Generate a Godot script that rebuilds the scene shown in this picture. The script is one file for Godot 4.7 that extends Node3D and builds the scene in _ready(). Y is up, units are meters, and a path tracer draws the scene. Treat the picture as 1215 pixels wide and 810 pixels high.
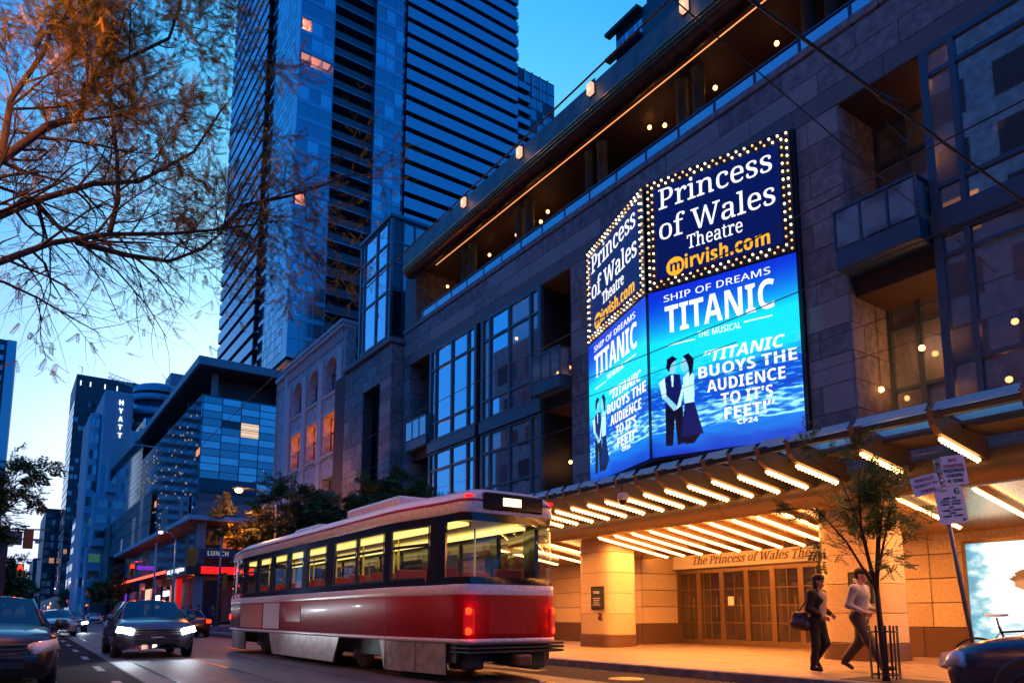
extends Node3D
# A downtown theatre street at dusk. Local frame: x = across the street (to the theatre), y = up,
# u = along the street away from the camera (z = -u). Lengths in metres.

var mats := {}
var taken := {}
var box_cache := {}
var tex_cache := {}
var rng := RandomNumberGenerator.new()
var org := Vector3.ZERO
var fonts := {}


func V(x: float, y: float, u: float) -> Vector3:
	return Vector3(x, y, -u)


# ------------------------------------------------------------------ mesh collector
class MB:
	var st := SurfaceTool.new()
	var count := 0
	var uvs := false

	func _init(smooth := false):
		st.begin(Mesh.PRIMITIVE_TRIANGLES)
		st.set_smooth_group(0 if smooth else -1)

	func tri(a: Vector3, b: Vector3, c: Vector3) -> void:
		st.add_vertex(a); st.add_vertex(b); st.add_vertex(c)
		count += 1

	# quad a b c d in order round; faces away from point 'inside' when given
	func quad(a: Vector3, b: Vector3, c: Vector3, d: Vector3, inside = null) -> void:
		var n := (c - a).cross(b - a)
		if inside != null and n.dot((a + c) * 0.5 - inside) < 0.0:
			tri(a, d, c); tri(a, c, b)
		else:
			tri(a, b, c); tri(a, c, d)

	func quad_uv(a: Vector3, b: Vector3, c: Vector3, d: Vector3) -> void:
		# a bottom left, b bottom right, c top right, d top left as seen from the front
		uvs = true
		var p := [a, d, c, a, c, b]
		var t := [Vector2(0, 1), Vector2(0, 0), Vector2(1, 0), Vector2(0, 1), Vector2(1, 0), Vector2(1, 1)]
		for i in 6:
			st.set_uv(t[i]); st.add_vertex(p[i])
		count += 2

	func box(lo: Vector3, hi: Vector3) -> void:
		var a := lo.min(hi)
		var b := lo.max(hi)
		obox(Transform3D(Basis(), (a + b) * 0.5), b - a)

	# box in x y u coordinates
	func ubox(x0: float, y0: float, u0: float, x1: float, y1: float, u1: float) -> void:
		box(Vector3(x0, y0, -u0), Vector3(x1, y1, -u1))

	func obox(t: Transform3D, s: Vector3) -> void:
		var h := s * 0.5
		var p := []
		for i in 8:
			p.append(t * Vector3(h.x if i & 1 else -h.x, h.y if i & 2 else -h.y, h.z if i & 4 else -h.z))
		for f in [[0, 1, 3, 2], [4, 5, 7, 6], [0, 1, 5, 4], [2, 3, 7, 6], [0, 2, 6, 4], [1, 3, 7, 5]]:
			quad(p[f[0]], p[f[1]], p[f[2]], p[f[3]], t.origin)

	func bevel_box(s: Vector3, r: float) -> void:
		var h := s * 0.5
		r = minf(r, minf(h.x, minf(h.y, h.z)) * 0.6)
		# six faces inset by r, twelve chamfers, eight corners
		var sg := [-1.0, 1.0]
		for ax in 3:
			var b1 := (ax + 1) % 3
			var b2 := (ax + 2) % 3
			for s0 in sg:
				var q := []
				for e in [[-1, -1], [1, -1], [1, 1], [-1, 1]]:
					var v := Vector3.ZERO
					v[ax] = s0 * h[ax]
					v[b1] = e[0] * (h[b1] - r)
					v[b2] = e[1] * (h[b2] - r)
					q.append(v)
				quad(q[0], q[1], q[2], q[3], Vector3.ZERO)
			for s1 in sg:
				for s2 in sg:
					var q2 := []
					for e in [[-1, 0], [1, 0], [1, 1], [-1, 1]]:
						var v := Vector3.ZERO
						v[ax] = e[0] * (h[ax] - r)
						v[b1] = s1 * (h[b1] if e[1] == 0 else h[b1] - r)
						v[b2] = s2 * (h[b2] - r if e[1] == 0 else h[b2])
						q2.append(v)
					quad(q2[0], q2[1], q2[2], q2[3], Vector3.ZERO)
		for i in 8:
			var c := Vector3(h.x if i & 1 else -h.x, h.y if i & 2 else -h.y, h.z if i & 4 else -h.z)
			var k := Vector3(signf(c.x), signf(c.y), signf(c.z)) * r
			var a := Vector3(c.x, c.y - k.y, c.z - k.z)
			var b := Vector3(c.x - k.x, c.y, c.z - k.z)
			var d := Vector3(c.x - k.x, c.y - k.y, c.z)
			if (d - a).cross(b - a).dot(c) > 0: tri(a, b, d)
			else: tri(a, d, b)

	func ring(c: Vector3, ax: Vector3, r: float, n: int, ref := Vector3.UP) -> PackedVector3Array:
		var o := PackedVector3Array()
		var s := ax.cross(ref)
		if s.length() < 0.01: s = ax.cross(Vector3.RIGHT)
		s = s.normalized()
		var t := s.cross(ax).normalized()
		for i in n:
			var a := TAU * i / n
			o.append(c + (s * cos(a) + t * sin(a)) * r)
		return o

	func skin(a: PackedVector3Array, b: PackedVector3Array, ca: Vector3, cb: Vector3) -> void:
		var n := a.size()
		for i in n:
			var j := (i + 1) % n
			quad(a[i], a[j], b[j], b[i], (ca + cb) * 0.5)

	func cap(a: PackedVector3Array, c: Vector3, inside: Vector3) -> void:
		for i in a.size():
			var j := (i + 1) % a.size()
			if (a[j] - c).cross(a[i] - c).dot(c - inside) >= 0.0: tri(c, a[i], a[j])
			else: tri(c, a[j], a[i])

	func tube(pts: Array, radii: Array, n := 6, caps := true) -> void:
		var prev := PackedVector3Array()
		for i in pts.size():
			var ax: Vector3 = pts[mini(i + 1, pts.size() - 1)] - pts[maxi(i - 1, 0)]
			var r := ring(pts[i], ax.normalized(), radii[i], n, Vector3(0.137, 0.31, 0.94))
			if i > 0: skin(prev, r, pts[i - 1], pts[i])
			if caps and i == 0: cap(r, pts[0], pts[1])
			if caps and i == pts.size() - 1: cap(r, pts[i], pts[i - 1])
			prev = r

	func rod(a: Vector3, b: Vector3, r: float, n := 6) -> void:
		tube([a, b], [r, r], n)

	# profile [radius, along] turned about the axis ax through c
	func lathe(c: Vector3, ax: Vector3, prof: Array, n := 16) -> void:
		var prev := PackedVector3Array()
		var pc := c
		for i in prof.size():
			var cc: Vector3 = c + ax * prof[i][1]
			var r := ring(cc, ax, maxf(prof[i][0], 0.0005), n)
			if i > 0:
				var mid := (cc + pc) * 0.5
				# inside point: on the axis, shifted to the solid side
				for k in n:
					var j := (k + 1) % n
					quad(prev[k], prev[j], r[j], r[k], mid if absf(prof[i][1] - prof[i - 1][1]) > 0.0005 else c + ax * (prof[0][1] + prof[-1][1]) * 0.5)
			prev = r
			pc = cc

	# polygon in the plane (o, ex, ey), thickness along ez
	func prism(poly: PackedVector2Array, o: Vector3, ex: Vector3, ey: Vector3, ez: Vector3) -> void:
		var idx := Geometry2D.triangulate_polygon(poly)
		var cen := Vector3.ZERO
		for p in poly: cen += o + ex * p.x + ey * p.y
		cen = cen / poly.size() + ez * 0.5
		for i in range(0, idx.size(), 3):
			var q := []
			for k in 3: q.append(o + ex * poly[idx[i + k]].x + ey * poly[idx[i + k]].y)
			if (q[2] - q[0]).cross(q[1] - q[0]).dot(ez) < 0:
				tri(q[0], q[1], q[2]); tri(q[0] + ez, q[2] + ez, q[1] + ez)
			else:
				tri(q[0], q[2], q[1]); tri(q[0] + ez, q[1] + ez, q[2] + ez)
		var area := 0.0
		for i in poly.size():
			var a := poly[i]
			var b := poly[(i + 1) % poly.size()]
			area += a.x * b.y - b.x * a.y
		var hand := signf(ex.cross(ey).dot(ez)) * signf(area)
		for i in poly.size():
			var a := poly[i]
			var b := poly[(i + 1) % poly.size()]
			var A := o + ex * a.x + ey * a.y
			var B := o + ex * b.x + ey * b.y
			if hand > 0: quad(A, A + ez, B + ez, B)
			else: quad(A, B, B + ez, A + ez)

	# rows of points -> smooth sheet (open in both directions)
	func sheet(rows: Array, inside = null) -> void:
		for i in rows.size() - 1:
			for j in rows[i].size() - 1:
				quad(rows[i][j], rows[i + 1][j], rows[i + 1][j + 1], rows[i][j + 1], inside)

	func done() -> ArrayMesh:
		st.generate_normals()
		st.index()
		return st.commit()


# ------------------------------------------------------------------ scene tree helpers
func numbered(n: String) -> String:
	if not taken.has(n):
		taken[n] = 0
		return n
	taken[n] += 1
	return "%s_%03d" % [n, taken[n]]


func tag(o: Node3D, label: String, category: String, group := "", kind := "") -> void:
	if label: o.set_meta("label", label)
	if category: o.set_meta("category", category)
	if group: o.set_meta("group", group)
	if kind: o.set_meta("kind", kind)


func thing(called: String, label: String, category: String, at: Vector3, group := "") -> Node3D:
	var o := Node3D.new()
	o.name = numbered(called)
	add_child(o)
	o.position = at
	org = at
	tag(o, label, category, group)
	return o


# a mesh given in world coordinates as a part of 'parent' (a top-level thing at org, or one of its parts)
func part(parent: Node3D, called: String, mesh: Mesh, m, pos = null, basis := Basis()) -> MeshInstance3D:
	var o := MeshInstance3D.new()
	o.name = called
	o.mesh = mesh
	o.material_override = mats[m] if m is String else m
	parent.add_child(o, true)
	var w: Vector3 = Vector3.ZERO if pos == null else pos
	var base := Vector3.ZERO
	var q: Node = parent
	while q != self and q is Node3D:
		base += q.position
		q = q.get_parent()
	o.transform = Transform3D(basis, w - base)
	return o


func struct(called: String, mesh: Mesh, m: String) -> MeshInstance3D:
	var o := MeshInstance3D.new()
	o.name = numbered(called)
	o.mesh = mesh
	o.material_override = mats[m]
	add_child(o)
	o.set_meta("kind", "structure")
	return o


func bmesh(s: Vector3, bevel: float) -> Mesh:
	var key := "%d_%d_%d_%d" % [roundi(s.x * 1000), roundi(s.y * 1000), roundi(s.z * 1000), roundi(bevel * 1000)]
	if not box_cache.has(key):
		var b := MB.new()
		if bevel > 0.0: b.bevel_box(s, bevel)
		else: b.obox(Transform3D(), s)
		box_cache[key] = b.done()
	return box_cache[key]


# a sheet of glass: one face across the thinnest side of s
func sheet_mesh(s: Vector3) -> Mesh:
	var key := "sheet_%d_%d_%d" % [roundi(s.x * 1000), roundi(s.y * 1000), roundi(s.z * 1000)]
	if not box_cache.has(key):
		var h := s * 0.5
		var b := MB.new()
		if s.x <= s.y and s.x <= s.z: b.quad(Vector3(0, -h.y, -h.z), Vector3(0, h.y, -h.z), Vector3(0, h.y, h.z), Vector3(0, -h.y, h.z), Vector3(5, 0, 0))
		elif s.z <= s.y: b.quad(Vector3(-h.x, -h.y, 0), Vector3(-h.x, h.y, 0), Vector3(h.x, h.y, 0), Vector3(h.x, -h.y, 0), Vector3(0, 0, -5))
		else: b.quad(Vector3(-h.x, 0, -h.z), Vector3(-h.x, 0, h.z), Vector3(h.x, 0, h.z), Vector3(h.x, 0, -h.z), Vector3(0, -5, 0))
		box_cache[key] = b.done()
	return box_cache[key]


# box part between two corners in x y u
func pbox(parent: Node3D, called: String, x0: float, y0: float, u0: float, x1: float, y1: float, u1: float, m, bevel := 0.0) -> MeshInstance3D:
	var s := Vector3(absf(x1 - x0), absf(y1 - y0), absf(u1 - u0))
	if m is String and m.begins_with("pane"): return part(parent, called, sheet_mesh(s), m, V((x0 + x1) * 0.5, (y0 + y1) * 0.5, (u0 + u1) * 0.5))
	return part(parent, called, bmesh(s, bevel), m, V((x0 + x1) * 0.5, (y0 + y1) * 0.5, (u0 + u1) * 0.5))


# box on a wall plane: axis "x" = wall at x=p seen from smaller x; axis "u" = wall at u=p seen from smaller u
func fbox(parent: Node3D, called: String, axis: String, p: float, a0: float, a1: float, y0: float, y1: float, back: float, front: float, m, bevel := 0.0) -> MeshInstance3D:
	if axis == "x": return pbox(parent, called, p - front, y0, a0, p + back, y1, a1, m, bevel)
	return pbox(parent, called, a0, y0, p - front, a1, y1, p + back, m, bevel)


func mbox(b: MB, axis: String, p: float, a0: float, a1: float, y0: float, y1: float, back: float, front: float) -> void:
	if axis == "x": b.ubox(p - front, y0, a0, p + back, y1, a1)
	else: b.ubox(a0, y0, p - front, a1, y1, p + back)


# courses of separate stone panels on a wall plane
func panels(parent: Node3D, called: String, axis: String, p: float, a0: float, a1: float, y0: float, y1: float, ch: float, len: float, ms: Array, thick := 0.05, bond := 0.5, gap := 0.014, bev := 0.007) -> void:
	var rows := maxi(1, roundi((y1 - y0) / ch))
	var h := (y1 - y0) / rows
	for r in rows:
		var a := a0 - (len * bond if r % 2 else 0.0)
		while a < a1 - 0.05:
			var s := maxf(a, a0)
			var e := minf(a + len, a1)
			if e - s > 0.12:
				fbox(parent, called, axis, p, s + gap * 0.5, e - gap * 0.5, y0 + r * h + gap * 0.5, y0 + (r + 1) * h - gap * 0.5, 0.02, thick + rng.randf_range(-0.003, 0.003), ms[rng.randi() % ms.size()], bev)
			a += len


func text(parent: Node3D, called: String, s: String, font: String, w: float, h: float, m, at: Vector3, right: Vector3, up: Vector3, depth := 0.01, slant := 0.0) -> MeshInstance3D:
	var t := TextMesh.new()
	t.text = s
	t.font = fonts[font]
	t.font_size = 64
	t.pixel_size = 0.01
	t.depth = 0.05
	t.curve_step = 2.0
	var bb := t.get_aabb()
	var out := right.cross(up).normalized()
	var sx := w / maxf(bb.size.x, 0.001)
	var sy := h / maxf(bb.size.y, 0.001)
	var c := bb.position + bb.size * 0.5
	var bs := Basis(right * sx, (up + right * slant) * sy, out * depth / 0.05)
	return part(parent, called, t, m, at - bs * c, bs)


func lamp(kind: String, parent: Node3D, at: Vector3, color: Color, energy: float, size := 0.1) -> Light3D:
	var l: Light3D = OmniLight3D.new() if kind == "omni" else SpotLight3D.new()
	l.name = "lamp_light"
	l.light_color = color
	l.light_energy = energy
	l.light_size = size
	l.shadow_enabled = true
	if l is OmniLight3D:
		l.omni_range = 60.0
		l.omni_attenuation = 2.0
	else:
		l.spot_range = 60.0
		l.spot_attenuation = 2.0
	parent.add_child(l, true)
	l.position = at - org
	return l


# rectangle of light: centre, direction it shines, direction of its long side
func area(parent: Node3D, at: Vector3, to: Vector3, along: Vector3, w: float, h: float, color: Color, energy: float) -> void:
	var l := AreaLight3D.new()
	l.name = "lamp_light"
	l.light_color = color
	l.light_energy = energy
	l.area_size = Vector2(w, h)
	l.area_normalize_energy = true
	l.area_range = 60.0
	l.area_attenuation = 2.0
	l.shadow_enabled = true
	parent.add_child(l, true)
	var z := -to.normalized()
	var x := along.normalized()
	l.transform = Transform3D(Basis(x, z.cross(x), z), at - org)


# ------------------------------------------------------------------ materials
func srgb(r: float, g: float, b: float) -> Color:
	return Color(r, g, b).linear_to_srgb()


func noise_tex(key: String, freq: float, lo: float, hi: float, seed_: int, octaves := 4, size := 512) -> Texture2D:
	if tex_cache.has(key): return tex_cache[key]
	var n := FastNoiseLite.new()
	n.seed = seed_
	n.frequency = freq
	n.fractal_octaves = octaves
	var im := n.get_seamless_image(size, size)
	im.convert(Image.FORMAT_RGB8)
	for y in size:
		for x in size:
			var v := lo + (hi - lo) * im.get_pixel(x, y).r
			im.set_pixel(x, y, Color(v, v, v))
	tex_cache[key] = ImageTexture.create_from_image(im)
	return tex_cache[key]


func mat(key: String, c: Color, rough: float, metal := 0.0, tex := "", scale := 1.0, bump := 0.0, spec := 0.5) -> StandardMaterial3D:
	var m := StandardMaterial3D.new()
	m.resource_name = key
	m.albedo_color = c
	m.roughness = rough
	m.metallic = metal
	m.metallic_specular = spec
	if tex:
		m.albedo_texture = tex_cache[tex]
		m.uv1_triplanar = true
		m.uv1_world_triplanar = true
		m.uv1_scale = Vector3.ONE * scale
		if bump > 0.0:
			m.heightmap_enabled = true
			m.heightmap_texture = tex_cache[tex]
			m.heightmap_scale = bump
	mats[key] = m
	return m


func glow(key: String, c: Color, e: float) -> StandardMaterial3D:
	var m := mat(key, Color(c.r * 0.5, c.g * 0.5, c.b * 0.5), 0.5)
	m.emission_enabled = true
	m.emission = c
	m.emission_energy_multiplier = e
	return m


func glass(key: String, c: Color, alpha: float, metal: float, rough := 0.02) -> StandardMaterial3D:
	var m := mat(key, Color(c.r, c.g, c.b, alpha), rough, metal)
	m.transparency = BaseMaterial3D.TRANSPARENCY_ALPHA
	m.metallic_specular = 0.7
	return m


func make_materials() -> void:
	noise_tex("fine", 0.06, 0.78, 1.0, 11, 5)
	noise_tex("coarse", 0.012, 0.68, 1.0, 12, 5)
	noise_tex("grit", 0.22, 0.6, 1.0, 13, 3)
	noise_tex("streak", 0.02, 0.55, 1.0, 14, 5)
	# stone
	mat("stone_a", srgb(0.30, 0.295, 0.315), 0.85, 0.0, "coarse", 0.5, 0.2)
	mat("stone_b", srgb(0.24, 0.235, 0.255), 0.85, 0.0, "coarse", 0.43, 0.2)
	mat("stone_c", srgb(0.35, 0.345, 0.355), 0.85, 0.0, "fine", 0.6, 0.2)
	mat("stone_joint", srgb(0.10, 0.09, 0.09), 0.95, 0.0, "fine", 0.5)
	mat("stone_band", srgb(0.17, 0.165, 0.18), 0.7, 0.0, "fine", 0.5, 0.1)
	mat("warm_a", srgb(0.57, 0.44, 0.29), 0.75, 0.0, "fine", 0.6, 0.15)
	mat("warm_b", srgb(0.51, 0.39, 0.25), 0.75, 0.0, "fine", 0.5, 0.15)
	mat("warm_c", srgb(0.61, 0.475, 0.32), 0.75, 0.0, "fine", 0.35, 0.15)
	mat("granite", srgb(0.17, 0.09, 0.06), 0.35, 0.0, "grit", 1.5)
	mat("pale_wall", srgb(0.58, 0.56, 0.60), 0.85, 0.0, "coarse", 0.3, 0.3)
	mat("pale_trim", srgb(0.62, 0.60, 0.63), 0.8, 0.0, "fine", 0.4)
	# ground
	mat("asphalt", srgb(0.030, 0.030, 0.038), 0.9, 0.0, "grit", 0.8, 0.5, 0.22)
	mat("asphalt_patch", srgb(0.035, 0.035, 0.04), 0.6, 0.0, "grit", 0.9, 0.4)
	mat("concrete", srgb(0.13, 0.115, 0.115), 0.62, 0.0, "coarse", 0.4, 0.3)
	mat("paving_a", srgb(0.21, 0.145, 0.115), 0.6, 0.0, "coarse", 0.45, 0.15)
	mat("paving_b", srgb(0.19, 0.13, 0.10), 0.6, 0.0, "fine", 0.5, 0.15)
	mat("paving_c", srgb(0.23, 0.16, 0.125), 0.6, 0.0, "coarse", 0.55, 0.15)
	mat("joint", srgb(0.07, 0.06, 0.055), 0.95, 0.0, "grit", 1.0)
	mat("kerb", srgb(0.26, 0.24, 0.23), 0.75, 0.0, "coarse", 0.6, 0.2)
	mat("line_paint", srgb(0.55, 0.55, 0.55), 0.7, 0.0, "streak", 0.8)
	mat("rail", srgb(0.35, 0.33, 0.32), 0.25, 1.0)
	mat("soil", srgb(0.04, 0.03, 0.02), 0.95, 0.0, "grit", 2.0)
	# metals
	mat("frame", srgb(0.055, 0.10, 0.14), 0.4, 0.4)
	mat("frame_dark", srgb(0.02, 0.03, 0.04), 0.45, 0.3)
	mat("bronze", srgb(0.30, 0.19, 0.09), 0.35, 0.7, "fine", 0.8)
	mat("bronze_dark", srgb(0.11, 0.065, 0.035), 0.4, 0.6)
	mat("copper", srgb(0.22, 0.12, 0.075), 0.3, 0.6, "streak", 0.2)
	mat("canopy_metal", srgb(0.30, 0.20, 0.11), 0.45, 0.5, "fine", 0.6)
	mat("ceiling_metal", srgb(0.80, 0.50, 0.24), 0.22, 0.75, "fine", 0.4)
	mat("teal_fascia", srgb(0.10, 0.16, 0.17), 0.5, 0.2, "coarse", 0.2)
	mat("black", srgb(0.012, 0.012, 0.013), 0.5)
	mat("black_gloss", srgb(0.01, 0.01, 0.012), 0.12)
	mat("steel", srgb(0.42, 0.42, 0.43), 0.35, 0.9, "fine", 1.0)
	mat("galvanised", srgb(0.30, 0.30, 0.33), 0.5, 0.7, "fine", 1.4)
	mat("chrome", srgb(0.7, 0.7, 0.72), 0.1, 1.0)
	mat("dull_white", srgb(0.6, 0.58, 0.56), 0.5)
	mat("rubber", srgb(0.018, 0.018, 0.018), 0.85)
	mat("wire", srgb(0.02, 0.018, 0.016), 0.6)
	mat("wood_pole", srgb(0.09, 0.06, 0.04), 0.85, 0.0, "streak", 0.8)
	# glass
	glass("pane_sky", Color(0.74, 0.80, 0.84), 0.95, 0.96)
	glass("pane_bay", Color(0.66, 0.70, 0.74), 0.1, 0.6)
	glass("pane_clear", Color(0.6, 0.66, 0.66), 0.12, 0.0)
	glass("pane_rail", Color(0.70, 0.78, 0.82), 0.2, 0.7, 0.05)
	glass("pane_door", Color(0.5, 0.4, 0.3), 0.16, 0.0)
	var fr := mat("canopy_frost", srgb(0.07, 0.60, 0.85), 0.25)
	fr.backlight_enabled = true
	fr.backlight = Color(0.85, 1.0, 1.0)
	glass("pane_car", Color(0.02, 0.03, 0.04), 0.86, 0.0)
	# far glass and cladding
	mat("far_glass", srgb(0.34, 0.40, 0.46), 0.06, 0.95)
	mat("far_glass_mid", srgb(0.18, 0.23, 0.29), 0.08, 0.9)
	mat("far_glass_dark", srgb(0.03, 0.04, 0.06), 0.1, 0.6)
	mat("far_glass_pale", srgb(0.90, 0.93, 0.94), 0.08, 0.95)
	mat("band_blue", srgb(0.24, 0.30, 0.38), 0.18, 0.75)
	mat("cladding", srgb(0.24, 0.25, 0.28), 0.6, 0.0, "fine", 0.1)
	mat("cladding_dark", srgb(0.05, 0.055, 0.07), 0.5, 0.1)
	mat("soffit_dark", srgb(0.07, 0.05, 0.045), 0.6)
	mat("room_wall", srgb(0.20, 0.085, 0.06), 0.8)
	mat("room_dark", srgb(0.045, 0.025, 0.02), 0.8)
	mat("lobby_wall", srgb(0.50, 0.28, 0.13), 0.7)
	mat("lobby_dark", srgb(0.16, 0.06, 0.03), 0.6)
	# things that give light
	glow("strip_glow", Color(1.0, 0.74, 0.44), 7.0)
	glow("strip_bulb_glow", Color(1.0, 0.78, 0.50), 16.0)
	glow("soffit_glow", Color(1.0, 0.62, 0.36), 1.6)
	glow("bulb_glow", Color(1.0, 0.86, 0.68), 5.0)
	glow("bulb_small_glow", Color(1.0, 0.72, 0.45), 2.0)
	glow("room_lamp_glow", Color(1.0, 0.66, 0.36), 9.0)
	glow("white_glow", Color(1.0, 0.95, 0.88), 3.0)
	glow("box_lamp_glow", Color(1.0, 0.76, 0.62), 1.1)
	glow("sodium_glow", Color(1.0, 0.60, 0.24), 60.0)
	glow("sign_blue", Color(0.006, 0.06, 0.32), 1.0)
	glow("sign_white", Color(0.96, 0.97, 1.0), 1.25)
	glow("sign_yellow", Color(1.0, 0.72, 0.10), 1.1)
	glow("red_glow", Color(1.0, 0.06, 0.04), 3.0)
	glow("tail_glow", Color(1.0, 0.16, 0.04), 6.0)
	glow("tail_lens", Color(0.75, 0.02, 0.01), 0.55)
	glow("amber_glow", Color(1.0, 0.45, 0.05), 3.0)
	glow("head_glow", Color(0.95, 0.97, 1.0), 40.0)
	glow("neon_glow", Color(1.0, 0.55, 0.04), 3.0)
	glow("red_strip_glow", Color(1.0, 0.30, 0.20), 3.0)
	glow("window_warm", Color(1.0, 0.62, 0.32), 0.9)
	glow("window_pale", Color(1.0, 0.86, 0.70), 0.9)
	glow("window_pink", Color(1.0, 0.62, 0.50), 0.8)
	glow("window_green", Color(0.45, 0.75, 0.55), 0.16)
	glow("hyatt_glow", Color(0.9, 0.96, 1.0), 2.0)
	glow("tram_light", Color(1.0, 0.90, 0.50), 1.7)
	glow("dest_glow", Color(1.0, 0.85, 0.6), 3.0)
	glow("purple_glow", Color(0.55, 0.2, 0.9), 0.7)


func make_sky() -> void:
	# dusk: pale where the sun has gone down the street, deep blue overhead and behind
	var w := 512
	var h := 256
	var im := Image.create(w, h, false, Image.FORMAT_RGBF)
	var stops := [
		[-90.0, Color(0.03, 0.03, 0.05), Color(0.02, 0.02, 0.04)],
		[-4.0, Color(0.20, 0.16, 0.18), Color(0.04, 0.07, 0.16)],
		[0.0, Color(1.9, 1.55, 1.65), Color(0.06, 0.28, 0.82)],
		[4.0, Color(2.2, 2.05, 2.1), Color(0.045, 0.34, 0.98)],
		[10.0, Color(2.1, 2.3, 2.2), Color(0.03, 0.36, 1.10)],
		[18.0, Color(1.2, 1.75, 1.75), Color(0.014, 0.34, 1.16)],
		[26.0, Color(0.48, 1.10, 1.40), Color(0.010, 0.32, 1.16)],
		[35.0, Color(0.16, 0.74, 1.14), Color(0.008, 0.29, 1.12)],
		[44.0, Color(0.07, 0.54, 1.02), Color(0.006, 0.245, 1.04)],
		[60.0, Color(0.02, 0.30, 0.94), Color(0.005, 0.20, 0.92)],
		[90.0, Color(0.005, 0.18, 0.86), Color(0.005, 0.18, 0.86)],
	]
	for y in h:
		var e := 90.0 - 180.0 * (y + 0.5) / h
		var k := 0
		while k < stops.size() - 2 and e > stops[k + 1][0]: k += 1
		var t := clampf((e - stops[k][0]) / (stops[k + 1][0] - stops[k][0]), 0.0, 1.0)
		t = t * t * (3.0 - 2.0 * t) * 0.5 + t * 0.5
		var a: Color = stops[k][1].lerp(stops[k + 1][1], t)
		var b: Color = stops[k][2].lerp(stops[k + 1][2], t)
		for x in w:
			# the first column of a panorama is -z, which is down the street
			var az := TAU * (x + 0.5) / w
			var f := pow(0.5 + 0.5 * cos(az - 0.5), 14.0)
			im.set_pixel(x, y, b.lerp(a, f))
	var sm := PanoramaSkyMaterial.new()
	sm.panorama = ImageTexture.create_from_image(im)
	var sky := Sky.new()
	sky.sky_material = sm
	var env := Environment.new()
	env.background_mode = Environment.BG_SKY
	env.sky = sky
	env.background_energy_multiplier = 1.0
	env.tonemap_mode = Environment.TONE_MAPPER_LINEAR
	env.tonemap_exposure = 1.0
	env.sdfgi_enabled = true
	env.ssao_enabled = true
	env.ssil_enabled = true
	var we := WorldEnvironment.new()
	we.name = "world_environment"
	we.environment = env
	add_child(we)


func make_camera() -> void:
	# f = 859 px of an 810 px high picture, optical axis 208 px below its middle (shifted lens)
	var c := Camera3D.new()
	c.name = "camera"
	c.projection = Camera3D.PROJECTION_FRUSTUM
	c.near = 0.1
	c.far = 3000.0
	c.size = 0.1 * 810.0 / 859.0
	c.frustum_offset = Vector2(0.0, 0.1 * 208.0 / 859.0)
	add_child(c)
	c.position = Vector3(0, 1.12, 0)
	c.rotation_degrees = Vector3(7.75, -35.0, 0)
	c.current = true


func make_sun() -> void:
	# afterglow low over the far end of the street
	var s := DirectionalLight3D.new()
	s.name = "sun"
	s.light_color = Color(1.0, 0.62, 0.66)
	s.light_energy = 0.04
	s.light_angular_distance = 30.0
	s.shadow_enabled = true
	s.sky_mode = DirectionalLight3D.SKY_MODE_LIGHT_ONLY
	add_child(s)
	s.look_at_from_position(V(58, 24, 100), V(0, 0, 0), Vector3.UP)


func _ready() -> void:
	rng.seed = 20240
	for f in [["serif", "Droid Serif", 400], ["serif_bold", "Droid Serif", 700], ["sans", "Droid Sans", 400], ["sans_bold", "Droid Sans", 700]]:
		var sf := SystemFont.new()
		sf.font_names = PackedStringArray([f[1]])
		sf.font_weight = f[2]
		fonts[f[0]] = sf
	make_camera()
	make_sky()
	make_sun()
	make_materials()
	more_materials()
	make_ground()
	make_theatre()
	make_canopy()
	make_marquee()
	make_annex()
	make_arch_building()
	make_corner_building()
	make_towers()
	make_far_street()
	make_streetcar()
	make_cars()
	make_trees()
	make_street_furniture()
	make_people()
	make_wires()


func more_materials() -> void:
	mat("dull_cream", srgb(0.74, 0.68, 0.52), 0.7, 0.0, "fine", 0.5)
	mat("paper", srgb(0.75, 0.72, 0.64), 0.8)
	mat("card_print", srgb(0.06, 0.07, 0.075), 0.3, 0.0, "coarse", 3.0)
	glass("pane_lip", Color(0.30, 0.52, 0.62), 0.9, 0.3, 0.12)
	glass("pane_turret", Color(0.80, 0.84, 0.88), 0.95, 0.95)
	mat("far_glass_tint", srgb(0.17, 0.24, 0.28), 0.07, 0.9)
	mat("roof_slab", srgb(0.18, 0.20, 0.24), 0.5, 0.2)
	mat("ledge_pale", srgb(0.34, 0.36, 0.42), 0.6)
	mat("screen_seam", srgb(0.01, 0.01, 0.02), 0.6)
	mat("purple_band", srgb(0.06, 0.035, 0.07), 0.5)
	mat("hotel_wall", srgb(0.30, 0.42, 0.55), 0.5, 0.2, "fine", 0.1)
	mat("house_wall", srgb(0.52, 0.44, 0.46), 0.8, 0.0, "coarse", 0.2)
	mat("house_window", srgb(0.10, 0.045, 0.04), 0.15, 0.0)
	glass("pane_tram", Color(0.25, 0.28, 0.26), 0.10, 0.0)
	mat("room_pale", srgb(0.62, 0.52, 0.45), 0.8)
	mat("cloth_bag", srgb(0.035, 0.012, 0.03), 0.6)
	mat("brick_red", srgb(0.30, 0.09, 0.08), 0.85, 0.0, "grit", 0.6)
	glow("speck_glow", Color(1.0, 0.85, 0.65), 0.4)
	mat("rib_gold", srgb(0.55, 0.30, 0.12), 0.16, 0.9)
	glow("sign_dim", Color(0.75, 0.75, 0.8), 0.45)
	glow("window_amber", Color(1.0, 0.45, 0.12), 0.5)
	glow("window_dim", Color(1.0, 0.72, 0.55), 0.4)
	glow("red_glow_dim", Color(0.9, 0.05, 0.05), 0.8)


# ------------------------------------------------------------------ ground
func lane(x: float, u: float) -> float:
	return x + 0.027 * (u - 12.0)


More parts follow.
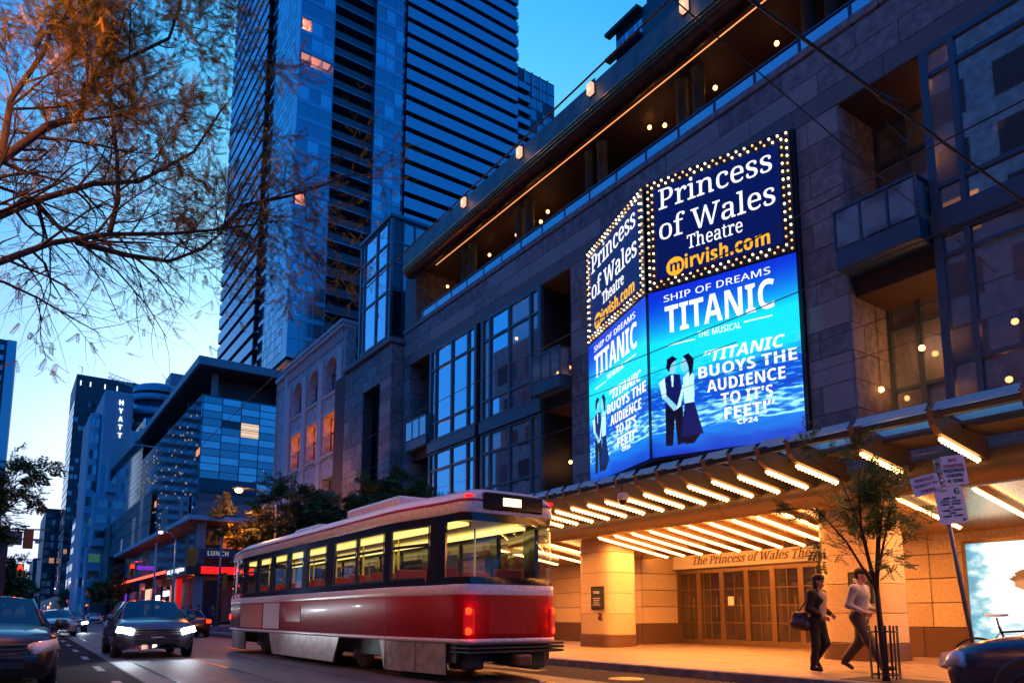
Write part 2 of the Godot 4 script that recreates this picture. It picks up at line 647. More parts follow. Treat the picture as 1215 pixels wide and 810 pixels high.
func strip_sheet(b: MB, x0: float, x1: float, u0: float, u1: float, y: float) -> void:
	b.quad(V(lane(x0, u0), y, u0), V(lane(x0, u1), y, u1), V(lane(x1, u1), y, u1), V(lane(x1, u0), y, u0), V(x0, y - 5.0, u0))


func make_ground() -> void:
	var b := MB.new()
	b.quad(V(-900, -0.004, -300), V(-900, -0.004, 2400), V(900, -0.004, 2400), V(900, -0.004, -300), V(0, -9, 0))
	struct("ground", b.done(), "asphalt_patch")
	b = MB.new()
	b.quad(V(-2.2, 0, -20), V(6.0, 0, 420), V(20.4, 0, 420), V(10.45, 0, -20), V(0, -9, 0))
	struct("road", b.done(), "asphalt")
	# concrete track bed, cast in slabs
	var bed := MB.new()
	bed.quad(V(lane(2.0, -8), 0.004, -8), V(lane(2.0, 300), 0.004, 300), V(lane(8.5, 300), 0.004, 300), V(lane(8.5, -8), 0.004, -8), V(0, -9, 0))
	var tb := struct("track_bed", bed.done(), "concrete")
	var jm := MB.new()
	for i in 40:
		var u := 4.0 + i * 3.0
		jm.quad(V(lane(2.0, u), 0.0085, u), V(lane(2.0, u), 0.0085, u + 0.03), V(lane(8.5, u), 0.0085, u + 0.03), V(lane(8.5, u), 0.0085, u), V(0, -9, 0))
	for x in [1.985, 5.2, 8.485]:
		strip_sheet(jm, x, x + 0.03, -8, 200, 0.009)
	org = Vector3.ZERO
	part(tb, "slab_joint", jm.done(), "joint").set_meta("kind", "stuff")
	for x in [2.42, 3.915, 6.15, 7.645]:
		var r := MB.new()
		strip_sheet(r, x, x + 0.07, -8, 300, 0.013)
		part(tb, "rail", r.done(), "rail")
		var g := MB.new()
		strip_sheet(g, x + 0.07, x + 0.12, -8, 300, 0.0128)
		part(tb, "rail_groove", g.done(), "black")
	# painted lane dashes
	var rd: Node3D = get_node("road")
	for u in [12.6, 17.0, 21.6, 26.4, 31.5, 37.0, 43.0, 50.0, 58.0]:
		var d := MB.new()
		strip_sheet(d, 1.56, 1.70, u, u + 1.7, 0.005)
		part(rd, "lane_dash", d.done(), "line_paint")
	for u in [54.0, 57.0]:
		var d := MB.new()
		d.quad(V(-1.6, 0.006, u), V(-1.6, 0.006, u + 0.35), V(10.4, 0.006, u + 0.35), V(10.4, 0.006, u), V(0, -9, 0))
		part(rd, "crossing_line", d.done(), "line_paint")
	for s in [[0.35, 14.5], [-0.6, 30.0], [8.9, 12.0], [9.2, 30.0]]:
		var d := MB.new()
		for k in 9:
			strip_sheet(d, s[0] + 0.09 * sin(k * 1.9), s[0] + 0.35 + 0.11 * sin(k * 1.3 + 1.0), s[1] + k * 0.5, s[1] + k * 0.5 + 0.5, 0.003)
		part(rd, "tar_patch", d.done(), "asphalt_patch")
	# manhole cover
	var mh := MB.new(true)
	mh.lathe(V(9.2, 0.0, 9.6), Vector3.UP, [[0.0, 0.012], [0.30, 0.012], [0.32, 0.004]], 24)
	part(rd, "manhole_cover", mh.done(), "bronze_dark")
	# right pavement: joint bed, slabs, kerb stones
	b = MB.new()
	b.ubox(10.6, -0.01, -22, 40, 0.138, 58)
	var sw := struct("pavement", b.done(), "joint")
	var ms := ["paving_a", "paving_b", "paving_c"]
	var u := -2.0
	var n := 0
	while u < 40.0:
		var x := 10.62
		for wd in [1.5, 1.5, 1.55, 1.6, 1.7, 1.75]:
			var x1: float = x + wd
			pbox(sw, "paving_slab", x + 0.006, 0.10, u + 0.006, x1 - 0.006, 0.15 + rng.randf_range(-0.0015, 0.0015), u + 1.494, ms[rng.randi() % 3], 0.006)
			x = x1
			n += 1
		u += 1.5
	u = -4.0
	while u < 58.0:
		pbox(sw, "kerb_stone", 10.43, -0.05, u + 0.005, 10.615, 0.15, u + 1.795, "kerb", 0.02)
		u += 1.8
	# far and left pavements
	b = MB.new()
	b.ubox(10.6, -0.02, 68, 60, 0.14, 420)
	struct("pavement", b.done(), "kerb")
	b = MB.new()
	b.ubox(-9.0, -0.02, -20, -2.3, 0.14, 62)
	struct("pavement", b.done(), "kerb")
	b = MB.new()
	b.prism(PackedVector2Array([Vector2(-30, 72), Vector2(-1.4, 72), Vector2(5.0, 420), Vector2(-30, 420)]), Vector3(0, -0.02, 0), Vector3(1, 0, 0), Vector3(0, 0, -1), Vector3(0, 0.16, 0))
	struct("pavement", b.done(), "kerb")


# ------------------------------------------------------------------ the theatre
const STONES := ["stone_a", "stone_b", "stone_c", "stone_a"]
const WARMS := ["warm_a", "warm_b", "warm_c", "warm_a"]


# glazed screen in the plane x = xp: one frame with its panes as sub-parts
func curtain(parent: Node3D, xp: float, us: Array, ys: Array, pane_mats: Array, seed_: int) -> void:
	var b := MB.new()
	for i in us.size():
		var w := 0.06 if i > 0 and i < us.size() - 1 else 0.09
		b.ubox(xp - 0.06, ys[0], us[i] - w, xp + 0.10, ys[-1], us[i] + w)
	for i in ys.size():
		var w := 0.05 if i > 0 and i < ys.size() - 1 else 0.07
		b.ubox(xp - 0.04, ys[i] - w, us[0], xp + 0.08, ys[i] + w, us[-1])
	var f := part(parent, "window_frame", b.done(), "frame")
	for i in us.size() - 1:
		for j in ys.size() - 1:
			# every pane hangs a hair out of true, as real glazing does
			var s := Vector3(0.012, absf(ys[j + 1] - ys[j]), absf(us[i + 1] - us[i]))
			var r := Basis.from_euler(Vector3(0, rng.randf_range(-0.006, 0.006), rng.randf_range(-0.005, 0.005)))
			part(f, "pane", sheet_mesh(s), pane_mats[(i * 7 + j * 3 + seed_) % pane_mats.size()], V(xp + 0.02, (ys[j] + ys[j + 1]) * 0.5, (us[i] + us[i + 1]) * 0.5), r)


func balcony(parent: Node3D, u0: float, u1: float, xf: float, xb: float, ys: float, yt: float, yr: float) -> void:
	var slab := pbox(parent, "balcony_slab", xf, ys, u0, xb, yt, u1, "frame", 0.02)
	var b := MB.new()
	b.ubox(xf - 0.02, yr - 0.06, u0 - 0.02, xf + 0.06, yr, u1 + 0.02)
	b.ubox(xf, yr - 0.06, u0 - 0.02, xb, yr, u0 + 0.05)
	b.ubox(xf, yr - 0.06, u1 - 0.05, xb, yr, u1 + 0.02)
	var n := 3
	for i in n + 1:
		var u := lerpf(u0 + 0.02, u1 - 0.02, float(i) / n)
		b.ubox(xf - 0.01, yt, u - 0.025, xf + 0.04, yr, u + 0.025)
	b.ubox(xf + 0.4, yt, u0, xf + 0.45, yr, u0 + 0.04)
	part(slab, "handrail", b.done(), "frame")
	for i in n:
		var a := lerpf(u0 + 0.02, u1 - 0.02, float(i) / n) + 0.04
		var e := lerpf(u0 + 0.02, u1 - 0.02, float(i + 1) / n) - 0.04
		pbox(slab, "rail_pane", xf + 0.005, yt + 0.05, a, xf + 0.02, yr - 0.08, e, "pane_rail")
	for u in [u0 + 0.01, u1 - 0.02]:
		pbox(slab, "rail_pane", xf + 0.06, yt + 0.05, u, xb - 0.05, yr - 0.08, u + 0.012, "pane_rail")


func superellipse(cx: float, cu: float, rx: float, ru: float, y: float, k := 4.0, n := 40) -> PackedVector3Array:
	var o := PackedVector3Array()
	for i in n:
		var a := TAU * i / n
		var c := cos(a)
		var s := sin(a)
		o.append(V(cx + rx * signf(c) * pow(absf(c), 2.0 / k), y, cu + ru * signf(s) * pow(absf(s), 2.0 / k)))
	return o


func drum(cx: float, cu: float, rx: float, ru: float, y0: float, y1: float) -> Mesh:
	var b := MB.new(true)
	var e := 0.007
	var hs := [[y0, e * 1.6], [y0 + e, 0.0], [y0 + e * 2.0, 0.0], [y1 - e * 2.0, 0.0], [y1 - e, 0.0], [y1, e * 1.6]]
	var prev := PackedVector3Array()
	for h in hs:
		var r := superellipse(cx, cu, rx - h[1], ru - h[1], h[0])
		if prev.size(): b.skin(prev, r, V(cx, h[0], cu), V(cx, h[0], cu))
		prev = r
	return b.done()


func make_theatre() -> void:
	var t := thing("theatre_building", "grey stone theatre with glass bays, golden entrance and overhanging copper eave", "building", V(16, 0, 14))
	var core := "stone_joint"
	# ---- masses behind the stone skin
	pbox(t, "main_block", 21.2, 0.2, -8, 46, 18.9, 32.4, "cladding_dark")
	pbox(t, "frieze_core", 16.0, 13.65, -8, 17.2, 15.42, 32.48, core)
	pbox(t, "pier_core", 16.0, 5.2, 8.8, 18.0, 13.65, 19.1, core)
	pbox(t, "pier_core", 16.0, 5.2, 31.8, 18.0, 13.65, 32.48, core)
	pbox(t, "pier_core", 16.0, 5.2, -8.0, 18.0, 13.65, -4.6, core)
	pbox(t, "lintel", 16.0, 3.72, -8, 21.2, 5.19, 32.48, "stone_b")
	# ---- stone panels
	panels(t, "stone_panel", "x", 16.0, -1.0, 32.48, 14.17, 15.40, 0.615, 2.05, STONES)
	panels(t, "stone_panel", "x", 16.0, 8.8, 19.1, 5.22, 13.62, 0.70, 1.62, STONES)
	panels(t, "stone_panel", "x", 16.0, 31.8, 32.48, 5.22, 13.62, 0.70, 0.68, STONES, 0.05, 0.0)
	panels(t, "jamb_panel", "u", 8.8, 15.95, 18.0, 5.22, 13.62, 0.70, 1.05, STONES, 0.04)
	panels(t, "jamb_panel", "u", 31.8, 15.95, 18.0, 5.22, 13.62, 0.70, 1.05, STONES, 0.04)
	var u := -2.0
	while u < 32.4:
		pbox(t, "band_stone", 15.93, 13.62, u + 0.006, 16.02, 14.15, minf(u + 2.4, 32.5) - 0.006, "stone_band", 0.006)
		u += 2.4
	# soffits of the two window bays
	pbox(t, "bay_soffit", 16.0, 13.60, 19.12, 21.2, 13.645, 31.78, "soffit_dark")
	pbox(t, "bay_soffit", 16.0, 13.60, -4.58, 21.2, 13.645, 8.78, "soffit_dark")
	# ledge above the frieze
	u = -2.0
	while u < 32.4:
		pbox(t, "ledge_stone", 15.90, 15.44, u + 0.006, 16.6, 15.66, minf(u + 2.4, 32.5) - 0.006, "stone_a", 0.012)
		u += 2.4
	# ---- interior of the bays
	for a in [[19.12, 31.78], [-4.58, 8.78]]:
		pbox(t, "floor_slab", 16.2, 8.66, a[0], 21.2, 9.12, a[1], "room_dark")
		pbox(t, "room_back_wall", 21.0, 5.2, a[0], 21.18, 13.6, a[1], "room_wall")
	# ---- left bay: two glazed screens, spandrel beam, side balconies
	var sky_set := ["pane_sky", "pane_sky", "pane_bay"]
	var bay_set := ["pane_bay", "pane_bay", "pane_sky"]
	for k in 2:
		var us: Array = [[20.9, 21.49, 22.93, 24.35, 24.94], [25.48, 26.11, 27.5, 28.99, 29.49]][k]
		var ms: Array = [bay_set, ["pane_sky"]][k]
		curtain(t, 15.95, us, [9.2, 10.0, 12.62, 13.58], ms, k)
		curtain(t, 15.95, us, [5.22, 6.3, 7.75, 8.58], ms, k + 1)
		pbox(t, "spandrel", 15.82, 8.62, us[0] - 0.12, 16.1, 9.15, us[-1] + 0.12, "frame", 0.02)
		for e in [us[0], us[-1]]:
			pbox(t, "screen_return", 16.06, 5.22, e - 0.04, 18.0, 13.58, e + 0.04, "frame_dark")
	for a in [[19.14, 20.82], [29.58, 31.76]]:
		balcony(t, a[0], a[1], 15.45 if a[0] < 25 else 15.75, 17.9, 9.1, 9.58, 10.6)
		for y in [[5.22, 9.08], [9.6, 13.55]]:
			curtain(t, 17.6, [a[0] + 0.02, (a[0] + a[1]) * 0.5, a[1] - 0.02], [y[0], y[0] + 2.6, y[1]], ["pane_bay"], 3)
	pbox(t, "gap_wall", 16.3, 5.22, 24.98, 16.4, 13.58, 25.44, "room_dark")
	# ---- right bay
	var usr := [-3.9, -3.3, -1.9, -0.4, 0.2, 0.8, 1.4, 2.9, 4.5, 6.15, 6.72]
	curtain(t, 15.95, usr, [9.72, 10.32, 12.98, 13.58], bay_set, 0)
	curtain(t, 15.95, usr, [5.22, 6.35, 8.72, 9.22], ["pane_bay"], 1)
	pbox(t, "spandrel", 15.82, 9.24, -4.0, 16.1, 9.70, 6.84, "frame", 0.02)
	pbox(t, "screen_return", 16.06, 5.22, 6.68, 18.0, 13.58, 6.76, "frame_dark")
	balcony(t, 6.86, 8.76, 15.4, 17.9, 9.1, 9.58, 10.58)
	for y in [[5.22, 9.08], [9.6, 13.55]]:
		curtain(t, 17.6, [6.8, 7.2, 8.0, 8.76], [y[0], y[0] + 1.35, y[0] + 2.9, y[1]], ["pane_bay"], 2)
	# ---- loggia
	pbox(t, "loggia_floor", 16.6, 15.3, -8, 21.2, 15.6, 32.4, "soffit_dark")
	pbox(t, "loggia_wall", 19.4, 15.6, -8, 19.6, 18.5, 31.0, "room_dark")
	u = -1.6
	while u < 30.0:
		pbox(t, "loggia_window", 19.32, 15.7, u, 19.38, 18.2, u + 1.5, "far_glass_dark")
		u += 2.25
	for i in 8:
		var uc := 5.1 + (i - 1) * 4.55
		for d in [-0.34, 0.34]:
			var c := MB.new(true)
			c.lathe(V(17.0, 15.6, uc + d), Vector3.UP, [[0.24, 0.0], [0.24, 0.06], [0.20, 0.09], [0.20, 2.80], [0.24, 2.84], [0.24, 2.90]], 18)
			part(t, "loggia_column", c.done(), "teal_fascia")
	var hr := MB.new()
	hr.ubox(16.10, 16.20, -2, 16.17, 16.25, 31.0)
	u = -1.4
	while u < 31.0:
		hr.ubox(16.12, 15.66, u - 0.02, 16.16, 16.2, u + 0.02)
		pbox(t, "rail_pane", 16.13, 15.70, u + 0.05, 16.145, 16.16, u + 1.35, "pane_rail")
		u += 1.4
	part(t, "handrail", hr.done(), "frame")
	# end wall of the loggia
	pbox(t, "end_pier", 16.0, 15.66, 31.25, 20.0, 19.4, 32.46, "stone_joint")
	panels(t, "stone_panel", "x", 16.0, 31.25, 32.46, 15.68, 19.38, 0.74, 1.46, ["stone_band"], 0.05, 0.0)
	panels(t, "jamb_panel", "u", 31.25, 15.96, 19.4, 15.68, 18.5, 0.74, 1.7, ["stone_b"], 0.04)
	# ---- eave: teal fascia, rounded copper nose, dark soffit
	var b := MB.new()
	b.ubox(15.2, 18.34, -8, 15.8, 19.17, 31.2)
	b.ubox(15.8, 18.55, -8, 46, 19.0, 32.3)
	part(t, "roof_fascia", b.done(), "teal_fascia")
	var prof := []
	for k in 13:
		var a := PI * (0.05 + 0.9 * k / 12.0)
		prof.append([15.60 - 0.44 * cos(a), 18.32 - 0.42 * sin(a)])
	b = MB.new(true)
	var rows := []
	for uu in [-8.0, 31.2]:
		var r := []
		for p in prof: r.append(V(p[0], p[1], uu))
		rows.append(r)
	b.sheet(rows, V(15.60, 18.3, 10))
	part(t, "eave_nose", b.done(), "copper")
	b = MB.new()
	var cp := PackedVector2Array()
	for p in prof: cp.append(Vector2(p[0], p[1]))
	b.prism(cp, V(0, 0, 31.19), Vector3.RIGHT, Vector3.UP, V(0, 0, 0.03))
	part(t, "eave_end", b.done(), "copper")
	for q in [[15.16, 18.30], [15.19, 18.20], [15.25, 18.10]]:
		b = MB.new(true)
		b.rod(V(q[0], q[1], -8), V(q[0], q[1], 31.23), 0.022, 8)
		part(t, "eave_rib", b.done(), "rib_gold")
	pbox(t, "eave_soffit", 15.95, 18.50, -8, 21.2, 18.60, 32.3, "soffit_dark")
	# linear light let into the soffit
	pbox(t, "soffit_light", 16.49, 18.475, 10.0, 16.515, 18.50, 30.2, "soffit_glow")
	area(t, V(16.50, 18.45, 20.0), Vector3.DOWN, V(0, 0, 1), 18.0, 0.03, Color(1.0, 0.66, 0.40), 0.9)
	# ---- ground floor: back walls, granite base, corner returns
	for a in [[17.95, 32.4], [-8.0, 10.7]]:
		pbox(t, "wall_core", 18.05, 0.15, a[0], 20.9, 3.72, a[1], "stone_joint")
		panels(t, "wall_panel", "x", 18.05, maxf(a[0], -1.0), a[1], 0.84, 3.70, 0.578, 2.35, WARMS, 0.05, 0.0, 0.018, 0.01)
		u = maxf(a[0], -1.0)
		while u < a[1] - 0.1:
			pbox(t, "base_stone", 17.93, 0.15, u + 0.004, 18.06, 0.83, minf(u + 1.2, a[1]) - 0.004, "granite", 0.012)
			u += 1.2
	for s in [[17.95, 1.0], [10.7, -1.0]]:
		for k in 5:
			pbox(t, "wall_panel", 18.02, 0.855 + k * 0.572, s[0] - 0.02 * s[1], 19.95, 0.835 + (k + 1) * 0.572, s[0] - 0.05 * s[1], WARMS[k % 4], 0.012)
		pbox(t, "base_stone", 18.0, 0.15, s[0] - 0.005 * s[1], 19.95, 0.83, s[0] - 0.07 * s[1], "granite", 0.012)
	# ---- columns of stacked drums
	for cu in [26.2, 17.35, 8.88, -0.2]:
		var c := part(t, "column", drum(15.9, cu, 0.66, 0.71, 0.5, 3.74), "stone_joint")
		part(c, "base_stone", drum(15.9, cu, 0.73, 0.78, 0.15, 0.52), "granite")
		for k in 5:
			part(c, "drum", drum(15.9, cu, 0.70, 0.75, 0.53 + k * 0.64, 0.52 + (k + 1) * 0.64), WARMS[(k + int(cu)) % 4])
	# ---- header over the doors with its raised script
	pbox(t, "header", 19.55, 2.72, 11.2, 19.95, 3.40, 17.9, "dull_cream", 0.02)
	text(t, "header_lettering", "The Princess of Wales Theatre", "serif", 5.2, 0.30, "bronze_dark", V(19.53, 2.99, 14.35), V(0, 0, -1), Vector3.UP, 0.02, 0.35)
	pbox(t, "header_soffit", 19.2, 3.40, 10.75, 21.0, 3.7, 17.9, "warm_b")
	# ---- bronze doors
	var d0 := 17.88
	for i in 7:
		var ua := d0 - i * 0.985
		var ub := ua - 0.985
		var fr := MB.new()
		for e in [[ua - 0.09, ua], [ub, ub + 0.09]]:
			fr.ubox(19.72, 0.16, e[0], 19.86, 2.70, e[1])
		for e in [[0.16, 0.32], [2.56, 2.70]]:
			fr.ubox(19.73, e[0], ua - 0.09, 19.85, e[1], ub + 0.09)
		for k in 3:
			var y := 0.32 + 2.24 * (k + 1) / 4.0
			fr.ubox(19.74, y - 0.018, ua - 0.09, 19.80, y + 0.018, ub + 0.09)
		fr.ubox(19.745, 0.32, (ua + ub) * 0.5 - 0.014, 19.795, 2.56, (ua + ub) * 0.5 + 0.014)
		var dr := part(t, "door", fr.done(), "bronze")
		for k in 4:
			for s in 2:
				var e0 := lerpf(ua - 0.09, ub + 0.09, s * 0.5)
				var e1 := lerpf(ua - 0.09, ub + 0.09, (s + 1) * 0.5)
				pbox(dr, "pane", 19.765, 0.34 + k * 0.56, e0, 19.775, 0.30 + (k + 1) * 0.56, e1, "pane_door")
		var hd := MB.new(true)
		hd.rod(V(19.64, 0.95, ub + 0.16), V(19.64, 1.75, ub + 0.16), 0.018, 8)
		hd.rod(V(19.64, 1.05, ub + 0.16), V(19.73, 1.05, ub + 0.16), 0.012, 6)
		hd.rod(V(19.64, 1.65, ub + 0.16), V(19.73, 1.65, ub + 0.16), 0.012, 6)
		part(dr, "handle", hd.done(), "bronze")
		if i == 2 or i == 5:
			pbox(dr, "paper_notice", 19.755, 1.42, (ua + ub) * 0.5 + 0.05, 19.762, 1.74, (ua + ub) * 0.5 + 0.28, "paper")
	pbox(t, "door_jamb", 19.7, 0.15, 10.72, 19.9, 2.74, 10.98, "bronze")
	# ---- lobby behind the doors
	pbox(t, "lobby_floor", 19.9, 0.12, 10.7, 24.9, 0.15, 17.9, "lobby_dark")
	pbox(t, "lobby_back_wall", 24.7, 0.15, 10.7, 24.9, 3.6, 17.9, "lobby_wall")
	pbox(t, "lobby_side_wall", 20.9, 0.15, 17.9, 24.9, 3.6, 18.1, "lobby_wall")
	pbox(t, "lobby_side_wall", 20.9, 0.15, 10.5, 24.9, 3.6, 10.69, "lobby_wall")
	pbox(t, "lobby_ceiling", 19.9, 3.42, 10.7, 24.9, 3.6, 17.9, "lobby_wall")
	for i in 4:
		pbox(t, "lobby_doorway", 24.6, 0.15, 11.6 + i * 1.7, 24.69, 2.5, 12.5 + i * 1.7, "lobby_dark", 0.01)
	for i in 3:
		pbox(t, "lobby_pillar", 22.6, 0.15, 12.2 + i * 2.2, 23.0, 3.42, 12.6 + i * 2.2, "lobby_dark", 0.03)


# lamps that hang or stand in and on the theatre
func make_theatre_lamps() -> void:
	# box lamps on the fascia
	for i in 5:
		var u := 8.57 + i * 4.17
		var t := thing("box_lamp", ["box lamp on the eave above the right glass bay", "box lamp on the eave above the tall marquee sign", "box lamp on the eave, third from the far end", "box lamp on the eave, second from the far end", "box lamp at the far left end of the eave"][i], "lamp", V(15.1, 18.9, u), "box lamps along the eave")
		pbox(t, "lamp_shade", 15.02, 18.72, u - 0.12, 15.195, 19.12, u + 0.12, "box_lamp_glow", 0.02)
		pbox(t, "back_plate", 15.17, 18.68, u - 0.15, 15.21, 19.28, u + 0.15, "frame_dark", 0.01)
		lamp("omni", t, V(14.92, 18.9, u), Color(1.0, 0.75, 0.55), 0.10, 0.1)
	# pendants seen through the bay windows and the loggia
	var spots := [
		[17.20, 12.89, 28.64],
		[17.40, 13.01, 24.51],
		[17.60, 11.93, 25.58],
		[17.40, 7.37, 25.35],
		[17.20, 12.88, 22.06],
		[17.00, 10.46, 20.45],
		[16.90, 8.68, 21.72],
		[17.20, 7.30, 21.17],
		[17.00, 6.79, 20.46],
		[17.30, 8.55, 24.45],
		[17.00, 8.41, 28.57],
		[17.20, 12.88, 6.76],
		[16.60, 13.27, 6.08],
		[17.40, 11.92, 5.95],
		[17.40, 11.95, 5.83],
		[17.30, 8.12, 6.78],
		[17.50, 7.42, 6.00],
		[17.30, 7.36, 7.86],
		[17.00, 6.52, 8.73],
		[17.40, 6.15, 6.18],
		[17.80, 6.34, 6.96],
		[17.40, 7.07, 7.33],
		[17.60, 17.98, 26.99],
		[17.60, 17.97, 24.77],
		[17.60, 17.99, 22.50],
		[17.60, 17.77, 22.99],
		[17.30, 17.66, 30.42],
		[17.60, 17.99, 15.87],
		[17.50, 18.24, 16.49],
		[17.60, 17.97, 11.40],
		[17.60, 18.00, 13.68],
	]
	for i in spots.size():
		var s: Array = spots[i]
		var at := V(s[0], s[1], s[2])
		var where: String = "on the open loggia" if s[1] > 15.0 else ("behind the glass of the right bay" if s[2] < 10 else "behind the glass of the left bay")
		var t := thing("pendant_lamp", "small warm lamp glowing " + where, "lamp", at, "small lamps " + where)
		var b := MB.new(true)
		b.lathe(at, Vector3.UP, [[0.0, -0.075], [0.055, -0.05], [0.075, 0.0], [0.055, 0.05], [0.0, 0.075]], 10)
		part(t, "bulb", b.done(), "room_lamp_glow")
		var top: float = 18.5 if s[1] > 15.0 else (13.6 if s[1] > 9.2 else 8.66)
		b = MB.new()
		b.rod(at + Vector3(0, 0.07, 0), V(s[0], top, s[2]), 0.008, 5)
		part(t, "cord", b.done(), "black")
		lamp("omni", t, at, Color(1.0, 0.62, 0.34), 0.12 if s[1] > 15.0 else 0.5, 0.06)
	# lobby lamps
	for i in 4:
		var at := V(22.0 + 0.9 * (i % 2), 2.75, 12.3 + i * 1.5)
		var t := thing("lobby_lamp", "round warm lamp hanging in the lobby behind the glass doors", "lamp", at, "lamps in the lobby")
		var b := MB.new(true)
		b.lathe(at, Vector3.UP, [[0.0, -0.12], [0.10, -0.08], [0.14, 0.0], [0.10, 0.08], [0.0, 0.12]], 14)
		part(t, "bulb", b.done(), "room_lamp_glow")
		b = MB.new()
		b.rod(at + Vector3(0, 0.1, 0), V(at.x, 3.42, -at.z), 0.012, 5)
		part(t, "cord", b.done(), "bronze_dark")
		lamp("omni", t, at, Color(1.0, 0.66, 0.36), 12.0, 0.12)


# ------------------------------------------------------------------ entrance canopy
func make_canopy() -> void:
	make_theatre_lamps()
	var t := thing("entrance_canopy", "long glass and bronze canopy with rows of warm light strips over the entrance", "canopy", V(14, 3.4, 12))
	var warm := Color(1.0, 0.60, 0.28)
	# half-round beam along the street
	var b := MB.new(true)
	b.lathe(V(14.0, 3.76, -8), V(0, 0, 1), [[0.0, 0.0], [0.37, 0.0], [0.37, 40.0], [0.0, 40.0]], 28)
	part(t, "round_beam", b.done(), "canopy_metal")
	for u in [-1.0, 3.0, 7.0, 11.0, 15.0, 19.0, 23.0]:
		var r := MB.new(true)
		r.lathe(V(14.0, 3.76, u), V(0, 0, 1), [[0.37, -0.012], [0.374, -0.01], [0.374, 0.01], [0.37, 0.012]], 28)
		part(t, "beam_joint", r.done(), "bronze_dark")
	# outer ribs with a light strip under each, glass between them
	var us := []
	var u := 15.14 + 0.662 * 5
	while u > 7.8:
		us.append(u)
		u -= 0.662
	for e in [6.6, 5.3, 4.0, 2.7, 1.4, 0.1]: us.append(e)
	for e in [19.8, 21.1, 22.4, 23.7]: us.push_front(e)
	var dir := V(13.32, 3.75, 0) - V(12.0, 3.93, 0)
	for i in us.size():
		var uu: float = us[i]
		var rib := MB.new()
		var poly := PackedVector2Array([Vector2(11.75, 4.34), Vector2(11.80, 4.10), Vector2(12.0, 3.97), Vector2(13.66, 3.74), Vector2(13.66, 4.14)])
		rib.prism(poly, V(0, 0, uu - 0.05), Vector3.RIGHT, Vector3.UP, V(0, 0, 0.10))
		var rb := part(t, "rib", rib.done(), "canopy_metal")
		var st := MB.new()
		var bs := Basis(dir.normalized(), Vector3(0, 0, -1).cross(dir.normalized()), Vector3(0, 0, -1))
		var mid := V(12.70, 3.812, uu)
		st.obox(Transform3D(bs, mid), Vector3(1.34, 0.05, 0.06))
		part(rb, "light_strip", st.done(), "strip_glow")
		bulb_row(rb, mid, dir.normalized(), 1.34, -0.03)
		area(t, mid + Vector3(0, -0.055, 0), Vector3(dir.normalized().y, -dir.normalized().x, 0), dir, 1.34, 0.06, warm, 5.5)
	# glazing, two sheets to a gap, each in a thin frame, the front lip turned up
	for i in us.size() - 1:
		var a: float = us[i] - 0.06
		var e: float = us[i + 1] + 0.06
		var g := MB.new()
		var lift := 0.016 * (i % 2)
		var p0 := V(11.86, 4.38 + lift, a)
		var p1 := V(12.72, 4.29, a)
		var q0 := V(11.86, 4.38 + lift, e)
		var q1 := V(12.72, 4.29, e)
		g.quad(p0, q0, q1, p1, V(13, -9, 0))
		part(t, "glass_sheet", g.done(), "canopy_frost")
		var n := MB.new()
		n.quad(V(11.70, 4.30 + lift, a), V(11.70, 4.30 + lift, e), V(11.85, 4.46 + lift, e), V(11.85, 4.46 + lift, a), V(13, 4.3, (a + e) * 0.5))
		part(t, "front_glass", n.done(), "canopy_frost")
		pbox(t, "glazing_bar", 11.84, 4.34 + lift, a, 11.88, 4.37 + lift, e, "frame_dark")
		pbox(t, "glazing_bar", 12.25, 4.30, a, 12.30, 4.335, e, "frame_dark")
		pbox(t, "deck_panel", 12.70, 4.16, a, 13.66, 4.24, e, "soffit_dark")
	pbox(t, "front_rail", 11.78, 4.20, 0.0, 11.86, 4.30, 23.8, "frame_dark")
	# inner ceiling sloping down to the doors, with double strips
	b = MB.new()
	b.quad(V(14.25, 3.60, -4), V(14.25, 3.60, 24), V(18.0, 3.02, 24), V(18.0, 3.02, -4), V(16, 9, 10))
	b.quad(V(14.25, 3.66, -4), V(14.25, 3.66, 24), V(18.0, 3.08, 24), V(18.0, 3.08, -4), V(16, -9, 10))
	b.quad(V(18.0, 3.02, -4), V(18.0, 3.02, 24), V(18.0, 3.08, 24), V(18.0, 3.08, -4), V(10, 3.0, 10))
	part(t, "ceiling", b.done(), "ceiling_metal")
	var dn := V(18.0, 3.02, 0) - V(14.25, 3.60, 0)
	dn = dn.normalized()
	var dp := Vector3(dn.y, -dn.x, 0)
	var iu := []
	for k in 10: iu.append(9.93 + 0.702 * k)
	for e in [18.7, 20.1, 21.5, 7.3, 5.9, 4.5, 3.1]: iu.append(e)
	for uu in iu:
		var x0 := 14.55
		var x1 := 17.55
		if uu > 16.3 or uu < 9.0: x1 = 17.2
		var m := V((x0 + x1) * 0.5, 3.60 - 0.1547 * ((x0 + x1) * 0.5 - 14.25) - 0.075, uu)
		var bs := Basis(dn, Vector3(0, 0, -1).cross(dn), Vector3(0, 0, -1))
		var h := MB.new()
		h.obox(Transform3D(bs, m + Vector3(0, 0.025, 0)), Vector3(x1 - x0 + 0.04, 0.09, 0.10))
		var ho := part(t, "strip_housing", h.done(), "ceiling_metal")
		var st := MB.new()
		st.obox(Transform3D(bs, m - dp * -0.028), Vector3(x1 - x0, 0.03, 0.075))
		part(ho, "light_strip", st.done(), "strip_glow")
		bulb_row(ho, m + dp * 0.028, dn, x1 - x0, -0.03)
		area(t, m + dp * 0.05, dp, dn, x1 - x0, 0.075, warm, 15.5)
	# concealed light over the header, behind the low edge of the ceiling
	pbox(t, "header_light", 18.06, 3.16, 11.2, 18.12, 3.20, 17.8, "strip_glow")
	area(t, V(18.16, 3.18, 14.5), Vector3(1, -0.12, 0), V(0, 0, 1), 6.6, 0.06, warm, 9.0)
	# domed camera hanging from the front rail
	org = V(12.3, 4.1, 13.2)
